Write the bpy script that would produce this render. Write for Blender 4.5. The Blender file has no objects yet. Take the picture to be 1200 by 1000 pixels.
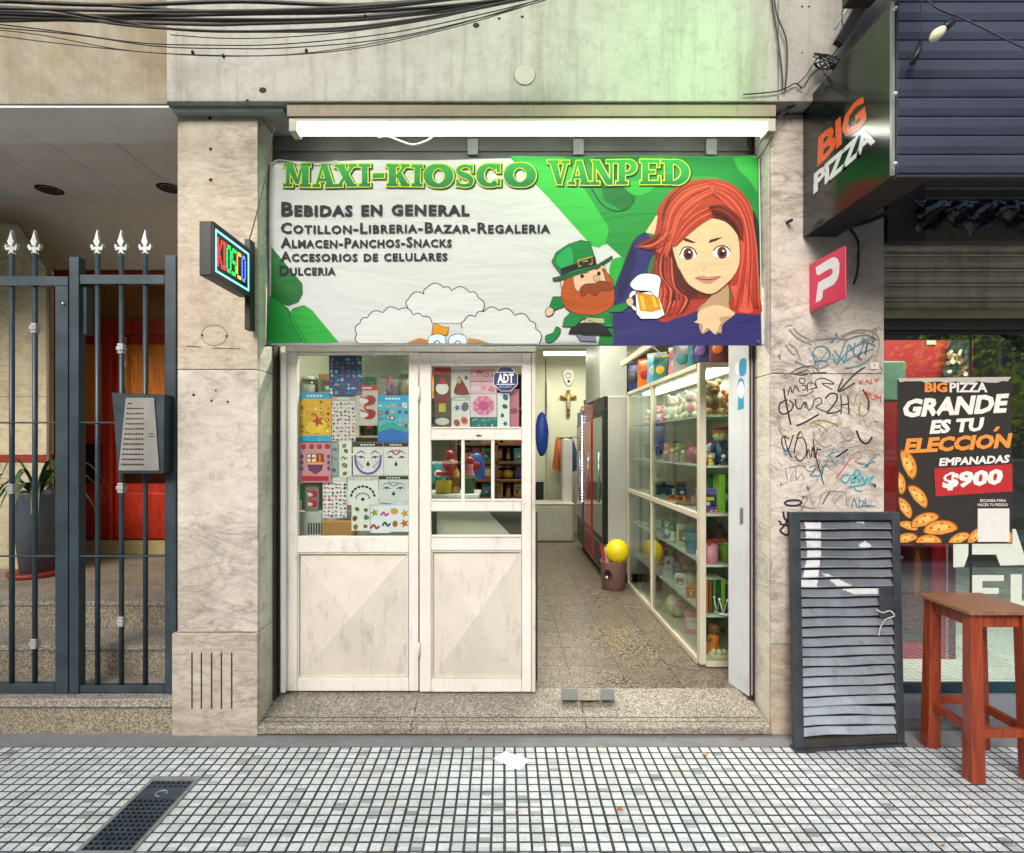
import bpy, math, random
from mathutils import Vector
from mathutils.geometry import tessellate_polygon
random.seed(7)
SC = bpy.context.scene
COL = SC.collection

# ------------------------------------------------------------------ camera, sky, sun, exposure
F, CX, CY, H = 650.0, 590.0, 520.0, 1.49      # focal length in photo pixels, principal point, eye height
cam_data = bpy.data.cameras.new('camera'); cam = bpy.data.objects.new('camera', cam_data); COL.objects.link(cam)
cam.location = (0, 0, H); cam.rotation_euler = (math.radians(90), 0, 0)
cam_data.sensor_width = 36; cam_data.lens = 36 * F / 1200
cam_data.shift_x = 10 / 1200; cam_data.shift_y = 20 / 1200
cam_data.clip_start = 0.05; cam_data.clip_end = 400
SC.camera = cam
world = bpy.data.worlds.new('World'); SC.world = world; world.use_nodes = True
wn = world.node_tree; sky = wn.nodes.new('ShaderNodeTexSky'); sky.sky_type = 'NISHITA'; sky.sun_disc = False
SUN_EL, SUN_AZ = math.radians(33), math.radians(196)
sky.sun_elevation = SUN_EL; sky.sun_rotation = SUN_AZ; sky.dust_density = 4; sky.air_density = 1.0; sky.ozone_density = 0.6
wn.links.new(sky.outputs[0], wn.nodes['Background'].inputs[0]); wn.nodes['Background'].inputs[1].default_value = 0.15
sl = bpy.data.lights.new('sun', 'SUN'); sl.energy = 1.5; sl.angle = math.radians(24); sl.color = (1.0, 0.98, 0.96)
sun = bpy.data.objects.new('sun', sl); COL.objects.link(sun)
sd = Vector((math.sin(SUN_AZ) * math.cos(SUN_EL), math.cos(SUN_AZ) * math.cos(SUN_EL), math.sin(SUN_EL)))
sun.rotation_euler = sd.to_track_quat('Z', 'Y').to_euler(); sun.location = (0, -6, 12)
SC.view_settings.view_transform = 'Standard'; SC.view_settings.look = 'None'
SC.view_settings.gamma = 1; SC.view_settings.use_curve_mapping = False
SC.view_settings.exposure = 0.72
SC.render.engine = 'CYCLES'
SC.cycles.max_bounces = 7; SC.cycles.transparent_max_bounces = 12; SC.cycles.diffuse_bounces = 4; SC.cycles.glossy_bounces = 3
SC.cycles.use_denoising = True; SC.cycles.sample_clamp_indirect = 4

# ------------------------------------------------------------------ helpers
def P(px, py, D): return Vector(((px - CX) * D / F, D, H - (py - CY) * D / F))
def X_(px, D): return (px - CX) * D / F
def Z_(py, D): return H - (py - CY) * D / F
def onY(D): return lambda px, py, k=0.0: P(px, py, D) + Vector((0, -k, 0))
def onX(X, s):
    def f(px, py, k=0.0):
        D = X * F / (px - CX); return Vector((X + s * k, D, H - (py - CY) * D / F))
    return f
def onZ(z):
    def f(px, py, k=0.0):
        D = (H - z) * F / (py - CY); return Vector(((px - CX) * D / F, D, z + k))
    return f
def lin(c):
    if isinstance(c, str):
        c = c.lstrip('#'); c = [int(c[i:i + 2], 16) / 255 for i in (0, 2, 4)]
    return tuple(((x / 12.92) if x <= 0.04045 else ((x + 0.055) / 1.055) ** 2.4) for x in c[:3]) + (1,)

MATS = {}
class NT:
    """small node-tree writer"""
    def __init__(s, name):
        s.m = bpy.data.materials.new(name); s.m.use_nodes = True; s.t = s.m.node_tree
        s.b = s.t.nodes['Principled BSDF']; s.out = s.t.nodes['Material Output']
    def n(s, typ, **kw):
        x = s.t.nodes.new(typ)
        for k, v in kw.items(): setattr(x, k, v)
        return x
    def l(s, a, b): s.t.links.new(a, b)
    def pos(s): return s.n('ShaderNodeNewGeometry').outputs['Position']
    def obj(s): return s.n('ShaderNodeTexCoord').outputs['Object']
    def mapping(s, src, scale=(1, 1, 1), rot=(0, 0, 0)):
        m = s.n('ShaderNodeMapping'); m.inputs['Scale'].default_value = scale; m.inputs['Rotation'].default_value = rot
        s.l(src, m.inputs['Vector']); return m.outputs[0]
    def noise(s, src, scale, detail=4, rough=0.55, dist=0):
        x = s.n('ShaderNodeTexNoise'); x.inputs['Scale'].default_value = scale; x.inputs['Detail'].default_value = detail
        x.inputs['Roughness'].default_value = rough; x.inputs['Distortion'].default_value = dist; s.l(src, x.inputs['Vector']); return x.outputs['Fac']
    def ramp(s, fac, stops, interp='LINEAR'):
        r = s.n('ShaderNodeValToRGB'); r.color_ramp.interpolation = interp; e = r.color_ramp.elements
        while len(e) < len(stops): e.new(0.5)
        for i, (p, c) in enumerate(stops):
            e[i].position = p; e[i].color = (c, c, c, 1) if isinstance(c, (int, float)) else lin(c) if isinstance(c, str) else c
        s.l(fac, r.inputs[0]); return r.outputs[0]
    def mix(s, fac, a, b, mode='MIX'):
        x = s.n('ShaderNodeMix', data_type='RGBA', blend_type=mode)
        for sock, v in ((x.inputs[0], fac), (x.inputs[6], a), (x.inputs[7], b)):
            if isinstance(v, (int, float)): sock.default_value = v
            elif isinstance(v, (tuple, str)): sock.default_value = lin(v) if isinstance(v, str) else v
            else: s.l(v, sock)
        return x.outputs[2]
    def math(s, op, a, b=0.0):
        x = s.n('ShaderNodeMath', operation=op)
        for i, v in ((0, a), (1, b)):
            if isinstance(v, (int, float)): x.inputs[i].default_value = v
            else: s.l(v, x.inputs[i])
        return x.outputs[0]
    def bump(s, h, strength=0.3, dist=0.01):
        x = s.n('ShaderNodeBump'); x.inputs['Strength'].default_value = strength; x.inputs['Distance'].default_value = dist
        s.l(h, x.inputs['Height']); s.l(x.outputs[0], s.b.inputs['Normal'])
    def set(s, color=None, rough=None, metal=None, spec=None):
        for k, v in (('Base Color', color), ('Roughness', rough), ('Metallic', metal), ('Specular IOR Level', spec)):
            if v is None: continue
            if isinstance(v, (int, float)): s.b.inputs[k].default_value = v
            elif isinstance(v, (tuple, str)): s.b.inputs[k].default_value = lin(v) if isinstance(v, str) else v
            else: s.l(v, s.b.inputs[k])
        return s.m

def paint(hexc, rough=0.5, metal=0.0, var=0.12, scale=9, bump=0.0, dirt=0.0, spec=0.5):
    """painted, plastic, metal or cloth surface with grain and wear"""
    key = ('p', hexc, rough, metal, var, scale, bump, dirt, spec)
    if key in MATS: return MATS[key]
    t = NT('surface_' + hexc.strip('#')); c = lin(hexc); p = t.pos()
    f = t.noise(p, scale, 5, 0.6)
    lo = tuple(x * (1 - var) for x in c[:3]) + (1,); hi = tuple(min(1, x * (1 + var)) for x in c[:3]) + (1,)
    col = t.ramp(f, [(0.3, lo), (0.7, hi)])
    if dirt:
        d = t.ramp(t.math('MULTIPLY', t.noise(p, 4.5, 12, 0.82, 0.6), t.noise(t.mapping(p, (14, 14, 2.0)), 2.0, 6, 0.75)), [(0.27, 0.0), (0.40, 1.0)])
        col = t.mix(t.math('MULTIPLY', d, dirt), col, '#5a5247')
    rr = t.ramp(f, [(0.25, max(0, rough - 0.1)), (0.8, min(1, rough + 0.1))])
    t.set(col, rr, metal, spec)
    if bump: t.bump(t.noise(p, scale * 4, 4, 0.6), bump, 0.004)
    MATS[key] = t.m; return t.m

def ink(hexc, rough=0.45):
    key = ('i', hexc, rough)
    if key in MATS: return MATS[key]
    t = NT('print_' + hexc.strip('#')); c = lin(hexc); f = t.noise(t.pos(), 30, 3)
    t.set(t.ramp(f, [(0.3, tuple(x * 0.95 for x in c[:3]) + (1,)), (0.7, tuple(min(1, x * 1.04) for x in c[:3]) + (1,))]), rough)
    MATS[key] = t.m; return t.m

def vinyl(hexc, hex2=None):
    """banner ink: printed vinyl, the same creases run through every colour; hex2 = printed vertical gradient"""
    key = ('v', hexc, hex2)
    if key in MATS: return MATS[key]
    dk = lambda h: tuple(x * (1 if min(lin(h)[:3]) > .35 else .72) for x in lin(h)[:3]) + (1,)
    t = NT('banner_print_' + hexc.strip('#')); p = t.pos(); c = dk(hexc)
    if hex2:
        sp = t.n('ShaderNodeSeparateXYZ'); t.l(p, sp.inputs[0])
        g = t.n('ShaderNodeMapRange'); t.l(sp.outputs['Z'], g.inputs[0]); g.inputs[1].default_value = 2.0; g.inputs[2].default_value = 3.0
        if hex2.startswith('!'):
            hex2 = hex2[1:]; g.inputs[1].default_value = 2.87; g.inputs[2].default_value = 2.99
        col = t.mix(g.outputs[0], c, dk(hex2))
    else:
        col = t.mix(t.noise(p, 12, 3), tuple(x * 0.96 for x in c[:3]) + (1,), c)
    t.set(col, 0.62, 0, 0.22)
    a = t.noise(t.mapping(p, (2.0, 1, 5.5), (0, 0.6, 0)), 1.3, 3, 0.5, 1.2)
    b = t.noise(t.mapping(p, (1.2, 1, 8), (0, -0.25, 0)), 2.2, 2, 0.5, 0.6)
    t.bump(t.math('ADD', a, t.math('MULTIPLY', b, 0.3)), 0.16, 0.05)
    MATS[key] = t.m; return t.m

def emit(hexc, strength):
    key = ('e', hexc, strength)
    if key in MATS: return MATS[key]
    t = NT('light_' + hexc.strip('#')); t.set(hexc, 0.4)
    t.b.inputs['Emission Color'].default_value = lin(hexc); t.b.inputs['Emission Strength'].default_value = strength
    MATS[key] = t.m; return t.m

def glass(tint='#f6faf8', refl=1.0, name='clear_glass'):
    key = ('g', tint, refl)
    if key in MATS: return MATS[key]
    t = NT(name); tr = t.n('ShaderNodeBsdfTransparent'); tr.inputs[0].default_value = lin(tint)
    gl = t.n('ShaderNodeBsdfGlossy'); gl.inputs['Roughness'].default_value = 0.02
    lw_ = t.n('ShaderNodeLayerWeight'); fres = t.math('ADD', t.math('MULTIPLY', t.math('POWER', lw_.outputs['Facing'], 5.0), 0.96), 0.04)
    sm = t.ramp(t.noise(t.pos(), 5, 6, 0.7), [(0.4, 0.95), (0.8, 1.1)])
    k = t.math('MULTIPLY', t.math('MULTIPLY', fres, sm), refl)
    mx = t.n('ShaderNodeMixShader'); t.l(t.math('MINIMUM', k, 1.0), mx.inputs[0]); t.l(tr.outputs[0], mx.inputs[1]); t.l(gl.outputs[0], mx.inputs[2])
    t.l(mx.outputs[0], t.out.inputs[0]); MATS[key] = t.m; return t.m

def film(tint='#dfe6e6'):
    """thin clear plastic wrap"""
    key = ('f', tint)
    if key in MATS: return MATS[key]
    t = NT('clear_plastic_film'); tr = t.n('ShaderNodeBsdfTransparent'); tr.inputs[0].default_value = lin(tint)
    gl = t.n('ShaderNodeBsdfGlossy'); gl.inputs['Roughness'].default_value = 0.15
    bm = t.n('ShaderNodeBump'); bm.inputs['Strength'].default_value = 1; bm.inputs['Distance'].default_value = 0.05
    t.l(t.noise(t.pos(), 14, 4, 0.6, 1.5), bm.inputs['Height']); t.l(bm.outputs[0], gl.inputs['Normal'])
    mx = t.n('ShaderNodeMixShader'); mx.inputs[0].default_value = 0.22
    t.l(tr.outputs[0], mx.inputs[1]); t.l(gl.outputs[0], mx.inputs[2]); t.l(mx.outputs[0], t.out.inputs[0]); MATS[key] = t.m; return t.m

def marble(name, base, vein, stain, seed=0.0, vscale=2.2):
    t = NT(name); p = t.mapping(t.pos(), (1, 1, 1)); off = t.n('ShaderNodeVectorMath', operation='ADD'); t.l(p, off.inputs[0]); off.inputs[1].default_value = (seed, seed * 1.7, seed * 0.6)
    q = off.outputs[0]; qs = t.mapping(q, (1, 1, 2.6), (0, 0.35, 0))
    n1 = t.noise(qs, vscale, 9, 0.62, 1.6)
    v = t.math('ABSOLUTE', t.math('SUBTRACT', n1, 0.5))
    vm = t.ramp(v, [(0.0, 0.95), (0.008, 0.5), (0.07, 0.0)])
    n2 = t.noise(qs, vscale * 2.7, 8, 0.7, 2.0); v2 = t.ramp(t.math('ABSOLUTE', t.math('SUBTRACT', n2, 0.47)), [(0.0, 0.45), (0.03, 0.0)])
    patch = t.ramp(t.noise(q, 1.1, 3), [(0.38, 0.25), (0.58, 1.0)]); veins = t.math('MULTIPLY', t.math('MAXIMUM', vm, v2), patch)
    cloud = t.noise(q, 1.7, 6, 0.65, 0.5)
    c = t.mix(t.ramp(cloud, [(0.35, 0.0), (0.7, 1.0)]), base, stain)
    c = t.mix(veins, c, vein)
    grime = t.ramp(t.noise(q, 7.0, 14, 0.86, 0.5), [(0.50, 0.0), (0.66, 0.7)])
    c = t.mix(grime, c, '#6f655a')
    c = t.mix(t.ramp(t.noise(t.mapping(q, (1, 1, 3), (0, .3, 0)), 9, 8, 0.75, 1.0), [(0.45, 0.0), (0.7, 0.35)]), c, '#ded9cf')
    t.set(c, t.ramp(cloud, [(0.3, 0.32), (0.7, 0.55)]), 0, 0.4)
    t.bump(t.noise(q, 24, 5), 0.12, 0.004); return t.m

def granite(name, a, b, c_, scale=70, rough=0.4, bump=0.08):
    t = NT(name); p = t.mapping(t.pos(), (1, 1, 1.0)); v = t.n('ShaderNodeTexVoronoi'); v.inputs['Scale'].default_value = scale
    w = t.n('ShaderNodeVectorMath', operation='ADD'); nz = t.n('ShaderNodeTexNoise'); nz.inputs['Scale'].default_value = scale * 0.7; t.l(p, nz.inputs['Vector'])
    sc = t.n('ShaderNodeVectorMath', operation='SCALE'); t.l(nz.outputs['Color'], sc.inputs[0]); sc.inputs['Scale'].default_value = 1.6 / scale
    t.l(p, w.inputs[0]); t.l(sc.outputs[0], w.inputs[1]); t.l(w.outputs[0], v.inputs['Vector'])
    bw = t.n('ShaderNodeRGBToBW'); t.l(v.outputs['Color'], bw.inputs[0])
    chips = t.ramp(bw.outputs[0], [(0.0, c_), (0.36, a), (0.60, b)], 'CONSTANT')
    big = t.noise(p, 2.0, 6, 0.65)
    col = t.mix(t.ramp(big, [(0.4, 0.0), (0.75, 0.5)]), chips, '#4c4438')
    t.set(col, t.ramp(big, [(0.3, rough - 0.12), (0.7, rough + 0.15)]), 0, 0.45); t.bump(bw.outputs[0], bump, 0.003); return t.m

def plaster(name, stops, scale=1.4, streak=0.5, bump=0.25):
    t = NT(name); p = t.pos(); f = t.noise(p, scale, 9, 0.68, 0.7)
    c = t.ramp(f, stops)
    s = t.noise(t.mapping(p, (9, 9, 0.7)), 1.6, 6, 0.7, 0.3)
    c = t.mix(t.math('MULTIPLY', t.ramp(s, [(0.48, 0.0), (0.72, 1.0)]), streak), c, '#6b6250')
    d = t.noise(p, 14, 9, 0.8, 0.6); c = t.mix(t.math('MULTIPLY', t.ramp(d, [(0.48, 0.0), (0.72, 1.0)]), 0.5), c, '#77736a')
    t.set(c, 0.85, 0, 0.25); t.bump(t.noise(p, 22, 7, 0.7), bump, 0.006); return t.m

def wood(name, a, b, scale=6, rough=0.4, axis=2):
    t = NT(name); sc = [9, 9, 9]; sc[axis] = 0.8
    p = t.mapping(t.obj(), tuple(sc)); f = t.noise(p, scale, 7, 0.62, 1.2)
    t.set(t.ramp(f, [(0.3, a), (0.68, b)]), t.ramp(f, [(0.3, rough - 0.1), (0.7, rough + 0.15)]), 0, 0.5); t.bump(f, 0.15, 0.003); return t.m

def catmull(pts, closed=False, n=6):
    pts = [Vector(p) for p in pts]; out = []; N = len(pts); last = N if closed else N - 1
    for i in range(last):
        p0 = pts[(i - 1) % N] if closed or i > 0 else pts[0]; p1 = pts[i]; p2 = pts[(i + 1) % N]
        p3 = pts[(i + 2) % N] if closed or i + 2 < N else pts[-1]
        for k in range(n):
            t = k / n; out.append(0.5 * ((2 * p1) + (p2 - p0) * t + (2 * p0 - 5 * p1 + 4 * p2 - p3) * t * t + (3 * p1 - p0 - 3 * p2 + p3) * t ** 3))
    if not closed: out.append(pts[-1])
    return out

def tag(o, label=None, cat=None, group=None, kind=None):
    if label: o['label'] = label
    if cat: o['category'] = cat
    if group: o['group'] = group
    if kind: o['kind'] = kind
    return o
def thing(name, label, cat, loc=(0, 0, 0), group=None, rot=0):
    o = bpy.data.objects.new(name, None); COL.objects.link(o); o.location = loc; o.rotation_euler = (0, 0, rot); o.empty_display_size = 0.05
    return tag(o, label, cat, group)

class MB:
    """collects shapes, links them as ONE mesh object"""
    def __init__(s, mat=None): s.v = []; s.f = []; s.mi = []; s.mats = []; s.cur = mat; s.sm = []; s.smooth = False; s.lay = 0
    def mat(s, m): s.cur = m; return s
    def _m(s):
        if s.cur is None: return 0
        if s.cur not in s.mats: s.mats.append(s.cur)
        return s.mats.index(s.cur)
    def add(s, vs, fs):
        b = len(s.v); s.v += [tuple(v) for v in vs]; m = s._m()
        for f in fs: s.f.append(tuple(b + i for i in f)); s.mi.append(m); s.sm.append(s.smooth)
        return s
    def box(s, x0, x1, y0, y1, z0, z1):
        vs = [(x, y, z) for z in (z0, z1) for y in (y0, y1) for x in (x0, x1)]
        return s.add(vs, [(0, 2, 3, 1), (4, 5, 7, 6), (0, 1, 5, 4), (2, 6, 7, 3), (0, 4, 6, 2), (1, 3, 7, 5)])
    def pbox(s, a, b, c, d, D, t):
        """box from a photo rectangle (px a..b, py c..d) whose front lies at distance D, t deep"""
        return s.box(X_(a, D), X_(b, D), D, D + t, Z_(d, D), Z_(c, D))
    def prism(s, pts, vec):
        pts = [Vector(p) for p in pts]; vec = Vector(vec); n = len(pts)
        tris = tessellate_polygon([pts])
        fs = [tuple(t) for t in tris] + [tuple(n + i for i in reversed(t)) for t in tris] + [(i, (i + 1) % n, n + (i + 1) % n, n + i) for i in range(n)]
        return s.add(pts + [p + vec for p in pts], fs)
    def flat(s, pts):
        pts = [Vector(p) for p in pts]; return s.add(pts, [tuple(t) for t in tessellate_polygon([pts])])
    def tube(s, pts, r, n=6, caps=True):
        pts = [Vector(p) for p in pts]; vs = []; sm = s.smooth; s.smooth = True; ref = None
        for i, p in enumerate(pts):
            d = (pts[min(i + 1, len(pts) - 1)] - pts[max(i - 1, 0)]); d = d.normalized() if d.length > 1e-9 else Vector((0, 0, 1))
            if ref is None: ref = Vector((0, 0, 1)) if abs(d.z) < 0.9 else Vector((1, 0, 0))
            a = d.cross(ref).normalized(); b = d.cross(a).normalized(); ref = -b if False else ref
            rr = r[i] if isinstance(r, (list, tuple)) else r
            vs += [p + a * rr * math.cos(2 * math.pi * k / n) + b * rr * math.sin(2 * math.pi * k / n) for k in range(n)]
        fs = [(i * n + k, i * n + (k + 1) % n, (i + 1) * n + (k + 1) % n, (i + 1) * n + k) for i in range(len(pts) - 1) for k in range(n)]
        if caps: fs += [tuple(reversed(range(n))), tuple(range((len(pts) - 1) * n, len(pts) * n))]
        s.add(vs, fs); s.smooth = sm; return s
    def bar(s, p0, p1, w0, d0, w1=None, d1=None):
        """square bar from p0 to p1 with x-width w and y-depth d at its ends"""
        p0 = Vector(p0); p1 = Vector(p1); w1 = w1 or w0; d1 = d1 or d0
        vs = [p0 + Vector((a * w0 / 2, b * d0 / 2, 0)) for a, b in ((-1, -1), (1, -1), (1, 1), (-1, 1))] + [p1 + Vector((a * w1 / 2, b * d1 / 2, 0)) for a, b in ((-1, -1), (1, -1), (1, 1), (-1, 1))]
        return s.add(vs, [(3, 2, 1, 0), (4, 5, 6, 7), (0, 1, 5, 4), (1, 2, 6, 5), (2, 3, 7, 6), (3, 0, 4, 7)])
    def lathe(s, prof, c=(0, 0, 0), n=16):
        c = Vector(c); sm = s.smooth; s.smooth = True; vs = []; m = len(prof)
        for k in range(n):
            a = 2 * math.pi * k / n
            vs += [c + Vector((r * math.cos(a), r * math.sin(a), z)) for r, z in prof]
        fs = [(k * m + j, ((k + 1) % n) * m + j, ((k + 1) % n) * m + j + 1, k * m + j + 1) for k in range(n) for j in range(m - 1)]
        s.add(vs, fs); s.smooth = sm; return s
    def ball(s, c, r, nu=12, nv=8, noise=0.0):
        c = Vector(c); r = (r, r, r) if isinstance(r, (int, float)) else r; sm = s.smooth; s.smooth = True
        vs = [c + Vector((0, 0, r[2]))]
        for j in range(1, nv):
            th = math.pi * j / nv
            for k in range(nu):
                ph = 2 * math.pi * k / nu; q = 1 + random.uniform(-noise, noise)
                vs.append(c + Vector((r[0] * q * math.sin(th) * math.cos(ph), r[1] * q * math.sin(th) * math.sin(ph), r[2] * q * math.cos(th))))
        vs.append(c - Vector((0, 0, r[2]))); L = len(vs) - 1
        fs = [(0, 1 + k, 1 + (k + 1) % nu) for k in range(nu)]
        for j in range(nv - 2):
            fs += [(1 + j * nu + k, 1 + (j + 1) * nu + k, 1 + (j + 1) * nu + (k + 1) % nu, 1 + j * nu + (k + 1) % nu) for k in range(nu)]
        fs += [(L, 1 + (nv - 2) * nu + (k + 1) % nu, 1 + (nv - 2) * nu + k) for k in range(nu)]
        s.add(vs, fs); s.smooth = sm; return s
    # ---- flat print, drawn in photo pixels on a surface given by mapping mp(px,py,height)
    def on(s, mp, base=0.0006, step=0.00005): s.mp = mp; s.base = base; s.step = step; return s
    def _k(s): s.lay += 1; return s.base + s.lay * s.step
    def ink(s, pts, mat, smooth=False, n=5):
        s.cur = mat
        if smooth: pts = [(p.x, p.y) for p in catmull([(a, b, 0) for a, b in pts], True, n)]
        k = s._k(); return s.flat([s.mp(a, b, k) for a, b in pts])
    def line(s, pts, w, mat, smooth=True, closed=False, taper=False):
        s.cur = mat
        if smooth: pts = [(p.x, p.y) for p in catmull([(a, b, 0) for a, b in pts], closed, 5)]
        if closed: pts = list(pts) + [pts[0]]
        k = s._k(); L = []; R = []; n = len(pts)
        for i, (a, b) in enumerate(pts):
            a0, b0 = pts[max(i - 1, 0)]; a1, b1 = pts[min(i + 1, n - 1)]; dx, dy = a1 - a0, b1 - b0; q = math.hypot(dx, dy) or 1
            ww = w[i * len(w) // n] if isinstance(w, (list, tuple)) else w
            if taper: ww *= 0.25 + 0.75 * math.sin(math.pi * i / max(1, n - 1))
            L.append(s.mp(a - dy / q * ww / 2, b + dx / q * ww / 2, k)); R.append(s.mp(a + dy / q * ww / 2, b - dx / q * ww / 2, k))
        return s.add(L + R, [(i, i + 1, n + i + 1, n + i) for i in range(n - 1)])
    def oval(s, cx, cy, rx, ry, mat, rot=0, n=18):
        c, d = math.cos(rot), math.sin(rot)
        return s.ink([(cx + rx * math.cos(t) * c - ry * math.sin(t) * d, cy + rx * math.cos(t) * d + ry * math.sin(t) * c) for t in [2 * math.pi * i / n for i in range(n)]], mat)
    def rect(s, x0, y0, x1, y1, mat): return s.ink([(x0, y0), (x1, y0), (x1, y1), (x0, y1)], mat)
    def build(s, name, mat=None, parent=None, label=None, cat=None, group=None, kind=None, bevel=0, origin=None, solid=0, remesh=0):
        me = bpy.data.meshes.new(name); vs = s.v
        if origin is not None: o_ = Vector(origin); vs = [tuple(Vector(v) - o_) for v in vs]
        me.from_pydata(vs, [], s.f); ms = s.mats if s.mats else [mat]
        for m in ms: me.materials.append(m)
        for i, p in enumerate(me.polygons): p.material_index = s.mi[i] if s.mats else 0; p.use_smooth = s.sm[i]
        me.update(); o = bpy.data.objects.new(name, me); COL.objects.link(o)
        if origin is not None and parent is None: o.location = origin
        if parent is not None: o.parent = parent
        if bevel:
            b = o.modifiers.new('edge', 'BEVEL'); b.width = bevel; b.segments = 2; b.limit_method = 'ANGLE'; b.angle_limit = math.radians(40)
        if solid: q = o.modifiers.new('thickness', 'SOLIDIFY'); q.thickness = solid
        if remesh: q = o.modifiers.new('blend', 'REMESH'); q.mode = 'VOXEL'; q.voxel_size = remesh; q.use_smooth_shade = True
        return tag(o, label, cat, group, kind)

def copy_tree(o, parent=None):
    c = o.copy(); COL.objects.link(c)
    if parent is not None: c.parent = parent
    for ch in list(o.children): copy_tree(ch, c)
    return c
def dup(root, loc, label=None, rot=None, group=None):
    c = copy_tree(root); c.location = loc
    if rot is not None: c.rotation_euler = (0, 0, rot)
    if label: c['label'] = label
    if group: c['group'] = group
    return c

def text_mesh(txt, bold=0.0, spacing=1.0, small_caps=False, res=2):
    """-> (verts normalised to 0..1 in x and y, faces)"""
    cu = bpy.data.curves.new('glyphs', 'FONT'); cu.body = txt; cu.offset = bold; cu.space_character = spacing; cu.resolution_u = res
    cu.fill_mode = 'FRONT' if hasattr(cu, 'fill_mode') else cu.fill_mode; cu.dimensions = '2D'
    if small_caps:
        cu.small_caps_scale = 0.76
        for i, ch in enumerate(txt): cu.body_format[i].use_small_caps = ch.islower()
    ob = bpy.data.objects.new('glyphs', cu); COL.objects.link(ob)
    bpy.context.view_layer.update()
    me = bpy.data.meshes.new_from_object(ob.evaluated_get(bpy.context.evaluated_depsgraph_get()))
    vs = [v.co.copy() for v in me.vertices]; fs = [tuple(p.vertices) for p in me.polygons]
    bpy.data.objects.remove(ob); bpy.data.curves.remove(cu); bpy.data.meshes.remove(me)
    x0 = min(v.x for v in vs); x1 = max(v.x for v in vs); y0 = min(v.y for v in vs); y1 = max(v.y for v in vs)
    return [((v.x - x0) / (x1 - x0), (v.y - y0) / (y1 - y0)) for v in vs], fs
def letters(mb, txt, quad, mat, bold=0.02, spacing=1.0, small_caps=False):
    """quad: photo pixels bottom-left, bottom-right, top-right, top-left"""
    vs, fs = text_mesh(txt, bold, spacing, small_caps); bl, br, tr, tl = [Vector(q) for q in quad]; k = mb._k(); out = []
    for u, v in vs:
        p = bl * (1 - u) * (1 - v) + br * u * (1 - v) + tr * u * v + tl * (1 - u) * v; out.append(mb.mp(p.x, p.y, k))
    mb.cur = mat; mb.add(out, fs); return mb
def lrect(x0, y0, x1, y1): return [(x0, y1), (x1, y1), (x1, y0), (x0, y0)]
# ------------------------------------------------------------------ shared surfaces
FY = 2.84                                   # facade plane
m_marble = marble('veined_beige_marble', '#cbc3ba', '#655c54', '#a89d90', 0.0)
m_marble_warm = marble('warm_stained_marble', '#beb19f', '#64594b', '#a3937c', 3.3)
m_marble_white = marble('pale_reveal_marble', '#d3cfc2', '#8a877c', '#b8b3a3', 7.1)
m_marble_ent = marble('entrance_marble', '#cabf9f', '#7b715f', '#b3a684', 11.0)
m_granite = granite('shop_granite', '#61574d', '#928878', '#453d35', 150, 0.3)
m_step = granite('worn_step_granite', '#8a8479', '#aca69b', '#6a645a', 170, 0.55, 0.2)
m_terr = granite('entrance_terrazzo', '#857d6e', '#aaa08c', '#686050', 170, 0.6, 0.2)
m_fascia = plaster('weathered_pale_plaster', [(0.25, '#91918a'), (0.5, '#aaa9a3'), (0.8, '#8a8982')], 1.2, 0.45)
m_fascia_old = plaster('ochre_stained_plaster', [(0.30, '#6b5d45'), (0.44, '#8b8069'), (0.56, '#9e998c'), (0.7, '#766850')], 0.9, 0.4)
m_grey_ceiling = paint('#e9eaee', 0.7, 0, 0.06, 5)
m_beige_wall = plaster('beige_entrance_wall', [(0.3, '#e6dac8'), (0.7, '#dccfbb')], 1.0, 0.1, 0.1)
m_cream = paint('#d6d1cb', 0.42, 0, 0.08, 3, 0.15, 0.35)
m_cream_alu = paint('#b9b39f', 0.45, 0.1, 0.06, 6)
m_steel_blue = paint('#33414a', 0.42, 0.25, 0.25, 7, 0.2, 0.15)
m_dark = paint('#171818', 0.6)
m_black = paint('#0f1012', 0.45)

# ------------------------------------------------------------------ ground
def pave_mat():
    t = NT('marble_pane_paving'); p = t.pos(); sn = t.n('ShaderNodeVectorMath', operation='SNAP'); t.l(p, sn.inputs[0]); sn.inputs[1].default_value = (0.05, 0.05, 10)
    off = t.n('ShaderNodeVectorMath', operation='ADD'); t.l(sn.outputs[0], off.inputs[0]); off.inputs[1].default_value = (0.013, 0.013, 0)
    w = t.n('ShaderNodeTexWhiteNoise'); t.l(off.outputs[0], w.inputs[0])
    c = t.ramp(w.outputs['Value'], [(0.0, '#8a9092'), (0.04, '#b2b9bd'), (0.3, '#c3cace'), (0.8, '#d0d6d9'), (1.0, '#bebfb8')])
    f = t.noise(p, 90, 5, 0.75, 1.0); c = t.mix(t.ramp(f, [(0.5, 0.0), (0.66, 0.7)]), c, '#7f8482')
    d = t.noise(p, 2.3, 7, 0.7); c = t.mix(t.ramp(d, [(0.46, 0.0), (0.8, 0.45)]), c, '#8c8a80')
    t.set(c, 0.5, 0, 0.4); t.bump(f, 0.15, 0.002); return t.m
m_pane = pave_mat()
m_mortar = plaster('dark_paving_mortar', [(0.3, '#2d3036'), (0.7, '#3f4248')], 6, 0.0, 0.3)
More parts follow.
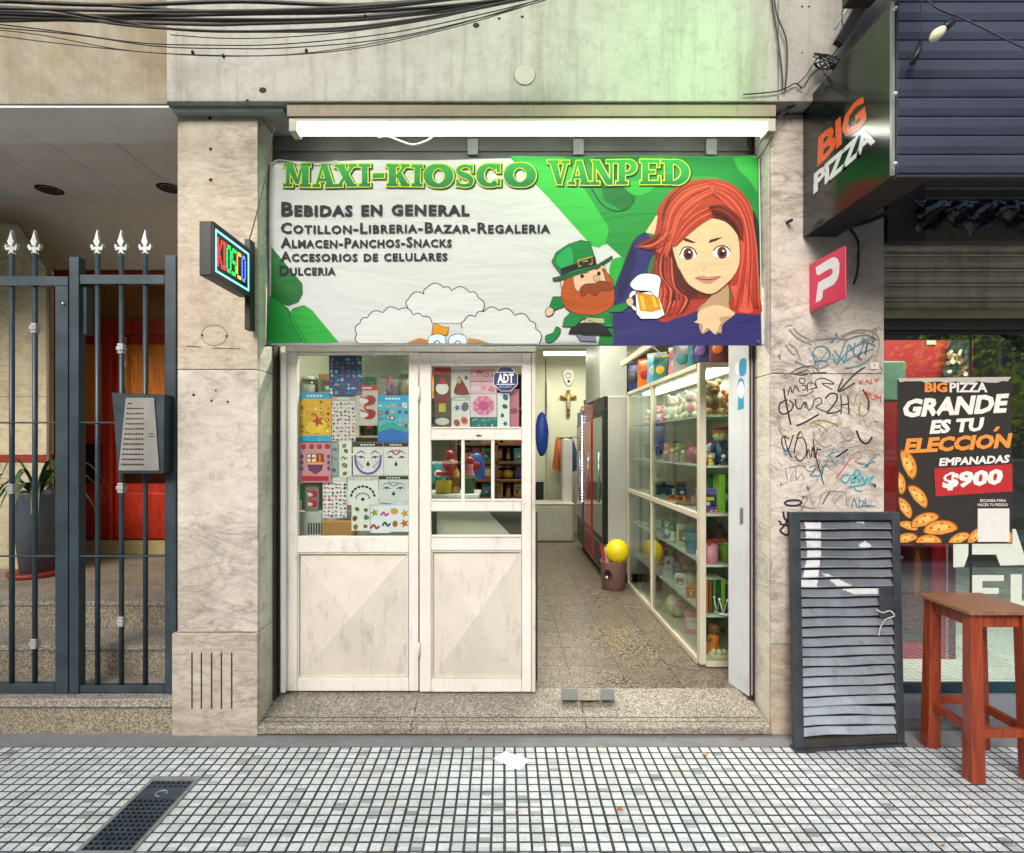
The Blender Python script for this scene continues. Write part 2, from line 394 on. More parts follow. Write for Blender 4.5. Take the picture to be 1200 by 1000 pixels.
def far_pave_mat():
    t = NT('distant_paving'); p = t.pos(); b = t.n('ShaderNodeTexBrick'); b.offset = 0; t.l(p, b.inputs['Vector'])
    b.inputs['Scale'].default_value = 1; b.inputs['Brick Width'].default_value = 0.05; b.inputs['Row Height'].default_value = 0.05; b.inputs['Mortar Size'].default_value = 0.004
    for k, v in (('Color1', '#bcbdb8'), ('Color2', '#c9c9c3'), ('Mortar', '#4a4c50')): b.inputs[k].default_value = lin(v)
    t.set(b.outputs['Color'], 0.55); return t.m
PAV0 = -1.0                                 # kerb edge of the pavement (behind the camera)
pav = MB(m_mortar).box(-14, 14, 0.5, FY + 0.05, -0.2, -0.0013).build('pavement', kind='structure')
MB(far_pave_mat()).box(-14, 14, PAV0 + 0.15, 0.498, -0.2, -0.0005).build('pavement_towards_kerb', kind='structure')
MB(m_mortar).box(-14, -3.2, FY + 0.052, 3.4, -0.2, -0.004).build('ground_strip', kind='structure')
MB(paint('#8a8a86', 0.8, 0, 0.15, 6, 0.3, 0.3)).box(-14, 14, PAV0, PAV0 + 0.148, -0.3, 0.0).build('kerb', kind='structure')
MB(paint('#3a3a3b', 0.9, 0, 0.15, 20, 0.5, 0.2)).box(-60, 60, -9.0, PAV0 - 0.002, -0.4, -0.13).build('road', kind='structure')
MB(paint('#8f8f8a', 0.85, 0, 0.1, 8)).box(-60, 60, -12.5, -9.002, -0.4, 0.0).build('opposite_pavement', kind='structure')
MB(paint('#5b5a55', 0.9)).box(-150, 150, -150, 150, -0.8, -0.5).build('ground', kind='structure')
GR = (-1.56, -1.345, 2.005, 2.475)          # drain grate with its frame
p_ = 0.05; panes = []
rows_y = [2.725 - p_ * j for j in range(0, 44)]
for j, y in enumerate(rows_y):
    for i in range(-92, 93):
        x = i * p_ + 0.005 + (0.0012 * (i // 8))
        if GR[0] + 0.01 < x + p_ / 2 < GR[1] - 0.01 and GR[2] + 0.01 < y - p_ / 2 < GR[3] - 0.01: continue
        panes.append((x + p_ / 2, y - p_ / 2))
def shows(q): return q[1] > 1.98 and abs(q[0] * F / q[1]) < 600 and q[1] < 2.72
near = sorted([q for q in panes if shows(q)], key=lambda q: q[1] + 0.12 * abs(q[0]))[:300]
nset = set(near)
def pane_verts(x, y, rng):
    a = 0.0209; dz = rng.uniform(-0.0007, 0.0007); jx, jy = rng.uniform(-.0006, .0006), rng.uniform(-.0006, .0006); x += jx; y += jy
    return [(x - a, y - a, -0.006), (x + a, y - a, -0.006), (x + a, y + a, -0.006), (x - a, y + a, -0.006),
            (x - a + .001, y - a + .001, dz), (x + a - .001, y - a + .001, dz), (x + a - .001, y + a - .001, dz), (x - a + .001, y + a - .001, dz)]
PF = [(4, 5, 6, 7), (0, 1, 5, 4), (1, 2, 6, 5), (2, 3, 7, 6), (3, 0, 4, 7)]
rg = random.Random(3)
pm = MB(m_pane); pm.add(pane_verts(0, 0, rg), PF); proto = pm.build('paving_pane', parent=pav)
for k, (x, y) in enumerate(near):
    o = proto if k == 0 else proto.copy()
    if k: COL.objects.link(o); o.parent = pav
    o.location = (x + rg.uniform(-.0007, .0007), y + rg.uniform(-.0007, .0007), rg.uniform(-.0008, .0008)); o.rotation_euler = (0, 0, rg.uniform(-.012, .012))
sm_ = MB(m_pane)
for q in panes:
    if q not in nset: sm_.add(pane_verts(q[0], q[1], rg), PF)
sm_.build('paving_pane_field', parent=pav, kind='stuff')
MB(plaster('grey_cement_strip', [(0.3, '#6d6f70'), (0.7, '#85868a')], 5, 0.2, 0.4)).box(-6, 6, 2.728, FY + 0.04, -0.01, -0.0008).build('cement_strip', parent=pav)

# ------------------------------------------------------------------ drain grate
g = thing('drain_grate', 'dark cast iron grate set in a cement frame in the tiled pavement', 'grate', ((GR[0] + GR[1]) / 2, 2.24, 0))
def loc(o_, mb, **k):                         # move world-space mesh into its parent's frame
    q = Vector(o_.location); mb.v = [tuple(Vector(v) - q) for v in mb.v]; return mb
fr = MB(paint('#77797a', 0.85, 0, 0.12, 14, 0.4, 0.2)); x0, x1, y0, y1 = GR
for b in ((x0, x0 + .016, y0, y1), (x1 - .016, x1, y0, y1), (x0 + .016, x1 - .016, y0, y0 + .018), (x0 + .016, x1 - .016, y1 - .03, y1)): fr.box(*b, -0.02, 0.006)
loc(g, fr).build('cement_frame', parent=g)
m_iron = paint('#4a5562', 0.5, 0.5, 0.3, 14, 0.3)
gx0, gx1, gy0, gy1 = x0 + .018, x1 - .018, y0 + .02, y1 - .032
loc(g, MB(m_black).box(gx0, gx1, gy0, gy1, -0.02, -0.0004)).build('plate', parent=g)
nb = 8; yb = gy1 - 0.125
for i in range(nb + 1):
    x = gx0 + (gx1 - gx0) * i / nb
    loc(g, MB(m_iron).box(x - .003, x + .003, gy0, yb, -0.0004, 0.0055)).build('bar', parent=g)
    if i: loc(g, MB(m_iron).box(x - .003 - .0, x + .003, gy1 - .05, gy1, -0.0004, 0.0055)).build('bar', parent=g)
for j in range(13):
    y = gy0 + (yb - gy0) * j / 12
    loc(g, MB(m_iron).box(gx0, gx1, y - .003, y + .003, -0.0004, 0.005)).build('cross_bar', parent=g)
for y in (gy1 - .05, gy1 - .028, gy1 - .004): loc(g, MB(m_iron).box(gx0, gx1, y - .003, y + .003, -0.0004, 0.005)).build('cross_bar', parent=g)
loc(g, MB(m_iron).box(gx0, gx1, yb, gy1 - .05, -0.0004, 0.004)).build('badge_plate', parent=g)
loc(g, MB(paint('#9aa3ab', 0.4, 0.6)).tube([((gx0 + gx1) / 2 + 0.022 * math.cos(a) * (1 if a < 4.5 else .6), (yb + gy1 - .05) / 2 + .02 * math.sin(a), 0.005) for a in [i * 0.45 for i in range(12)]], 0.003, 5)).build('badge', parent=g)

# ------------------------------------------------------------------ litter on the pavement
t_ = MB(paint('#e3ecf5', 0.6)).prism([onZ(0.003)(a, b) for a, b in ((578, 889), (592, 880.5), (621, 890.5), (608, 903))], (0, 0, 0.0006))
t_.build('paper_sheet', label='small white sheet of paper lying on the pavement tiles', cat='paper')
m_leaf = paint('#a5602c', 0.7, 0, 0.35, 60); m_leaf2 = paint('#c08a4a', 0.7, 0, 0.3, 60); m_leafg = paint('#4d6a33', 0.7)
def leaf(px, py, r, rot, m, label, z=0.006):
    c = onZ(0)(px, py); ps = []
    for i in range(11):
        a = 2 * math.pi * i / 11; q = r * (0.75 + 0.25 * math.cos(a * 2)) * random.uniform(0.75, 1.15)
        ps.append((c.x + q * math.cos(a + rot), c.y + 0.8 * q * math.sin(a + rot), z + 0.4 * r * abs(math.sin(a)) * random.uniform(0.3, 1)))
    b = MB(m); b.add([(c.x, c.y, z)] + ps, [(0, 1 + i, 1 + (i + 1) % 11) for i in range(11)])
    b.tube([(c.x, c.y, z + .001), (c.x + r * 1.5 * math.cos(rot), c.y + r * 1.2 * math.sin(rot), z + .002)], 0.0008, 4)
    b.build('fallen_leaf', label=label, cat='leaf', group='dry leaves scattered on the pavement')
leaf(726, 951, .020, .3, m_leaf, 'dry orange leaf nearest the front edge right of the paper')
leaf(606, 951, .012, 1.2, m_leaf, 'small dry leaf straight below the white paper')
leaf(826, 886, .020, 2.2, m_leaf2, 'curled pale brown leaf near the right end of the step')
leaf(511, 929, .010, 2.2, m_leaf2, 'tiny brown leaf left of the paper in the middle rows')
leaf(551, 867, .011, .5, m_leaf, 'orange leaf on the cement strip left of the paper')
leaf(400, 861, .010, 1.5, m_leaf, 'orange leaf on the cement strip under the closed doors')
leaf(704, 877, .012, .9, m_leaf2, 'tan leaf on the first tile row right of the paper')
leaf(868, 867, .014, .2, m_leaf, 'orange leaf by the right corner of the granite step')
leaf(879, 868, .010, 1.9, m_leaf2, 'pale leaf touching the wall corner beside the orange one')
leaf(778, 867, .011, 1.1, m_leafg, 'small green leaf on the cement strip before the step')
leaf(1092, 940, .013, 1.1, m_leaf2, 'pale leaf in front of the wooden stool')
leaf(1138, 947, .014, .1, m_leaf2, 'pale curled leaf below the front leg of the stool')
leaf(1105, 993, .012, .7, m_leaf, 'brown leaf at the bottom edge below the stool')

# ------------------------------------------------------------------ fascia beams
BY = 2.75
kf = thing('shop_fascia', 'pale weathered plaster beam over the kiosk with a green glow', 'beam', (0, 0, 0))
xa = X_(195, BY); xb = X_(912, BY); xc = 1.98
MB(m_fascia).box(xa, xb - 0.004, BY, 3.06, Z_(119, BY), 5.4).build('plaster_face', parent=kf, bevel=.004)
MB(m_fascia).box(xb + 0.004, xc, BY, 3.06, Z_(119, BY), 5.4).build('plaster_face', parent=kf, bevel=.004)
MB(m_fascia).box(xb - 0.004, xb + 0.004, BY + .012, 3.05, Z_(118, BY), 5.39).build('joint', parent=kf)
m_bluegrey = plaster('blue_grey_soffit', [(0.3, '#8d9a9c'), (0.7, '#a3aaa4')], 3, 0.2, 0.2)
MB(m_bluegrey).box(X_(204, 2.81), X_(334, 2.81), 2.79, 2.838, 3.165, Z_(119.5, BY) - 0.0).build('bed_strip', parent=kf)
c_ = P(615, 88, BY); d = MB(m_fascia).on(onY(BY))
d.oval(615, 88, 12, 12, paint('#aaa79c', .8)); d.build('cover_disc', parent=kf, solid=0.004)
MB(paint('#8f8b80', .8)).tube([(c_.x + .053 * math.cos(a), BY - .001, c_.z + .053 * math.sin(a)) for a in [i * math.pi / 10 for i in range(21)]], .002, 4).build('cover_rim', parent=kf)
hole = paint('#2b2620', .9)
hm = MB(hole).on(onY(BY), .0005)
for (a, b, r) in ((558, 30, 4), (585, 22, 2), (612, 20, 2), (308, 106, 4.5), (290, 118, 2), (940, 8, 1.5), (948, 8, 1.5), (940, 62, 1.2)): hm.oval(a, b, r, r * .8, hole, 0, 10)
hm.build('nail_hole', parent=kf, kind='stuff')
nf = thing('neighbour_fascia', 'ochre stained plaster beam above the barred entrance on the left', 'beam')
MB(m_fascia_old).box(-5.5, xa - .004, BY + .012, 3.07, Z_(120.5, BY), 5.4).build('plaster_face', parent=nf, bevel=.004)
MB(paint('#77776f', .8, 0, .1, 4, .1, .3)).box(-5.5, -1.70, 3.07, 3.10, Z_(120.5, BY), 3.6).build('soffit_step', parent=nf)
MB(m_grey_ceiling).box(-5.5, -1.672, BY + .02, 3.1, Z_(120.5, BY) - .012, Z_(120.5, BY) - .001).build('soffit', parent=nf)
# ------------------------------------------------------------------ pillars
def pillar(name, label, x0, x1, joints, reveal, msF, base_wide=0):
    t = thing(name, label, 'pillar')
    MB(m_mortar).box(x0 + .012, x1 - .012, FY + .02, 3.07, 0, 3.17).build('core', parent=t)
    zs = [0] + joints + [3.178]
    for i in range(len(zs) - 1):
        w = base_wide if i == 0 else 0
        MB(msF[i]).box(x0 - w, x1 + (w * .2), FY - w * .7, FY + .022, zs[i] + (.001 if i else 0), zs[i + 1] - .0025).build('marble_slab', parent=t, bevel=.0025)
        rx = (x1, 1) if reveal == 'r' else (x0, -1)
        a, b = sorted((rx[0] + .0, rx[0] - rx[1] * .022))
        MB(m_marble_white).box(a, b, FY + .0235, 3.075, zs[i] + .001, zs[i + 1] - .0025).build('reveal_slab', parent=t, bevel=.002)
        ox = (x0, x0 + .02) if reveal == 'r' else (x1 - .02, x1)
        MB(m_marble_ent).box(ox[0], ox[1], FY + .0235, 3.4, zs[i] + .001, zs[i + 1] - .0025).build('side_slab', parent=t, bevel=.002)
    return t
LX0, LX1 = X_(208, FY), X_(302, FY); RX0, RX1 = X_(904, FY), X_(1036, FY)
lp = pillar('marble_pillar', 'beige marble pillar between the barred entrance and the kiosk', LX0, LX1, [Z_(741, FY), Z_(433, FY)], 'r', [marble('base_marble', '#bcb3a6', '#6f6352', '#988b78', 5), m_marble, m_marble_warm], .02)
rp = pillar('marble_pillar', 'marble pillar covered in graffiti between the kiosk and the pizza shop', RX0, RX1, [Z_(755, FY), Z_(438, FY)], 'l', [m_marble_warm, m_marble, m_marble], 0)
hm = MB(hole).on(onY(FY), .0006)
for (a, b, r) in ((246, 138.5, 2.2), (247, 175, 2), (247, 211, 2.2), (256, 267.5, 2.2), (227, 463, 1.8), (248, 470, 1.5), (267, 471, 1.5), (253, 458, 1.2), (237, 393, 1.5), (266, 394, 1.5)): hm.oval(a, b, r, r, hole, 0, 10)
hm.line([(251 + 15 * math.cos(i * .4), 393 + 12 * math.sin(i * .4)) for i in range(17)], .7, paint('#6d6153', .9), True)
hm.line([(218, 406), (236, 407)], 1.3, paint('#57503f', .9)); hm.line([(250, 408), (282, 409)], 1.0, paint('#57503f', .9))
hm.build('bolt_hole', parent=lp, kind='stuff')
for i, px in enumerate((225, 236, 248, 259.5, 271.5)):
    b = FY - .0142
    MB(hole).pbox(px - .9, px + .9, 765, 831, b, .003).build('vent_slot', parent=lp)
# ------------------------------------------------------------------ kiosk threshold
th = thing('granite_threshold', 'worn sloping granite step across the kiosk doorway', 'step')
for a, b in ((X_(296.5, FY), -.474), (-.470, .42), (.424, X_(902, FY) - .004)):
    def sec(x): return [(x, FY - .012, .012), (x, FY - .012, .040), (x, FY - .004, .047), (x, FY + .09, .060), (x, FY + .10, .066), (x, 3.14, .105), (x, 3.14, -.05), (x, FY + .03, -.05), (x, FY + .03, .012)]
    MB(m_step).prism(sec(a), (b - a, 0, 0)).build('granite_slab', parent=th, bevel=.003)
for yy_, zz_ in ((FY + .028, .0508), (FY + .062, .0563)): MB(m_dark).box(X_(300, FY), X_(899, FY), yy_, yy_ + .004, zz_ - .002, zz_ + .0012).build('groove', parent=th)
MB(m_dark).box(X_(296.5, FY), X_(902, FY), FY + .02, FY + .05, -.05, .012).build('shadow_gap', parent=th)
MB(m_step).prism([onY(FY - .013)(a, b) for a, b in ((697, 853), (704, 850), (714, 855), (722, 861), (708, 861))], (0, .01, 0)).build('broken_chip', mat=None, parent=th) if False else None
# small pivot plate in the floor at the door
pl = thing('floor_pivot', 'dark metal floor lock plate set in the granite at the open doorway', 'floor plate')
f_ = onZ(.1075)
for a, b in ((658, 676), (704, 719)):
    MB(paint('#65686a', .5, .3)).prism([onZ(.107)(a, 808), onZ(.107)(b, 808), onZ(.107)(b + 1, 821), onZ(.107)(a, 821)], (0, 0, .003)).build('plate', parent=pl)
MB(m_step).prism([onZ(.107)(678, 808), onZ(.107)(702, 808), onZ(.107)(703, 821), onZ(.107)(678, 821)], (0, 0, .002)).build('filler', parent=pl)

# ------------------------------------------------------------------ kiosk room
FZ = .107; RL, RR, RB, RC = -1.62, 1.66, 8.75, 2.95
sf = MB(m_mortar).box(RL, RR, 3.142, RB, -.1, FZ - .004).build('shop_floor', kind='structure')
n = 0
ys = [3.1425 + .31 * i for i in range(19)]
for j, y in enumerate(ys[:-1]):
    for i in range(-5, 6):
        x = i * .31 + .09 - .0
        if x > RR - .2 or x < RL: continue
        MB(m_granite).box(x + .0018, min(RR, x + .31) - .0018, y + .0018, min(RB, y + .31) - .0018, FZ - .01, FZ).build('floor_tile', parent=sf)
m_room = paint('#b9bca6', .75, 0, .05, 3)
MB(m_room).box(RL - .1, RL, 3.142, RB, -.1, RC).build('left_wall', kind='structure')
MB(m_room).box(RR, RR + .1, 3.142, RB, -.1, RC).build('right_wall', kind='structure')
MB(m_room).box(RL - .1, RR + .1, RB, RB + .1, -.1, RC).build('back_wall', kind='structure')
MB(paint('#c6c8ba', .8)).box(RL - .1, RR + .1, 3.142, RB + .1, RC, RC + .1).build('shop_ceiling', kind='structure')
MB(m_room).box(RL - .1, RR + .1, 3.12, 3.14, 2.45, RC + .3).build('front_wall_above_door', kind='structure')
MB(m_room).box(RL - .1, X_(327, 3.08), 3.10, 3.14, -.1, 2.45).build('front_wall_left', kind='structure')
MB(m_room).box(X_(880, 3.08), RR + .1, 3.10, 3.14, -.1, 2.45).build('front_wall_right', kind='structure')
# rolling shutter housing under the beam
sh = thing('shutter_housing', 'grey steel roller shutter housing behind the tube light above the banner', 'shutter')
m_galv = paint('#70736f', .45, .5, .15, 5, .1, .3)
MB(m_galv).box(X_(322, 3.06), X_(880, 3.06), 3.062, 3.115, 2.45, 3.30).build('front_sheet', parent=sh)
MB(m_galv).box(X_(322, 3.06), X_(880, 3.06), 3.045, 3.0615, Z_(177.5, 3.05), Z_(172, 3.05)).build('lower_rail', parent=sh)
for a in (548, 672, 828): MB(paint('#9da19f', .4, .3)).pbox(a, a + 12, 163, 181, 3.03, .014).build('bracket', parent=sh)
for (px, lab) in ((323.5, 'left'), (875.5, 'right')):
    t = thing('shutter_guide', f'rust brown vertical shutter channel on the {lab} side of the doorway', 'channel')
    mm = paint('#3a2620' if lab == 'right' else '#4a443e', .6, .3, .3, 10)
    MB(mm).box(X_(px, 3.06), X_(px, 3.06) + .006, 3.02, 3.075, .09, 3.17).build('flange', parent=t)
    if lab == 'right': MB(mm).box(X_(px, 3.06) + .018, X_(px, 3.06) + .024, 3.02, 3.075, .09, 3.17).build('flange', parent=t)
    MB(mm).box(X_(px, 3.06) + .0, X_(px, 3.06) + (.024 if lab == 'right' else .012), 3.076, 3.08, .09, 3.17).build('web', parent=t)

# ------------------------------------------------------------------ tube light over the banner
tl = thing('tube_light', 'long fluorescent tube light glowing under a board above the kiosk banner', 'light')
MB(paint('#8f8373', .7, 0, .15, 5, .2, .4)).box(X_(335, BY), X_(911, BY), BY + .015, 2.88, Z_(134, BY), Z_(119.6, BY) - .004).build('board', parent=tl)
MB(paint('#b4b39f', .5, 0, .05)).box(X_(348, 2.8), X_(898, 2.8), 2.775, 2.855, 3.103, Z_(134, BY) - .001).build('housing', parent=tl)
for a, b in ((341, 350), (896, 906)): MB(paint('#b7b4a6', .5)).box(X_(a, 2.8), X_(b, 2.8), 2.77, 2.85, 3.05, 3.115).build('end_cap', parent=tl, bevel=.004)
MB(emit('#fdfff4', 7.0)).tube([(X_(350, 2.8), 2.812, 3.074), (X_(896, 2.8), 2.812, 3.074)], .021, 12).build('tube', parent=tl)
MB(paint('#cfcfc6', .4)).tube(catmull([P(*q, 2.84) for q in ((443, 161), (455, 160), (470, 166), (485, 170), (500, 165), (507, 160))], n=4), .005, 6).build('supply_cable', parent=tl)

# ------------------------------------------------------------------ left entrance
ent = MB(m_terr).box(-5.5, -1.69, FY + .012, 3.12, -.1, .144).build('entrance_base', kind='structure')
MB(m_step).box(-5.5, -1.692, FY - .012, 3.12, .1445, .188).build('nosing', parent=ent, bevel=.004)
def step(y0, y1, z0, z1):
    t = thing('entrance_step', {0: 'lower', 1: 'upper'}[0 if z0 < .3 else 1] + ' speckled granite step behind the barred gate', 'step')
    MB(m_terr).box(-5.5, -1.692, y0 + .012, y1, z0 - .05, z1 - .028).build('riser', parent=t)
    MB(m_step).box(-5.5, -1.692, y0, y1, z1 - .0275, z1).build('tread', parent=t, bevel=.004)
step(3.122, 3.42, .188, .352); step(3.422, 3.8, .352, .517)
MB(m_terr).box(-5.5, -1.692, 3.802, 5.05, .3, .516).build('entrance_landing', kind='structure')
EC = 3.43
MB(m_beige_wall).box(-5.6, -1.692, 5.0, 5.1, .4, EC + .1).build('entrance_back_wall', kind='structure')
bw_ = MB(paint('#efe4d4', .7, 0, .04)).prism([(-5.5, 4.42, EC - .013), (-5.5, 4.86, Z_(316, 4.86)), (-5.5, 4.99, Z_(316, 4.86)), (-5.5, 4.99, EC - .013)], (3.80, 0, 0)).build('entrance_sloping_wall', kind='structure')
MB(m_beige_wall).box(-1.691, -1.64, 3.4005, 5.1, 0, EC + .1).build('entrance_side_wall', kind='structure')
MB(m_beige_wall).box(-5.6, -5.5, 2.9, 5.1, -.1, EC + .1).build('entrance_far_side_wall', kind='structure')
cl = MB(m_dark).box(-5.6, -1.64, 3.10, 5.1, EC + .004, EC + .05).build('entrance_ceiling', kind='structure')
for i in range(9):
    x = -5.5 + .43 * i
    MB(m_grey_ceiling).box(x + .003, min(-1.645, x + .43) - .003, 3.102, 5.0, EC - .012, EC + .003).build('ceiling_board', parent=cl, bevel=.003)
for (px, py, lb) in ((58, 221, 'round black recessed downlight on the left in the entrance ceiling'), (199, 219, 'round black recessed downlight partly hidden by the marble pillar')):
    D = (EC - H) * F / (CY - py); c = P(px, py, D)
    t = thing('downlight', lb, 'light', (c.x, D, EC - .012))
    MB(m_black).lathe([(.062, 0), (.085, -.004), (.092, 0)], (0, 0, 0), 20).build('ring', parent=t)
    MB(paint('#3a1f1f', .4)).lathe([(.0, -.001), (.06, -.0015)], (0, 0, 0), 20).build('lamp', parent=t)
# marble slab wall inside the entrance
mw = thing('entrance_marble_wall', 'beige marble wall with slanting trim inside the barred entrance', 'wall')
D = 4.32; pr = [(-260, 232), (22, 262), (57, 317), (57, 533), (-260, 533)]
MB(m_marble_ent).prism([P(a, b, D) for a, b in pr], (0, .05, 0)).build('marble_slab', parent=mw)
MB(m_marble_ent).prism([P(a, b, D) for a, b in ((-260, 542), (57, 542), (57, 661), (-20, 681), (-260, 681))], (0, .05, 0)).build('marble_slab', parent=mw)
MB(paint('#8a2a1c', .5)).pbox(-260, 57, 533.5, 541.5, D - .01, .05).build('red_band', parent=mw)
MB(paint('#8b7f63', .5)).tube([P(-260, 231, D - .01), P(22, 261, D - .01), P(57, 316, D - .01), P(57.5, 660, D - .01)], .016, 6).build('trim', parent=mw)
MB(paint('#857a63', .9)).box(X_(-260, D), X_(56, D), D - .001, D + .002, Z_(465.5, D), Z_(464.6, D)).build('joint', parent=mw)
# wooden doors
m_red = wood('red_stained_wood', '#8a1a08', '#b8361a', 5, .35); m_orange = wood('orange_varnished_wood', '#c4601c', '#e08a34', 5, .3)
dd = thing('wooden_entrance_door', 'red brown panelled double door at the top of the entrance steps', 'door')
D = 4.9
def pb(nm, mt, a, b, c, d_, dep=.05, pr_=0, par=dd, **k): return MB(mt).pbox(a, b, c, d_, D - pr_, dep).build(nm, parent=par, **k)
pb('jamb', m_red, 52, 65, 317, 650, .08, .03); pb('jamb', m_red, 204, 218, 317, 650, .08, .03); pb('head', m_red, 65.3, 203.7, 317, 328, .08, .03)
pb('transom_rail', m_red, 65.3, 203.7, 376, 392, .06, .01)
pb('transom_pane', paint('#8a5a2c', .12, 0, .25, 3), 65.5, 203.5, 328.3, 375.7, .01, -.03)
for (a, b) in ((66, 128), (132, 203)):
    lf = pb('door_leaf', m_red, a, b, 392.5, 648, .03, -.02, bevel=.002)
    for (c, d_, mt) in ((404, 498, m_orange), (520, 566, paint('#2a1109', .2)), (578, 632, m_red)):
        o = MB(mt).pbox(a + 12, b - 10, c, d_, D + .003, .02); o.build('panel', parent=lf, bevel=.006)
pb('center_stile', m_red, 128.3, 131.7, 392.5, 648, .04, .02)
MB(paint('#c9b48a', .3, .8)).tube([P(147, 395, D - .04), P(147, 470, D - .04)], .008, 8).build('pull_handle', parent=dd)
MB(paint('#a79a6b', .6)).pbox(65, 204, 634, 650, D - .06, .03).build('sill', parent=dd)
# potted plant
ptp = P(43, 600, 4.1)
pt = thing('potted_plant', 'leafy plant in a tall blue grey pot on a red saucer behind the gate', 'plant', (ptp.x, 4.1, .517))
m_pot = paint('#56606b', .6, 0, .1, 6)
MB(m_pot).lathe([(0, .03), (.10, .03), (.155, .60), (.165, .62), (.15, .62), (.14, .55), (0, .55)], (0, 0, 0), 20).build('pot', parent=pt)
MB(paint('#8a2a1c', .6)).lathe([(0, 0), (.16, 0), (.18, .035), (.16, .035), (0, .02)], (0, 0, 0), 20).build('saucer', parent=pt)
m_lf = paint('#33512a', .5, 0, .3, 20)
for i in range(26):
    a = random.uniform(0, 6.28); L = random.uniform(.25, .5); up = random.uniform(.15, .38); w = random.uniform(.012, .024); vs = []; K = 7
    for k in range(K + 1):
        u = k / K; r = L * u; z = .56 + up * math.sin(u * 2.4) * 1.1 - .22 * u * u; ww = w * math.sin(math.pi * min(.96, u * .9 + .08))
        for s in (-1, 1): vs.append((r * math.cos(a) - s * ww * math.sin(a), r * math.sin(a) * .7 + s * ww * math.cos(a), z + (.004 if s > 0 else 0)))
    b = MB(m_lf); b.smooth = True; b.add(vs, [(2 * k, 2 * k + 1, 2 * k + 3, 2 * k + 2) for k in range(K)]); b.build('leaf', parent=pt)

# ------------------------------------------------------------------ gate and fence
GYp = 2.90
m_fin = paint('#b8babb', .35, .6, .1, 30)
m_bar = m_steel_blue
def finial(par, x, z):
    pr = [(0, .115), (.010, .078), (.017, .062), (.008, .042), (.016, .036), (.030, .046), (.033, .034), (.024, .018), (.010, .018), (.012, .0), (-.012, 0), (-.010, .018), (-.024, .018), (-.033, .034), (-.030, .046), (-.016, .036), (-.008, .042), (-.017, .062), (-.010, .078)]
    MB(m_fin).prism([(x + a, GYp - .006, z + b) for a, b in pr], (0, .012, 0)).build('finial', parent=par, bevel=.003)
def collar(par, x, z):
    b = MB(m_fin); b.box(x - .018, x + .018, GYp - .018, GYp + .018, z - .010, z + .010); b.box(x - .014, x + .014, GYp - .014, GYp + .014, z + .011, z + .026); b.box(x - .014, x + .014, GYp - .014, GYp + .014, z - .026, z - .011); b.build('collar', parent=par, bevel=.002)
def vbar(t, px, cols=(), fin=True, top=297, bot=806):
    x = X_(px, GYp); o = MB(m_bar).tube([(x, GYp, Z_(bot, GYp)), (x, GYp, Z_(top, GYp))], .0125, 10).build('bar', parent=t)
    if fin: finial(o, x, Z_(top, GYp) - .002)
    for c in cols: collar(o, x, Z_(c, GYp))
gt = thing('barred_gate', 'dark blue steel gate leaf with silver spear tips at the left edge', 'gate')
for px, c in ((-68, ()), (-41, (409,)), (-13, (385, 754)), (14, (573,)), (41, (385, 754))): vbar(gt, px, c)
def rail(t, nm, a, b, c, d_, dep=.036, y=None): MB(m_bar).pbox(a, b, c, d_, (y or GYp) - dep / 2, dep).build(nm, parent=t, bevel=.002)
rail(gt, 'top_rail', -110, 79.5, 324, 335); rail(gt, 'bottom_rail', -110, 64, 802, 813)
rail(gt, 'stile', 64.5, 79.5, 335.5, 813, .04); rail(gt, 'thin_rail', -110, 64, 494.5, 496.5, .008, GYp - .012); rail(gt, 'thin_rail', -110, 64, 651, 653, .008, GYp - .012)
MB(m_fin).ball(P(74, 356, GYp - .024), .008, 8, 6).build('bolt', parent=gt)
ff = thing('barred_fence', 'dark blue fixed steel bars with silver spear tips beside the marble pillar', 'fence')
rail(ff, 'post', 81, 92, 301, 813, .05); rail(ff, 'post', 193, 206, 299, 813, .05)
rail(ff, 'top_rail', 92.2, 192.8, 322, 333); rail(ff, 'bottom_rail', 92.2, 192.8, 804, 812)
rail(ff, 'thin_rail', 92.2, 192.8, 651, 653, .008, GYp - .012); rail(ff, 'thin_rail', 92.2, 136, 494.5, 496.5, .008, GYp - .012)
for px, c in ((114.5, ()), (142.5, (409, 572, 728)), (170.5, ())): vbar(ff, px, c, bot=805)
MB(m_bar).pbox(93, 101, 335, 392, GYp, .05).build('lock_box', parent=ff, bevel=.003)
# intercom
ic = thing('intercom_panel', 'steel intercom plate with rows of name slots in a tapered dark housing', 'intercom')
MB(m_bar).prism([P(a, b, 2.80) for a, b in ((132, 461), (193, 463), (191, 554), (139, 554))], (0, .095, 0)).build('housing', parent=ic, bevel=.003)
MB(paint('#a8a6a2', .35, .55, .06, 12)).prism([P(a, b, 2.797) for a, b in ((148, 466.5), (181, 466.5), (187, 551.5), (139.5, 551.5))], (0, -.004, 0)).build('steel_plate', parent=ic)
m_t = ink('#3c352d'); bt = MB().on(onY(2.7925), .0002, .00002)
for i in range(13):
    y = 473 + i * 5.95; x0 = 148.5 - (y - 466) * .1 + 1.5; n_ = 2 if i == 0 else 7
    for k in range(n_):
        a = x0 + k * (169 - x0) / 7; bt.rect(a, y - 1.0 + .1 * k % .4, a + (169 - x0) / 7 - random.uniform(.2, .9), y + .8, m_t)
bt.rect(175, 508, 180, 509, m_t); bt.rect(174, 511, 182, 512, m_t); bt.build('name_rows', parent=ic)
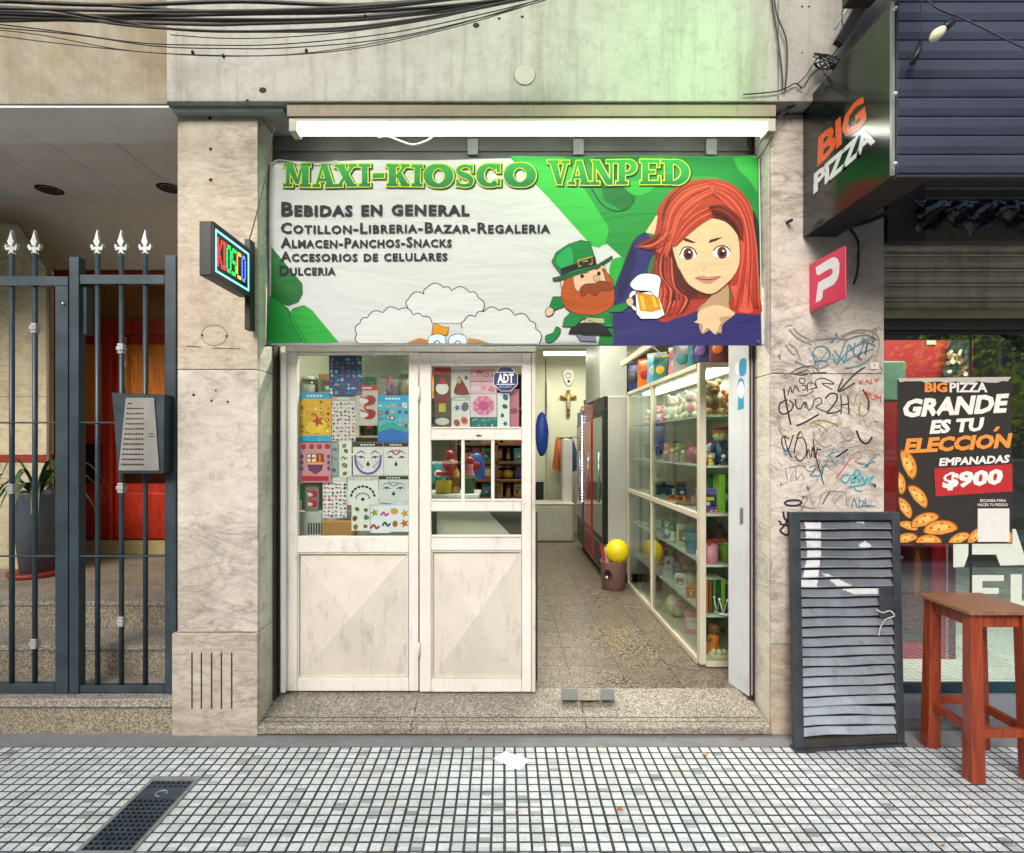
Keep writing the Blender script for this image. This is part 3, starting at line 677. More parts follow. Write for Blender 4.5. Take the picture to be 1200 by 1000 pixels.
# ------------------------------------------------------------------ kiosk doors
DD = 3.08
def fb(par, nm, a, b, c, d_, D=DD, t=.04, m=m_cream, bev=.003, y=0): return MB(m).pbox(a, b, c, d_, D + y, t).build(nm, parent=par, bevel=bev)
m_cream2 = paint('#c8c1b7', 0.4, 0, 0.1, 3, 0.1, 0.4)
frm = thing('door_frame', 'cream painted steel frame standing at the left of the doorway', 'door frame')
fb(frm, 'jamb', 328.5, 334, 413, 812, 3.045, .09); fb(frm, 'head', 334.2, 628, 406, 412.4, 3.075, .06)
m_glass = glass()
lw = thing('glazed_door_leaf', 'left cream steel door leaf with sticker sheets behind its large pane', 'door')
fb(lw, 'stile', 334.5, 348, 413, 810); fb(lw, 'stile', 479, 490.2, 413, 810); fb(lw, 'rail', 348.2, 478.8, 629, 647.5); fb(lw, 'rail', 348.2, 478.8, 795, 810)
fb(lw, 'rail', 348.2, 478.8, 413, 416)
MB(m_glass).pbox(346, 481, 414, 631, DD + .018, .004).build('pane', parent=lw)
def pyramid(par, a, b, c, d_, mt, h=.05, apx=None):
    q = [P(a, c, DD + .02), P(b, c, DD + .02), P(b, d_, DD + .02), P(a, d_, DD + .02)]
    cx_, cy_ = apx or ((a + b) / 2, (c + d_) / 2); ap = P(cx_, cy_, DD + .02) - Vector((0, h, 0))
    MB(mt).add(q + [ap], [(0, 4, 1), (1, 4, 2), (2, 4, 3), (3, 4, 0)]).build('embossed_panel', parent=par, solid=.002)
    for (e, f, g_, k) in ((a, b, c, c + 1.6), (a, b, d_ - 1.6, d_), (a, a + 1.6, c + 1.7, d_ - 1.7), (b - 1.6, b, c + 1.7, d_ - 1.7)): fb(par, 'bead', e, f, g_, k, y=.002, t=.02, bev=.001, m=m_cream2)
pyramid(lw, 348.5, 478.5, 648, 794.6, m_cream2)
rd = thing('kiosk_door', 'right cream steel door leaf with three small panes and a blue octagon sticker', 'door')
fb(rd, 'stile', 491.6, 505, 414, 811); fb(rd, 'stile', 611.5, 622.5, 414, 811)
for c, d_ in ((414, 429), (500.5, 516), (585.5, 599.5), (628, 645), (796, 811)): fb(rd, 'rail', 505.2, 611.3, c, d_, y=.001)
fb(rd, 'mullion', 540.5, 544.5, 516.2, 585.3, y=.003, t=.03); fb(rd, 'mullion', 575.5, 579.5, 516.2, 585.3, y=.003, t=.03)
MB(m_cream2).box(X_(623, DD), X_(627.5, DD), DD - .004, DD + .05, Z_(811, DD), Z_(414, DD)).build('closing_stile', parent=rd, bevel=.002)
for a, b, c, d_ in ((505, 611.5, 429, 500.5), (505, 540.6, 516, 585.5), (544.4, 575.6, 516, 585.5), (579.4, 611.5, 516, 585.5), (505, 611.5, 599.5, 628)):
    MB(m_glass).pbox(a - 1, b + 1, c - 1, d_ + 1, DD + .018, .004).build('pane', parent=rd)
    for (e, f, g_, k) in ((a, b, c - 2, c - .2), (a, b, d_ + .2, d_ + 2)): fb(rd, 'bead', e, f, g_, k, y=-.004, t=.006, bev=.001, m=m_cream2)
pyramid(rd, 505.5, 611, 645.5, 795.5, m_cream2)
for py in (462, 762): MB(m_cream2).tube([P(491, py - 9, DD - .006), P(491, py + 9, DD - .006)], .007, 8).build('hinge', parent=rd)
MB(paint('#7d1f1a', .5)).ball(P(561, 510.5, DD - .002), (.016, .004, .005), 8, 6).build('keyhole_cover', parent=rd)
# octagon alarm sticker
oc = thing('alarm_sticker', 'navy blue octagonal alarm company sticker in the upper pane of the kiosk door', 'sticker')
ob = MB().on(onY(DD + .0145), .0002, .00005); cx_, cy_ = 592.5, 444.5
def octo(r): return [(cx_ + r * math.cos(math.pi / 8 + i * math.pi / 4), cy_ + r * math.sin(math.pi / 8 + i * math.pi / 4)) for i in range(8)]
ob.ink(octo(15.5), ink('#c8cbd4')); ob.ink(octo(14.8), ink('#1d2658')); ob.build('base', parent=oc)
ob = MB().on(onY(DD + .0145), .0006, .00005); letters(ob, 'ADT', lrect(583, 438, 602, 449), ink('#e6e9f0'), .03); letters(ob, 'SECURITY', lrect(585, 452, 600, 454.5), ink('#9aa5cf'), .01)
ob.line([(582, 436.5), (603, 436.5)], .8, ink('#e6e9f0'), False); ob.line([(582, 450.5), (603, 450.5)], .8, ink('#e6e9f0'), False); ob.build('lettering', parent=oc)

# white folding side leaf at the right of the doorway
wl = thing('white_side_leaf', 'narrow white door leaf folded open at the right of the doorway', 'door')
a0 = Vector((X_(877.5, 3.03), 3.03, 0)); a1 = Vector((X_(854, 3.20), 3.20, 0)); n_ = Vector((a1.y - a0.y, -(a1.x - a0.x), 0)).normalized() * .03
m_w = paint('#bfc3c6', .45, 0, .05, 4, .1, .25)
MB(m_w).prism([a0 + Vector((0, 0, .112)), a1 + Vector((0, 0, .112)), a1 + Vector((0, 0, 2.44)), a0 + Vector((0, 0, 2.44))], n_).build('leaf', parent=wl, bevel=.003)
def onL(px, py, k=0):
    # ray to the leaf plane
    d = Vector(((px - CX) / F, 1, -(py - CY) / F)); nn = Vector((n_.x, n_.y, 0)).normalized(); t_ = (a0.x * nn.x + a0.y * nn.y) / (d.x * nn.x + d.y * nn.y); q = d * t_
    return Vector((q.x, q.y, H + q.z)) - nn * k
s_ = MB().on(onL, .0006, .00008)
s_.ink([(866, 449), (871, 446), (872, 479), (864.5, 481)], ink('#2a8aa8')); s_.oval(868.5, 452, 4, 9, ink('#1c7fae')); s_.oval(865, 432, 3.5, 8, ink('#d9dde0')); s_.ink([(867, 423), (874, 421), (874, 438), (867, 440)], ink('#1f86b5'), True); s_.oval(868.5, 457, 3.6, 10, ink('#e2e6e8')); s_.oval(868.5, 457, 2.6, 8, ink('#cfd5d8'))
o = s_.build('door_stickers', parent=wl)
MB(paint('#80827f', .4, .3)).prism([onL(a, b, .001) for a, b in ((867, 596), (871, 595), (871, 614), (867, 615))], (0, -.001, 0)).build('flush_handle', parent=wl)

# ------------------------------------------------------------------ banner
BD = 2.95
bn = thing('shop_banner', 'white and green vinyl banner stretched across the kiosk doorway', 'banner')
def bmap(px, py, k=0.0):
    # gentle sag between the ties and rippled lower hem
    q = P(px, py, BD); u = (px - 313) / 577; v = (py - 181) / 226
    q.y += -k + .010 * math.sin(u * 9.0 + v * 3) * v + .006 * math.sin(u * 23 - v * 5) * (1 - v) - .02 * v
    return q
quad = [(315.5, 190), (888, 182.5), (890.5, 406), (313, 407)]
def inq(u, v):
    a = [quad[0][i] * (1 - u) + quad[1][i] * u for i in (0, 1)]; b = [quad[3][i] * (1 - u) + quad[2][i] * u for i in (0, 1)]; return (a[0] * (1 - v) + b[0] * v, a[1] * (1 - v) + b[1] * v)
NU, NV = 64, 26; vs = [bmap(*inq(i / NU, j / NV)) for j in range(NV + 1) for i in range(NU + 1)]
b = MB(vinyl('#b6b8b8')); b.smooth = True; b.add(vs, [(j * (NU + 1) + i, j * (NU + 1) + i + 1, (j + 1) * (NU + 1) + i + 1, (j + 1) * (NU + 1) + i) for j in range(NV) for i in range(NU)])
b.build('vinyl_sheet', parent=bn, solid=-.0012)
per = [inq(i / 40, 0) for i in range(41)] + [inq(1, i / 16) for i in range(1, 17)] + [inq(1 - i / 40, 1) for i in range(1, 41)] + [inq(0, 1 - i / 16) for i in range(1, 16)]
def dens(pts, m=9):
    """split polygon edges so print follows the sheet"""
    out = []
    for i, (a, b_) in enumerate(pts):
        c, d_ = pts[(i + 1) % len(pts)]; k = max(1, int(math.hypot(c - a, d_ - b_) / m)); out += [(a + (c - a) * t / k, b_ + (d_ - b_) * t / k) for t in range(k)]
    return out
def clipgrid(pts):
    """cells of a 9-pixel lattice cut against a polygon (Sutherland-Hodgman per cell) so large areas bend with the sheet"""
    xs = [p[0] for p in pts]; ys = [p[1] for p in pts]; G = 6.0; out = []
    tri = tessellate_polygon([[Vector((a, b_, 0)) for a, b_ in pts]])
    for t in tri:
        T = [pts[i] for i in t]; x0, x1 = min(p[0] for p in T), max(p[0] for p in T); y0, y1 = min(p[1] for p in T), max(p[1] for p in T)
        gx = int(x0 // G)
        while gx * G < x1:
            gy = int(y0 // G)
            while gy * G < y1:
                poly = T
                for ax, s, lim in ((0, 1, gx * G), (0, -1, gx * G + G), (1, 1, gy * G), (1, -1, gy * G + G)):
                    new = []
                    for i in range(len(poly)):
                        A, B = poly[i], poly[(i + 1) % len(poly)]; da = s * (A[ax] - lim); db = s * (B[ax] - lim)
                        if da >= 0: new.append(A)
                        if (da > 0 > db) or (da < 0 < db): q = da / (da - db); new.append((A[0] + (B[0] - A[0]) * q, A[1] + (B[1] - A[1]) * q))
                    poly = new
                    if not poly: break
                if len(poly) > 2: out.append(poly)
                gy += 1
            gx += 1
    return out
class Art(MB):
    def ink(s, pts, mat, smooth=False, n=5):
        s.cur = mat
        if smooth: pts = [(p.x, p.y) for p in catmull([(a, b_, 0) for a, b_ in pts], True, n)]
        k = s._k()
        area = (max(p[0] for p in pts) - min(p[0] for p in pts)) * (max(p[1] for p in pts) - min(p[1] for p in pts))
        if area > 400:
            for c in clipgrid(pts): s.add([s.mp(a, b_, k) for a, b_ in c], [tuple(range(len(c)))])
            return s
        return s.flat([s.mp(a, b_, k) for a, b_ in pts])
def A6(pts): return [(625 + a / 4.167, 170 + b_ / 4.167) for a, b_ in pts]
def A7(pts): return [(300 + a / 3.3333, 170 + b_ / 3.3333) for a, b_ in pts]
V = vinyl
bg = Art().on(bmap, .0004, .00014)
bg.ink([(596, 183.6), (888, 182.8), (890.3, 405.8), (700, 406)] + A6([(370, 640), (430, 548), (360, 485), (300, 500)]), V('#1b7434', '#2f9a45'))
bg.ink(A6([(-110, 58), (150, 56), (362, 395), (368, 425), (352, 480), (318, 505), (285, 495), (262, 470)]), V('#2fa53a', '#3fbf4e'))
bg.ink(A6([(240, 60), (300, 60), (345, 270), (440, 325), (485, 290), (500, 250), (440, 200), (520, 60)]), V('#1f7037'), False)
bg.line(A6([(285, 215), (330, 285), (385, 320), (440, 322), (485, 285), (490, 262)]), 1.6, V('#174f2a'))
bg.ink(A6([(435, 185), (455, 222), (490, 246), (530, 246), (575, 222), (580, 185)]), V('#39b44a'), True)
bg.ink(A6([(370, 610), (385, 565), (425, 548), (440, 560), (420, 640), (395, 690), (375, 660)]), V('#2fa83f'), True)
bg.ink(A6([(975, 62), (1090, 58), (1095, 235), (1050, 165), (1000, 120)]), V('#37bb48'), False)
bg.ink(A6([(640, 60), (975, 60), (1000, 120), (1060, 190), (1094, 250), (1096, 470), (1040, 300), (900, 150), (760, 150)]), V('#1d8a3c'), False)
bg.ink(A7([(62, 400), (185, 545), (187, 585), (170, 618), (130, 632), (90, 620), (62, 592)]), V('#14632a', '#1c7a35'), False)
bg.ink(A7([(55, 590), (130, 640), (205, 776), (48, 778)]), V('#1f9a38'), False)
bg.ink(A7([(150, 640), (195, 630), (225, 650), (330, 776), (190, 778), (135, 690)]), V('#25a83c'), False)
bg.line(A7([(190, 775), (140, 690), (145, 650), (190, 631)]), 1.0, V('#17682b')); bg.line(A7([(62, 594), (120, 640), (205, 777)]), .8, V('#17682b'))
bg.line([(315.8, 190), (315.3, 406)], 1.0, V('#26332c'), False); bg.line([(313, 406.4), (600, 406.0), (889.5, 405.2)], 1.3, V('#2c4a44'), False); bg.line([(888.6, 184), (890, 405)], 1.2, V('#a9c9bd'), False)
bg.build('background_print', parent=bn)
# foam clouds
fo = Art().on(bmap, .0032, .00005); ol = V('#2a2427')
def scallop(pts, r=1): 
    out = []
    for i in range(len(pts) - 1):
        (a, b_), (c, d_) = pts[i], pts[i + 1]; dx, dy = c - a, d_ - b_; q = math.hypot(dx, dy)
        for t in range(6): u = t / 6; out.append((a + dx * u + dy / q * math.sin(math.pi * u) * q * .28 * r, b_ + dy * u - dx / q * math.sin(math.pi * u) * q * .28 * r))
    out.append(pts[-1]); return out
c1 = A7(scallop([(597, 640), (600, 605), (660, 588), (668, 565), (735, 562), (765, 575), (835, 580), (868, 600), (885, 655)]))
c2 = A7(scallop([(405, 778), (400, 745), (412, 700), (440, 680), (500, 660), (560, 648), (618, 670), (655, 675), (690, 700)]))
c3 = A7(scallop([(808, 720), (815, 690), (858, 675), (890, 655), (950, 650), (1010, 668), (1070, 690), (1092, 720), (1105, 778)]))
wht = V('#bdbfbf')
fo.ink(c1 + A7([(885, 700), (600, 700)]), wht); fo.line(c1, 1.1, ol, False)
fo.ink(c2 + A7([(700, 778)]), wht); fo.line(c2, 1.1, ol, False); fo.ink(c3 + A7([(820, 778)]), wht); fo.line(c3, 1.1, ol, False)
fo.ink(A7([(695, 700), (712, 705), (730, 715), (755, 715), (750, 745), (735, 748), (700, 745), (688, 748)]), V('#e09a1e')); fo.line(A7([(695, 700), (712, 705), (730, 715), (755, 715), (750, 745), (735, 748), (700, 745), (688, 748)]), .7, ol, False, True)
for x in (710, 790): fo.ink(A7([(x - 36, 778), (x - 30, 752), (x, 742), (x + 28, 750), (x + 34, 778)]), V('#c5dde6')); fo.line(A7([(x - 36, 778), (x - 30, 752), (x, 742), (x + 28, 750), (x + 34, 778)]), .7, ol); fo.line(A7([(x - 14, 777), (x, 768), (x + 12, 777)]), 1.2, ol)
fo.ink(A7([(590, 778), (640, 758), (672, 765), (675, 778)]), V('#c27a35')); fo.ink(A7([(828, 756), (870, 762), (915, 778), (826, 778)]), V('#b98a4c'))
fo.build('foam_drawing', parent=bn)
# lettering lines
tk = V('#24262a')
for s, q, bd in (('Bebidas en general', lrect(330.5, 237.6, 550.5, 254.6), .036), ('Cotillon-Libreria-Bazar-Regaleria', lrect(330, 261.8, 644.5, 275), .028), ('Almacen-Panchos-Snacks', lrect(330, 279.3, 530, 291.8), .030), ('Accesorios de celulares', lrect(329.5, 295.8, 525, 307.8), .030), ('Dulceria', lrect(328.5, 312.2, 394.5, 324), .030)):
    tx = MB().on(bmap, .0056, .00005); letters(tx, s, q, tk, bd, 1.12, True); tx.build('lettering', parent=bn)
# headline in slab serif capitals
def R_(x0, y0, x1, y1): return ('p', [(x0, y0), (x1, y0), (x1, y1), (x0, y1)])
def Pl(*c): return ('p', [(c[i], c[i + 1]) for i in range(0, len(c), 2)])
def arc(cx, cy, rx, ry, a0, a1, w0, w1, n=22): 
    pts = []; ws = []
    for i in range(n + 1):
        a = math.radians(a0 + (a1 - a0) * i / n); pts.append((cx + rx * math.cos(a), cy + ry * math.sin(a))); ws.append(w0 + (w1 - w0) * abs(math.cos(a)))
    return ('s', pts, ws)
sS = catmull([(.84, .78, 0), (.7, .92, 0), (.48, .95, 0), (.2, .85, 0), (.17, .68, 0), (.4, .55, 0), (.68, .44, 0), (.83, .28, 0), (.74, .1, 0), (.46, .05, 0), (.22, .1, 0), (.1, .26, 0)], False, 3)
GL = {'I': [R_(.28, .0, .72, 1), R_(.05, 0, .95, .13), R_(.05, .87, .95, 1)],
 'M': [R_(.10, 0, .22, 1), R_(.68, 0, .92, 1), Pl(.05, 1, .34, 1, .58, .12, .46, .12), Pl(.46, .12, .56, .12, .74, 1, .66, 1), R_(0, 0, .32, .12), R_(.6, 0, 1, .12), R_(0, .88, .2, 1), R_(.8, .88, 1, 1)],
 'A': [Pl(.40, 1, .64, 1, .95, 0, .64, 0), Pl(.40, 1, .50, 1, .2, 0, .1, 0), R_(.28, .26, .7, .38), R_(0, 0, .32, .12), R_(.56, 0, 1, .12)],
 'X': [Pl(.05, 1, .40, 1, .95, 0, .60, 0), Pl(.82, 1, .95, 1, .22, 0, .08, 0), R_(0, 0, .36, .12), R_(.54, 0, 1, .12), R_(0, .88, .46, 1), R_(.64, .88, 1, 1)],
 'K': [R_(.1, 0, .40, 1), R_(0, 0, .5, .12), R_(0, .88, .5, 1), Pl(.36, .42, .48, .40, .92, 1, .78, 1), Pl(.42, .52, .58, .70, 1, 0, .66, 0), R_(.62, .88, 1, 1), R_(.62, 0, 1, .12)],
 'O': [arc(.5, .5, .37, .44, 0, 360, .12, .30, 30)], 'C': [arc(.52, .5, .38, .44, 48, 312, .12, .30), R_(.80, .62, .92, 1), R_(.84, .02, .93, .3)],
 'S': [('s', [(p.x, p.y) for p in sS], [.12 + .16 * math.exp(-((i - 17) / 7) ** 2) for i in range(len(sS))]), R_(.80, .66, .90, .98), R_(.06, .03, .15, .34)],
 'V': [Pl(.08, 1, .42, 1, .64, 0, .44, 0), Pl(.80, 1, .92, 1, .62, 0, .52, 0), R_(0, .88, .5, 1), R_(.64, .88, 1, 1)],
 'N': [R_(.12, 0, .22, 1), R_(.78, 0, .88, 1), Pl(.06, 1, .36, 1, .88, 0, .64, 0), R_(0, 0, .36, .12), R_(.64, .88, 1, 1)],
 'P': [R_(.12, 0, .42, 1), R_(0, 0, .56, .12), R_(0, .88, .5, 1), arc(.42, .70, .42, .25, 90, -90, .10, .27, 14)],
 'E': [R_(.1, 0, .4, 1), R_(0, .88, .95, 1), R_(0, 0, 1, .12), R_(.3, .44, .74, .56), R_(.85, .70, .95, 1), R_(.90, 0, 1, .32)],
 'D': [R_(.12, 0, .40, 1), R_(0, 0, .5, .12), R_(0, .88, .5, 1), arc(.40, .5, .45, .44, 90, -90, .12, .30, 18)], '-': [R_(0, .38, 1, .58)]}
def grow(p, e):
    n = len(p); A = sum(p[i][0] * p[(i + 1) % n][1] - p[(i + 1) % n][0] * p[i][1] for i in range(n)); sg = 1 if A > 0 else -1; out = []
    for i in range(n):
        a, b_, c = p[i - 1], p[i], p[(i + 1) % n]; d1 = Vector((b_[0] - a[0], b_[1] - a[1])).normalized(); d2 = Vector((c[0] - b_[0], c[1] - b_[1])).normalized()
        n1 = Vector((d1.y, -d1.x)) * sg; n2 = Vector((d2.y, -d2.x)) * sg; m = n1 + n2; k = m.length_squared; m = m * (2 / k) * e if k > .35 else n1 * e * 1.5; out.append((b_[0] + m.x, b_[1] + m.y))
    return out
heads = [('M', 332, 365), ('A', 366, 394), ('X', 392, 419), ('I', 420, 436), ('-', 437, 451.5), ('K', 453, 481), ('I', 481.5, 497), ('O', 496.5, 531.5), ('S', 533, 557), ('C', 558, 589), ('O', 590.5, 628), ('V', 641, 668), ('A', 665, 692), ('N', 691, 722), ('P', 721, 747), ('E', 749, 774), ('D', 774, 808.5)]
for nm, mt, e, dx, dy, base in (('headline_shadow', V('#2a3a22'), 1.7, 1.3, 1.1, .0030), ('headline_outline', V('#d8e83a'), 1.35, 0, 0, .0044), ('headline_letters', V('#1f7d4a', '!#35b04a'), 0.1, 0, 0, .0058)):
    h = MB(mt).on(bmap, base, 0.0); z_ = 0
    for ch, x0, x1 in heads:
        y1, y0 = (219.5, 193.5) if x0 < 630 else (217, 188.5)
        if ch == 'M': y0 -= 1.5
        W_, Hh = x1 - x0 - 1.5, y1 - y0
        for i_, g_ in enumerate(GL[ch]):
            k = base + i_ * .00014
            if g_[0] == 'p':
                q = [(x0 + .7 + a * W_ + dx, y1 - b_ * Hh + dy) for a, b_ in g_[1]]; q = grow(q, e) if e else q; h.flat([bmap(a, b_, k) for a, b_ in q])
            else:
                pts = [(x0 + .7 + a * W_ + dx, y1 - b_ * Hh + dy) for a, b_ in g_[1]]; L, Rr = [], []; n = len(pts); cl_ = math.hypot(pts[0][0] - pts[-1][0], pts[0][1] - pts[-1][1]) < .01
                for i in range(n):
                    a, b_ = pts[i - 1 if i else (n - 2 if cl_ else 0)], pts[i + 1 if i < n - 1 else (1 if cl_ else n - 1)]; tx_, ty_ = b_[0] - a[0], b_[1] - a[1]; q = math.hypot(tx_, ty_); w = g_[2][i] * W_ / 2 + e
                    p = pts[i]
                    if not cl_ and i in (0, n - 1) and e: s_ = -1 if i == 0 else 1; p = (p[0] + tx_ / q * e * s_, p[1] + ty_ / q * e * s_)
                    L.append(bmap(p[0] - ty_ / q * w, p[1] + tx_ / q * w, k)); Rr.append(bmap(p[0] + ty_ / q * w, p[1] - tx_ / q * w, k))
                h.add(L + Rr, [(i, i + 1, n + i + 1, n + i) for i in range(n - 1)])
    h.build(nm, parent=bn)
# woman drawing
wo = Art().on(bmap, .0030, .00005); hr, hr2, hd, hd2 = V('#a8352a', '#b84433'), V('#e0604a'), V('#7c2a22'), V('#5a221f')
pu, pud = V('#33306f'), V('#272356'); sk, skd = V('#e6c89e'), V('#c09c78')
wo.ink(A6([(600, 345), (575, 385), (545, 430), (590, 440), (620, 380)]), sk)
wo.ink(A6([(545, 428), (490, 470), (440, 590), (400, 690), (385, 820), (388, 985), (1103, 985), (1100, 820), (900, 760), (640, 860), (560, 700), (600, 480)]), pu)
wo.line(A6([(545, 428), (490, 470), (440, 590), (400, 690), (386, 820)]), .7, ol); wo.ink(A6([(480, 500), (440, 600), (410, 700), (430, 760), (500, 560)]), pud, True)
wo.ink(A6([(1060, 330), (1097, 400), (1099, 640), (1050, 620), (1035, 540)]), V('#222a30'), True)
wo.ink(A6([(850, 165), (930, 175), (1000, 215), (1060, 300), (1075, 420), (1085, 600), (1100, 760), (1098, 828), (1010, 830), (945, 815), (940, 700), (700, 700), (860, 760), (760, 830), (690, 850), (640, 870), (600, 850), (640, 760), (560, 640), (590, 520), (490, 500), (580, 455), (610, 330), (650, 250), (740, 185)]), hr, True)
wo.ink(A6([(690, 480), (650, 520), (640, 620), (680, 720), (780, 760), (860, 745), (800, 700), (710, 620)]), hd, True)
wo.ink(A6([(600, 440), (500, 495), (600, 500), (560, 600), (590, 640), (640, 560), (660, 500), (700, 460), (660, 420)]), hd, True)
wo.ink(A6([(590, 530), (555, 610), (575, 625), (600, 560)]), V('#1d8040'), True)
wo.ink(A6([(640, 640), (615, 720), (625, 800), (690, 790), (760, 770), (700, 730)]), hr2, True); wo.oval(*A6([(678, 745)])[0], 10, 5, V('#1c2522'), -.15)
wo.ink(A6([(1000, 330), (1055, 380), (1075, 520), (1080, 680), (1050, 600), (1010, 460)]), hr2, True); wo.ink(A6([(955, 700), (985, 790), (1000, 822), (1060, 815), (1040, 700), (1010, 620), (985, 690)]), hr2, True)
wo.ink(A6([(1020, 640), (1060, 700), (1090, 800), (1060, 790)]), hd, True)
wo.ink(A6([(860, 680), (862, 740), (800, 800), (795, 850), (812, 925), (860, 905), (905, 925), (915, 880), (975, 830), (945, 800), (940, 690)]), skd, True)
wo.ink(A6([(800, 820), (792, 860), (775, 872), (815, 885), (812, 930), (840, 900), (880, 932), (905, 880), (900, 850), (970, 835), (930, 800), (870, 790)]), sk, True)
wo.line(A6([(862, 740), (805, 800), (775, 872), (815, 885), (812, 930), (840, 902), (880, 932), (905, 880)]), .6, ol, False)
wo.ink(A6([(600, 470), (670, 470), (700, 600), (745, 690), (800, 735), (720, 770), (650, 700), (610, 600), (585, 530)]), hd2, True); wo.ink(A6([(620, 500), (660, 520), (670, 620), (720, 720), (660, 690), (620, 600)]), hd, True)
face = A6([(675, 478), (690, 440), (760, 400), (830, 365), (880, 362), (950, 385), (995, 430), (1002, 500), (998, 590), (960, 660), (900, 715), (855, 737), (800, 725), (740, 680), (705, 610), (680, 530)])
wo.ink(face, sk, True); wo.line(face, .6, V('#4a2c22'), True, True)
wo.ink(A6([(850, 300), (760, 380), (700, 450), (640, 520), (610, 500), (640, 420), (600, 330), (660, 250), (760, 200), (860, 190), (980, 250), (1040, 360), (1030, 480), (1000, 480), (985, 420), (930, 372), (880, 350), (830, 345)]), hr, True)
wo.ink(A6([(700, 400), (760, 340), (840, 260), (900, 215), (860, 200), (760, 240), (690, 320), (660, 390), (670, 430)]), hr2, True)
wo.ink(A6([(640, 300), (700, 250), (800, 215), (760, 270), (690, 330), (650, 380), (625, 370)]), hd, True)
wo.ink(A6([(760, 385), (850, 320), (920, 330), (985, 400), (1010, 470), (960, 400), (900, 362), (840, 360)]), hd2, True)
wo.ink(A6([(900, 195), (980, 240), (1030, 310), (1000, 300), (940, 250)]), hr2, True); wo.line(A6([(690, 480), (735, 420), (830, 362)]), .7, ol)
wo.line(A6([(850, 180), (880, 250), (960, 290), (1030, 380)]), 1.4, hd, True, False, True); wo.line(A6([(740, 190), (660, 270), (630, 350)]), 1.6, hd2, True, False, True)
for (cx_, cy_, ex, w_) in ((748, 538, 703, 1), (912, 532, 968, -1)):
    x, y = A6([(cx_, cy_)])[0]; wo.oval(x, y, 10.2, 7.4, V('#dcdcd8')); wo.oval(x + .8, y, 5.8, 7.2, V('#6b2c2c')); wo.oval(x + .8, y + .6, 2.6, 3.6, V('#241417')); wo.oval(x + 2.2, y - 2.2, 1.2, 1.4, V('#dcdcd8'), 0, 8)
    wo.line([(x - 9.5, y + (1.5 if w_ > 0 else -2)), (x - 5, y - 6.8), (x + 2, y - 8.2), (x + 8, y - (4.8 if w_ > 0 else 5.4)), (x + 10.5, y + (1 if w_ > 0 else -1.5))], 1.4, ol); wo.line([(x - 7, y + 5.2), (x, y + 6.8), (x + 7, y + 4.8)], .5, ol)
wo.ink(A6([(724, 460), (745, 462), (790, 482), (768, 484), (735, 474)]), hd2); wo.ink(A6([(850, 485), (858, 468), (890, 460), (920, 455), (890, 472)]), hd2)
wo.line(A6([(835, 600), (822, 622), (832, 628)]), .5, skd); wo.ink(A6([(780, 655), (820, 645), (845, 652), (870, 648), (905, 650), (860, 680), (825, 680)]), V('#c98f7c'), True); wo.line(A6([(790, 655), (825, 664), (870, 662), (908, 648)]), .8, V('#5a2622'))
rs_ = random.Random(21)
def flow(g0, g1, n_, cols, w0, w1):
    for i in range(n_):
        t = (i + .5) / n_ + rs_.uniform(-.02, .02); wo.line(A6([(p[0] * (1 - t) + q[0] * t, p[1] * (1 - t) + q[1] * t) for p, q in zip(g0, g1)]), rs_.uniform(w0, w1), cols[i % len(cols)], True, False, True)
hi = V('#d4563f'); hm_ = V('#983428')
flow([(850, 178), (740, 215), (660, 300), (625, 420), (590, 520)], [(880, 240), (800, 290), (730, 360), (700, 430), (650, 560)], 12, [hm_, hr2, hr, hr2, hi, hr], 2, 6)
flow([(870, 178), (980, 220), (1050, 330), (1085, 520), (1095, 800)], [(880, 240), (950, 300), (1005, 400), (1010, 560), (965, 800)], 12, [hr2, hm_, hr, hr, hi, hm_, hr2], 2.2, 6)
flow([(600, 520), (580, 600), (625, 700), (600, 850)], [(680, 560), (700, 700), (760, 760), (720, 830)], 11, [hm_, hr, hd, hr2, hd2, hr], 1.4, 5)
flow([(640, 400), (570, 460), (490, 498)], [(680, 460), (600, 520), (520, 505)], 5, [hm_, hd, hr2], 1, 3)
flow([(840, 350), (900, 340), (980, 400), (1008, 470)], [(850, 300), (930, 300), (1010, 370), (1020, 480)], 5, [hd2, hd, hm_], 1, 3)
flow([(850, 300), (770, 350), (710, 420), (675, 500)], [(880, 355), (820, 385), (750, 440), (690, 500)], 9, [hr, hr2, hm_, hr], 2.5, 5)
wo.line(A6([(705, 610), (745, 682), (805, 724), (856, 736), (900, 716), (960, 662)]), 1.2, V('#7a4a36'))
wo.build('woman_drawing', parent=bn)
# leprechaun drawing with mug
le = Art().on(bmap, .0066, .000045); gn, gnd, gnl = V('#15803f'), V('#0f5c31'), V('#24a457'); og, ogd = V('#b4521f'), V('#8e3c18'); bl = V('#1c1e22'); fl = V('#dfb99c')
def shape(pts, m, sm=True, w=.7):
    q = A6(pts); le.ink(q, m, sm); le.line(q, w, ol, sm, True)
shape([(60, 935), (95, 920), (110, 892), (132, 905), (118, 940), (88, 965), (62, 965)], gn)
shape([(170, 925), (190, 880), (260, 870), (350, 890), (382, 935)], bl, False)
shape([(205, 925), (250, 935), (300, 935), (305, 965), (225, 960)], V('#7b7690'), False)
shape([(150, 745), (95, 745), (78, 790), (100, 810), (150, 790), (185, 815), (150, 850), (140, 890), (200, 890), (240, 850), (350, 890), (385, 895), (370, 820), (430, 820), (465, 790), (450, 770), (380, 790), (300, 760)], gn, False)
shape([(75, 795), (58, 815), (65, 838), (90, 832), (98, 808)], fl); shape([(245, 860), (260, 845), (340, 850), (345, 875), (245, 872)], V('#b9b489'), False)
shape([(140, 665), (130, 680), (142, 712), (165, 708), (160, 675)], fl)
shape([(190, 640), (330, 590), (360, 650), (385, 700), (330, 740), (210, 740), (180, 690)], fl)
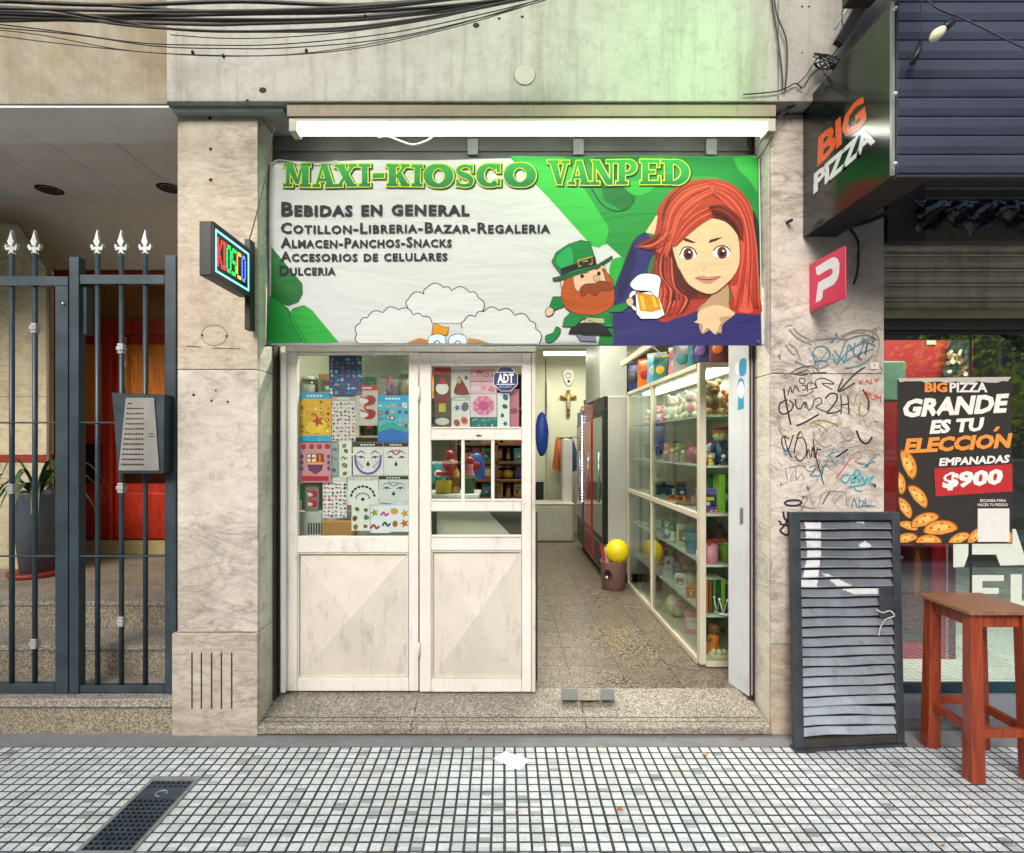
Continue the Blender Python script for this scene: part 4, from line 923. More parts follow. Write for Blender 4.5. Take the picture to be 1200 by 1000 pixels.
shape([(160, 650), (135, 730), (150, 790), (200, 825), (290, 835), (350, 815), (390, 780), (392, 700), (375, 650), (335, 605), (350, 660), (340, 700), (220, 720), (195, 680), (190, 640)], og, True)
shape([(225, 712), (250, 685), (300, 680), (330, 668), (370, 680), (390, 705), (360, 718), (330, 715), (300, 740), (265, 725), (240, 745)], ogd)
x, y = A6([(307, 656)])[0]; le.oval(x, y, 4.2, 4.2, V('#d79f80')); le.line([(x + 4 * math.cos(i * .6), y + 4 * math.sin(i * .6)) for i in range(10)], .5, ol)
for q in ((236, 645), (318, 632)): le.oval(*A6([q])[0], 2.1, 2.5, bl)
le.ink(A6([(235, 628), (262, 612), (268, 628), (245, 634)]), ogd); le.ink(A6([(298, 608), (322, 592), (328, 602), (305, 616)]), ogd)
shape([(88, 575), (110, 530), (170, 490), (230, 470), (275, 478), (300, 560), (310, 600), (200, 625), (135, 640)], gn, False)
le.ink(A6([(110, 570), (130, 535), (180, 505), (190, 590), (140, 610)]), gnl, True)
le.ink(A6([(130, 610), (200, 585), (300, 548), (308, 592), (210, 615), (137, 640)]), bl)
le.line(A6([(215, 570), (285, 550), (285, 585), (220, 598)]), 1.4, V('#c89a3a'), False, True); le.line(A6([(240, 575), (265, 570)]), 1.2, V('#c89a3a'), False)
shape([(92, 655), (150, 640), (310, 590), (382, 545), (386, 556), (310, 605), (150, 662), (96, 668)], gnd, False)
shape([(470, 725), (495, 715), (495, 735), (480, 745), (480, 780), (500, 800), (505, 822), (475, 800), (462, 760)], V('#c8ccd6'))
shape([(450, 775), (455, 755), (478, 752), (485, 775), (470, 795)], fl)
shape([(495, 730), (600, 715), (635, 835), (600, 855), (520, 855), (498, 830)], V('#ccd2da'), False)
le.ink(A6([(500, 720), (560, 735), (605, 740), (618, 810), (570, 822), (515, 815)]), V('#d99416')); le.ink(A6([(515, 745), (530, 740), (545, 808), (530, 810)]), V('#efc24d')); le.ink(A6([(570, 745), (585, 745), (600, 795), (588, 800)]), V('#efc24d'))
shape([(475, 700), (470, 680), (495, 650), (520, 635), (560, 632), (600, 640), (618, 660), (612, 700), (605, 750), (590, 745), (560, 720), (500, 715)], V('#d5d8da'))
le.build('leprechaun_drawing', parent=bn)
# ties at the corners
for (a, b_) in (((888, 184), (905, 172)), ((316, 191), (303, 184)), ((313.5, 405), (303, 409)), ((890, 404), (904, 410))):
    MB(paint('#2a2b2b', .6)).tube([bmap(*a), P(*b_, BD + .02)], .0025, 5).build('tie', parent=bn)
for (a, b_) in ((318, 194), (885, 187), (885, 402), (318, 403)):
    q = bmap(a, b_, .009); MB(paint('#9a9a94', .3, .8)).tube([(q.x + .008 * math.cos(i * .63), q.y, q.z + .008 * math.sin(i * .63)) for i in range(11)], .002, 5).build('eyelet', parent=bn)
MB(paint('#9fa09b', .4)).tube(catmull([P(*q, BD - .01) for q in ((318, 192), (325, 188), (345, 189.5), (380, 190.5), (395, 188))], n=4), .003, 5).build('tie_wire', parent=bn)

# ------------------------------------------------------------------ led sign on the left pillar
LXp = -1.262
ls = thing('led_sign', 'small black framed sign of coloured led letters on the left pillar', 'sign')
D1, D2 = 2.40, 2.765
def q_(D, z): return Vector((LXp, D, z))
zt, zb = Z_(258, D1 - 0.0), Z_(322, D1)
zt = H + (CY - 259) * D1 / F; zb = H + (CY - 323) * D1 / F
MB(m_black).box(LXp - .055, LXp, D1, D2, zb, zt).build('housing', parent=ls, bevel=.004)
for (a, b_, c, d_) in ((D1, D2, zt - .012, zt), (D1, D2, zb, zb + .012), (D1, D1 + .012, zb + .0125, zt - .0125), (D2 - .012, D2, zb + .0125, zt - .0125)):
    MB(paint('#26282a', .35)).box(LXp + .0005, LXp + .007, a, b_, c, d_).build('frame', parent=ls, bevel=.002)
MB(paint('#cfe0e2', .3)).box(LXp - .0485, LXp - .002 + .0025, D1 + .012, D1 + .0125, zb + .02, zt - .02) if False else None
def led(u, v, k=0.0): return Vector((LXp + .002 + k, D1 + .012 + (D2 - D1 - .024) * u, zb + .012 + (zt - zb - .024) * v))
MB(paint('#1d211f', .3)).prism([led(0, 0), led(1, 0), led(1, 1), led(0, 1)], (.001, 0, 0)).build('board', parent=ls)
def dots(nm, pts, m, r=.0034):
    b = MB(m)
    for u, v in pts: c = led(u, v, .0012); b.add([c + Vector((.002, 0, 0))] + [c + Vector((0, r * math.cos(a), r * math.sin(a))) for a in [i * math.pi / 3 for i in range(6)]], [(0, 1 + i, 1 + (i + 1) % 6) for i in range(6)])
    b.build(nm, parent=ls)
cy = emit('#7fe4ee', 1.2); ring = MB(cy)
for (u0, v0, u1, v1) in ((.035, .90, .965, .94), (.035, .06, .965, .10), (.035, .10, .06, .90), (.94, .10, .965, .90)): ring.prism([led(u0, v0, .001), led(u1, v0, .001), led(u1, v1, .001), led(u0, v1, .001)], (.002, 0, 0))
ring.build('light_border', parent=ls)
LT = {'K': ['10001', '10010', '10100', '11000', '10100', '10010', '10001'], 'I': ['111', '010', '010', '010', '010', '010', '111'], 'O': ['01110', '10001', '10001', '10001', '10001', '10001', '01110'], 'S': ['01111', '10000', '10000', '01110', '00001', '00001', '11110'], 'C': ['01111', '10000', '10000', '10000', '10000', '10000', '01111']}
u = .10
for ch, c in (('K', '#ff2a30'), ('I', '#ff2a30'), ('O', '#18e052'), ('S', '#18e052'), ('C', '#ff9a1c'), ('O', '#4c6cff')):
    w = len(LT[ch][0]); du = .0235; pts = []
    for r, row in enumerate(LT[ch]):
        for c_, f in enumerate(row):
            if f == '1': pts += [(u + c_ * du + a, .76 - r * .086 + b_) for a in (-.006, .009) for b_ in (-.02, .02)]
    dots('led_letter', pts, emit(c, 3), .0031); u += w * du + .024
MB(paint('#202021', .5)).box(LXp - .03, LXp - .0, D2 + .0005, 2.818, Z_(388, 2.80), Z_(290, 2.80) + .03).build('bracket', parent=ls, bevel=.003)
cb = MB(paint('#5b5246', .6)).tube(catmull([P(*q, 2.80) for q in ((322, 150), (318, 166), (316, 184), (306, 230), (296, 268), (289, 290))], n=5), .0032, 6)
cb.build('sign_cable', label='thin cable running from the beam down to the led sign', cat='cable')

# ------------------------------------------------------------------ pink projecting sign
ps = thing('pink_p_sign', 'square pink sign with a white letter P projecting from the graffiti pillar', 'sign')
PX_ = 1.566; mpP = onX(PX_, -1)
Dn, Df = PX_ * F / (990 - CX), PX_ * F / (948.5 - CX)
MB(paint('#b8133c', .35)).box(PX_ + .0005, PX_ + .010, Dn, Df, Z_(349.5, Dn), Z_(288, Dn)).build('board', parent=ps, bevel=.006)
a_ = MB().on(mpP, .0008, .0001); a_.ink([(948.6, 311), (949.5, 309.5), (988.5, 289), (990, 290.5), (990, 348), (988.5, 350.5), (950.5, 361.5), (948.8, 360)], ink('#d01f4e', .3)); 
Wp = ink('#dfe0e4', .3)
a_.ink([(940 + x / 11.12, 280 + y / 11.12) for x, y in ((178, 375), (290, 305), (395, 242), (430, 238), (465, 262), (490, 315), (484, 440), (462, 530), (415, 595), (275, 672), (268, 760), (245, 802), (178, 832), (196, 690), (213, 572), (290, 525), (375, 482), (400, 440), (398, 400), (378, 388), (350, 396), (215, 476), (190, 462))], Wp, False)
a_.build('letter_face', parent=ps)
MB(m_dark).box(PX_ + .002, PX_ + .009, Df, FY - .001, Z_(345, Dn), Z_(335, Dn)).build('wall_bracket', parent=ps)

# ------------------------------------------------------------------ pizza shop sign box
SX = 1.533; Dn, Df = 2.19, 2.838; zb = H + (CY - 207) * Dn / F; zt = H + (CY - 5) * Dn / F
m_gloss = paint('#0b1712', .14, 0, .1, 3, 0, 0, .6)
sb = thing('pizza_sign_box', 'glossy dark projecting sign box with orange and white pizza shop lettering', 'sign')
MB(m_gloss).box(SX, SX + .006, Dn, Df, zb, zt).build('side_face', parent=sb)
MB(m_black).box(SX + .0065, SX + .17, Dn + .003, Df, zb + .003, zt - .003).build('core', parent=sb)
mf = onX(SX, -1); tb = MB().on(mf, .0008, .00006)
for txt, qd, mo, bo in (('BIG', [(958, 196), (1016, 142), (1012, 110), (959, 161)], '#d9561c', .035), ('PIZZA', [(953.5, 228), (1026, 166), (1023, 143), (954, 204)], '#d5dadd', .045)):
    letters(tb, txt, [(a + 1.2, b_ + 1.5) for a, b_ in qd], ink('#050606', .2), bo + .02); letters(tb, txt, qd, ink(mo, .22), bo, .92)
tb.build('lettering', parent=sb)
MB(paint('#8d9391', .4, .5)).box(SX - .008, SX + .004, Dn - .012, Dn - .0005, zb, zt + .0).build('corner_trim', parent=sb)
for py in (10, 110, 192): MB(paint('#c9cccb', .3, .6)).ball(P(1049, py, Dn - .04), .009, 8, 6).build('screw', parent=sb)
fs = MB(paint('#20242f', .35, .35, .12, 4, .05)); fs.smooth = True; n = 60; vs = []
m_front = paint('#3d4253', .42, .35, .12, 3, .08)
fs = MB(m_front)
zc = zb; ht = .0375; k_ = 0
while zc < 4.6:
    fs = MB(m_front).prism([(SX + .006, Dn - .0, zc), (SX + .006, Dn - .022, zc + .003), (SX + .006, Dn - .028, zc + .030), (SX + .006, Dn - .030, zc + .060), (SX + .006, Dn - .022, zc + .074), (SX + .006, Dn, zc + .074)], (3.2, 0, 0)); fs.build('cladding_board', parent=sb, bevel=.002); zc += .0745
MB(m_black).box(SX + .171, 4.73, Dn + .001, Dn + .03, zb + .003, 4.6).build('backing', parent=sb)
MB(paint('#2d3138', .4, .4)).box(SX + .006, 4.73, Dn - .02, Dn - .0, zb - .012, zb - .001).build('lower_trim', parent=sb)
# cables up there
m_cab = paint('#1c1c1e', .55)
def cable(nm, pts, D, r, label, cat='cable', m=None, group=None, n=6):
    q = [P(a, b_, D if not isinstance(D, (list, tuple)) else D[i]) for i, (a, b_) in enumerate(pts)]
    return MB(m or m_cab).tube(catmull(q, n=n), r, 6).build(nm, label=label, cat=cat, group=group)
cable('hanging_cable', ((902, -30), (906, 10), (912, 50), (917, 90), (916.5, 104)), 2.73, .0035, 'left one of two black cables dropping over the plaster beam')
cable('hanging_cable', ((904, -30), (910, 15), (921, 45), (922.5, 75), (920, 106)), 2.725, .0035, 'right bowed one of two black cables dropping over the plaster beam')
cable('cable', ((871, 111), (905, 108), (920, 104), (932, 98), (940, 104)), 2.735, .003, 'thin cable running level along the foot of the plaster beam')
cable('cable', ((934, 99), (945, 88), (953, 76), (966, 72)), 2.72, .003, 'short blue cable climbing to the knot of wires', m=paint('#2b3550', .5))
cable('cable', ((942, 103), (950, 90), (960, 80), (972, 70), (985, 52), (995, 40), (1008, 12), (1018, -20)), 2.70, .003, 'black cable rising steeply past the knot of wires beside the pizza sign')
cable('cable', ((940, 118), (922, 130), (910, 146), (902, 165), (893, 180), (888, 186)), 2.78, .004, 'dark cable curving from the beam to the top right banner corner')
cable('cable', ((936, 118), (915, 134), (903, 155), (890, 168), (886, 182)), 2.79, .003, 'second thinner cable curving down to the banner corner')
kn = MB(m_cab); c0 = P(966, 73, 2.70)
for s in range(5):
    kn.tube([(c0.x + .05 * math.cos(a + s) * (1 + .3 * math.sin(3 * a)), c0.y - .012 + .012 * math.sin(a * 2 + s), c0.z + .022 * math.sin(a + s * .7) + .018 * math.cos(a)) for a in [i * .42 for i in range(16)]], .003, 5)
kn.tube([(c0.x + .012 + .024 * math.cos(a), c0.y - .01, c0.z - .045 + .03 * math.sin(a)) for a in [i * .42 for i in range(16)]], .0025, 5)
kn.build('cable_knot', label='tangled knot of black wires hanging beside the top of the pizza sign', cat='cable')
db = thing('bracket_arm', 'dark diagonal metal arm holding the green lit sign above the pillar', 'bracket')
MB(m_dark).prism([P(a, b_, 2.66) for a, b_ in ((980, 47), (988, 52), (1022, 0), (1034, -22), (1016, -22), (1001, 10))], (0, .03, 0)).build('arm', parent=db)
MB(paint('#b5b7b6', .4)).tube([P(978, 34, 2.68), P(1008, -14, 2.68)], .006, 6).build('conduit', parent=db)
# green led cross sign above the frame
gs = thing('green_led_sign', 'green lit sign box hanging at the top edge above the pillar', 'sign')
gx, gy0, gy1 = 1.372, 1.75, 2.25; gz = H + (CY - 11) * 2.25 / F
MB(m_black).box(gx, gx + .11, gy0, gy1, gz, gz + .42).build('housing', parent=gs, bevel=.004)
MB(emit('#10ff3c', 22.0)).box(gx - .004, gx - .0005, gy0 + .02, gy1 - .02, gz + .03, gz + .28).build('lit_face', parent=gs)
MB(emit('#10ff3c', 3.0)).box(gx + .02, gx + .09, gy0 - .004, gy0 - .0005, gz + .03, gz + .28).build('lit_face', parent=gs)
cable('cable', ((988, 8), (986.5, 22), (988, 34), (986, 44)), 2.6, .0025, 'short lead hanging from the green lit sign')
# bulb on string
bs = thing('festoon_bulb', 'unlit pale bulb in a black holder hanging on a cord before the dark cladding', 'bulb')
BDp = 2.02
c = P(1101, 38, BDp); ax = (P(1112, 29, BDp) - P(1095, 44, BDp)).normalized()
b = MB(paint('#cfcdb0', .25)); pr = [(0.0, -.040), (.012, -.036), (.019, -.022), (.021, -.010), (.017, .008), (.012, .020)]
def lathe_ax(b, pr, c, ax, n=14):
    e = ax.orthogonal().normalized(); f = ax.cross(e); vs = []; m = len(pr); b.smooth = True
    for k in range(n): a = 2 * math.pi * k / n; vs += [c + ax * z + (e * math.cos(a) + f * math.sin(a)) * r for r, z in pr]
    b.add(vs, [(k * m + j, ((k + 1) % n) * m + j, ((k + 1) % n) * m + j + 1, k * m + j + 1) for k in range(n) for j in range(m - 1)]); return b
lathe_ax(b, pr, c, ax).build('bulb', parent=bs)
lathe_ax(MB(m_black), [(.0, .018), (.0135, .0185), (.015, .03), (.013, .062), (.009, .07), (0, .071)], c, ax).build('holder', parent=bs)
q = c + ax * .06
cable('festoon_wire', ((1060, -40), (1090, 3), (1110, 15), (1122, 19), (1150, 32), (1200, 56), (1290, 90)), BDp, .0035, 'grey cord crossing before the dark cladding and carrying the bulb', 'cord', paint('#3b4450', .5))
cable('hanging_wire', ((1079, -30), (1079, 20), (1079, 48)), 2.12, .002, 'thin wire hanging straight down before the dark cladding', 'wire')
MB(m_black).tube([P(1079, 48, 2.12), P(1076, 60, 2.12), P(1069, 74, 2.12)], [.005, .012, .010], 10).build('socket_shadow', label='small dark solid standing in for the bulb socket shadow', cat='shadow shape')  # blurred shadow of the bulb socket, modelled as a dark solid
# overhead cable bundle
cab = [((-60, 8), (150, 13), (330, 12), (480, 3), (620, -14)), ((-60, 2), (80, 4), (260, 14), (430, 10), (600, -10)), ((-60, 16), (120, 19), (300, 16), (420, 14), (560, 4), (660, -12)),
 ((-60, 22), (100, 20), (260, 24), (400, 22), (540, 8), (650, -14)), ((-60, 26), (60, 24), (200, 22), (330, 25), (480, 18), (600, 2), (680, -16)), ((-60, 12), (60, 16), (140, 29), (240, 36), (330, 36), (430, 30), (560, 10), (640, -12)),
 ((-60, 6), (60, 12), (200, 34), (320, 37), (420, 34), (540, 14), (640, -6)), ((-60, 28), (80, 40), (180, 54), (260, 57), (340, 56), (450, 46), (560, 22), (640, 0)),
 ((-60, 22), (60, 36), (160, 50), (240, 53), (330, 52), (450, 40), (560, 18), (640, -2)), ((-60, 34), (60, 50), (180, 62), (280, 66), (380, 60), (500, 38), (600, 10), (650, -8)),
 ((-60, 30), (40, 40), (140, 58), (220, 64), (330, 65), (430, 55), (540, 30), (620, 6)), ((-60, -2), (120, 6), (280, 2), (420, 6), (560, -4)), ((-60, 18), (200, 28), (300, 28), (460, 20), (620, -8)), ((200, 41), (260, 45), (330, 44), (420, 36), (520, 20), (620, -4))]
CL = ['thick cable second from the top of the overhead bundle', 'cable rising a little at the left edge just under the topmost', 'thick dark cable sagging in the upper middle of the bundle', 'thickest black cable straight through the middle of the bundle', 'medium cable along the underside of the thick upper cables', 'cable dipping steeply at the left into the lower edge of the black bundle', 'lowest of the thick black cables, crossing others near the left edge', 'thin wire third from below under the black bundle', 'thin wire just under the thick black cables', 'thin wire running lowest of all beyond the ochre plaster', 'thin dark wire that hangs lowest over the ochre plaster', 'thick cable along the very top edge of the photo', 'cable kept nearly level between the thick upper cables', 'short thin wire starting at the plaster joint under the black cables']
rad = [.010, .009, .012, .014, .009, .007, .008, .0035, .0035, .003, .003, .012, .010, .003]
for i, (pts, r) in enumerate(zip(cab, rad)):
    D = 2.30 + .03 * (i % 5)
    cable('overhead_cable', pts, D, r * .62, CL[i], 'cable', m_cab if i % 3 else paint('#34302f', .6), 'cables of the overhead bundle', 8)
for (px, py, D, w_) in ((226, 62, 2.40, 'leftmost'), (262, 66, 2.40, 'second from the left'), (359, 60, 2.33, 'dark drop shaped'), (428, 20, 2.36, 'highest')):
    MB(m_black).ball(P(px, py, D), (.007, .01, .010), 8, 6).build('cable_clip', label=f'{w_} small black clip on the overhead cable bundle', cat='clip', group='clips on the overhead cables')
# ------------------------------------------------------------------ pizza shop front
PD = 3.0
MB(m_dark).box(RX1 + .001, RX1 + .06, 3.402, 5.95, 0, 4.6).build('pizza_side_wall', kind='structure')
MB(m_black).box(RX1 + .001, RX1 + .03, FY + .06, PD + .08, 0, 3.3).build('black_jamb', label='black shutter channel between graffiti pillar and pizza window', cat='channel')
rs = thing('roller_shutter', 'half raised brown grimy slatted roller shutter above the pizza window', 'shutter')
m_slat = plaster('grimy_brown_slats', [(0.25, '#b8ae97'), (0.5, '#d4cbb4'), (0.8, '#c2b9a1')], 2.2, 0.5, 0.1)
x0, x1 = RX1 + .032, 4.7
y_ = 283.0; zs = []
while y_ < 362: zs.append((y_, y_ + 17.4)); y_ += 17.6
for a, b in zs:
    za, zb_ = Z_(a, PD), Z_(b, PD)
    MB(m_slat).prism([(x0, PD + .03, za), (x0, PD + .004, za - .004), (x0, PD + .0, za - (za - zb_) * .4), (x0, PD + .006, zb_ + .016), (x0, PD - .006, zb_ + .010), (x0, PD - .006, zb_ + .003), (x0, PD + .03, zb_)], (x1 - x0, 0, 0)).build('slat', parent=rs)
MB(paint('#8d866a', .5, .2, .2, 6, .2, .4)).pbox(1036, 1600, 363, 372.5, PD - .02, .05).build('bottom_bar', parent=rs, bevel=.003)
MB(paint('#2b2a28', .6)).pbox(1036, 1600, 373, 387, PD + .01, .04).build('seal', parent=rs)
MB(m_black).box(x0, x1, PD + .05, PD + .06, 2.06, 3.0).build('backing', parent=rs)
MB(plaster('dirty_housing', [(0.3, '#57534a'), (0.7, '#6b675c')], 3, .3, .2)).pbox(1085, 1650, 205, 283, 2.93, .06).build('housing', parent=rs)
for c in (221, 232.5): MB(paint('#a5a59c', .4, .5)).pbox(1085, 1650, c - 1, c + 1, 2.922, .008).build('housing_rail', parent=rs)
MB(paint('#47443d', .6)).pbox(1040, 1084.5, 205, 283, 2.93, .06).build('housing_end', parent=rs)
# crumpled black plastic under the housing
b = MB(); b.smooth = True; vs = []; nx, ny = 60, 12; rr = random.Random(9)
hh = [[rr.uniform(0, 1) for _ in range(nx + 1)] for _ in range(ny + 1)]
for j in range(ny + 1):
    for i in range(nx + 1):
        px = 1070 + 260 * i / nx; py = 236 + (33 + 6 * math.sin(i * .5) + 4 * math.sin(i * 1.3)) * j / ny
        q = P(px, py, 2.905); q.y -= .05 * math.sin(math.pi * j / ny) * (.5 + .5 * math.sin(i * .9 + j * .8)) + .02 * hh[j][i]; vs.append(q)
b.add(vs, [(j * (nx + 1) + i, j * (nx + 1) + i + 1, (j + 1) * (nx + 1) + i + 1, (j + 1) * (nx + 1) + i) for j in range(ny) for i in range(nx)])
b.build('plastic_wrap', paint('#2a282a', .22, 0, .4, 12, .3), label='crumpled black plastic sheet bunched over the roller shutter', cat='plastic sheet')
# window
WD = 3.02
pw = thing('pizza_window', 'large glass window of the pizza shop with white vinyl letters', 'window')
MB(glass('#e6eeea', 5.5, 'shop_window_glass')).box(RX1 + .034, 4.7, WD, WD + .006, .20, 2.10).build('pane', parent=pw)
MB(paint('#1f3a44', .35, .3)).pbox(1033, 1650, 802, 812, WD - .01, .04).build('bottom_frame', parent=pw, bevel=.002)
MB(paint('#22262a', .4, .3)).box(RX1 + .034, 4.7, WD - .01, WD + .03, 2.085, 2.10).build('top_frame', parent=pw)
MB(paint('#1e2224', .5)).pbox(1137.2, 1139.2, 390, 802, WD - .003, .004).build('pane_joint', parent=pw)
vw = ink('#c5cbc0'); lb = MB().on(onY(WD), .0012, .0001)
lb.ink([(1117, 620), (1134.6, 620), (1134.6, 650), (1129.5, 664.5), (1117, 665)], vw); lb.ink([(1138.6, 620), (1190, 620), (1204, 662), (1172, 663), (1167, 650), (1138.6, 650)], vw)
for r in ((1138, 674, 1151, 724), (1151, 674, 1176, 681), (1151, 689, 1170, 696), (1151, 715, 1176, 724), (1184, 673, 1197, 724), (1197, 704, 1216, 711)): lb.rect(*r, vw)
lb.ink([(1210, 620), (1290, 620), (1290, 662), (1220, 662)], vw)
lb.build('vinyl_letters', parent=pw)
bk = MB(paint('#70767c', .6, 0, .1, 5, .2, .3)).box(RX1 + .002, 4.7, 2.985, 3.1, 0, Z_(813, 3.01)).build('window_plinth', label='grey painted plinth under the pizza window', cat='plinth')
MB(paint('#5b5d5e', .8, 0, .15, 6, .3, .3)).box(RX1 + .002, 4.7, FY + .055, 2.984, -.02, .012).build('shop_sill_step', kind='structure')
# pizza interior
MB(paint('#d3d9cf', .3, 0, .08, 4)).box(RX1 + .062, 6.5, 3.102, 6.2, .08, .15).build('pizza_floor', kind='structure')
MB(paint('#4b4a45', .5, 0, .1, 3)).box(RX1 + .062, 6.5, 6.0, 6.1, 0, 3.2).build('pizza_back_wall', kind='structure')
MB(paint('#3c3735', .7)).box(6.5, 6.6, 3.1, 6.1, 0, 3.2).build('pizza_far_wall', kind='structure')
MB(paint('#504c49', .7)).box(RX1 + .002, 6.6, 3.09, 6.1, 3.0, 3.1).build('pizza_ceiling', kind='structure')
rw = thing('red_wall_panel', 'bright red panel wall seen through the pizza window', 'wall')
MB(paint('#8e1d1a', .45, 0, .1, 3)).pbox(1030, 1108, 392, 640, 3.9, .05).build('panel', parent=rw)
MB(paint('#a79d80', .5)).pbox(1086, 1097, 397.5, 404, 3.89, .008).build('switch_plate', parent=rw)
MB(paint('#71211f', .5)).pbox(1109, 1140, 396, 640, 3.92, .04).build('panel', parent=rw)
MB(paint('#4d6a58', .5)).pbox(1030, 1062, 423, 470, 3.7, .15).build('green_appliance', label='green cornered appliance at the left edge behind the pizza window', cat='appliance', bevel=.01)
mp_ = onY(3.85); fp = MB().on(mp_, .001, .0004)
fp.ink([(1114, 396), (1140, 394), (1134, 444), (1102, 444)], ink('#172026')); rq = random.Random(4)
for i in range(34):
    a, b_ = rq.uniform(1106, 1132), rq.uniform(412, 443)
    if a < 1112 and b_ < 425: continue
    fp.oval(a, b_, rq.uniform(2, 4.5), rq.uniform(1.5, 3.5), ink(rq.choice(['#b39372', '#8a5a3e', '#cdb79c', '#5d4030', '#a98f78', '#3f4a35'])), rq.uniform(0, 3), 8)
fp.build('food_picture', label='tall picture of food on a dark ground beside the red panels', cat='picture')
rf = thing('red_drinks_cooler', 'red drinks cooler with a bottle picture behind the pizza window', 'cooler')
m_rd = paint('#b8181f', .3, 0, .08, 4); D = 3.45
MB(m_rd).pbox(1040, 1110, 637, 775, D, .6).build('body', parent=rf, bevel=.01); MB(paint('#6f1029', .4)).pbox(1111, 1120, 637, 773, D - .005, .6).build('side', parent=rf)
MB(paint('#c9b9b9', .3)).pbox(1110, 1111.2, 637, 775, D - .01, .01).build('trim', parent=rf)
a_ = MB().on(onY(D), .002, .0004); a_.rect(1044, 639, 1092, 752, ink('#4a1518', .2)); a_.ink([(1070, 640), (1084, 640), (1085, 680), (1092, 705), (1091, 740), (1066, 740), (1064, 700), (1069, 680)], ink('#6a3018', .2), True); a_.ink([(1074, 645), (1079, 660), (1077, 690), (1072, 700), (1071, 670)], ink('#b5652d', .2), True); a_.rect(1046, 744, 1088, 750, ink('#1d4a38')); a_.build('door_print', parent=rf)
MB(m_dark).pbox(1048, 1106, 776, 786, D + .02, .5).build('plinth', parent=rf)
# poster
po = thing('pizza_poster', 'dark pizza shop poster advertising empanadas for 900 taped on the window', 'poster')
WP = WD - .005; mp_ = onY(WP)
MB(ink('#2b2825', .5)).prism([P(a, b_, WP) for a, b_ in ((1052, 445), (1185, 443), (1186.5, 637), (1052, 638))], (0, .002, 0)).build('sheet', parent=po)
def emp(cx, cy, r, rot, kk):
    e_ = MB().on(mp_, .0006 + kk * .0002, .00002)
    c, d_ = math.cos(rot), math.sin(rot); T = lambda u, v: (cx + r * (u * c - v * d_), cy + r * (u * d_ + v * c))
    pts = [T(math.cos(t), -math.sin(t) * .62) for t in [math.pi * i / 12 for i in range(13)]] + [T(-.7, .14), (T(0, .24)), T(.7, .14)]
    pts = [(min(1185.5, max(1053, a)), min(636.5, max(446, b_))) for a, b_ in pts]
    e_.ink(pts, ink('#8a4a17')); q = [(cx + (a - cx) * .9, cy + (b_ - cy) * .88) for a, b_ in pts]; q = [(min(1185, max(1053.4, a)), min(636, b_)) for a, b_ in q]; e_.ink(q, ink('#cf8f3c'))
    e_.ink([(cx + (a - cx) * .6, cy - .1 * r * c + (b_ - cy) * .5) for a, b_ in q], ink('#e0b262'))
    for u, v in ((-.5, -.2), (.1, -.4), (.5, -.15), (-.1, -.08)):
        x, y = T(u, v)
        if 1055 < x < 1183 and y < 634: e_.oval(x, y, r * .09, r * .07, ink('#9a5420'), rot, 7)
    e_.build('empanada_picture', parent=po)
for kk, args in enumerate(((1062, 545, 19, 1.2), (1052, 566, 15, 1.3), (1074, 583, 17, .9), (1058, 596, 15, 1.0), (1064, 618, 12, .3), (1084, 612, 18, -.35), (1102, 622, 21, -.1), (1062, 633, 14, -.2), (1088, 636, 16, 0), (1124, 634, 15, -.5), (1144, 630, 14, -.9), (1180, 632, 16, .3))): emp(*args, kk)
wi, oi = ink('#dcdad4'), ink('#e08a3c')
def pl_(nm, fn, base=.0042): e = MB().on(mp_, base, .00006); fn(e); e.build(nm, parent=po)
for txt, q, m_, bo in (('BIG', lrect(1083, 448.5, 1109.5, 460), oi, .045), ('PIZZA', lrect(1112, 448.5, 1156.5, 460), wi, .035), ('GRANDE', [(1055, 490), (1178, 484), (1182, 461), (1060, 468)], wi, .05), ('ES TU', [(1088.5, 509), (1150, 505.5), (1153, 489), (1091.5, 492.5)], wi, .05),
  ('ELECCION', [(1058.5, 532), (1182.5, 525), (1186, 507.5), (1062, 514)], oi, .05), ('EMPANADAS', [(1099.5, 546.5), (1181.5, 542.5), (1183, 533), (1101, 537)], wi, .04), ('$900', [(1103, 575.5), (1173, 570), (1176, 549), (1105, 554)], wi, .05),
  ('ESCANEA PARA', lrect(1148, 585, 1178, 588.3), wi, .01), ('HACER TU PEDIDO', lrect(1145, 590, 1180, 593.3), wi, .01)): pl_('lettering', lambda e: letters(e, txt, q, m_, bo))
pl_('accent_mark', lambda e: e.ink([(1163, 505.5), (1167, 500), (1171.5, 500.5), (1166.5, 506)], oi)); pl_('price_patch', lambda e: e.ink([(1094, 549), (1185.5, 544), (1186, 576), (1096, 582)], ink('#a8292c')), .0036)
pl_('white_patch', lambda e: e.rect(1145, 596, 1182, 635, ink('#cfcfca')))
e_ = MB().on(mp_, .0046, .0001); tp = [(1053, 447)] + [(1054 + i * 6, 446.5 + random.uniform(0, 2.6)) for i in range(22)] + [(1184, 442), (1052, 443.5)]
e_.ink(tp, ink('#b9b6ae', .7)); e_.build('torn_tape', parent=po)

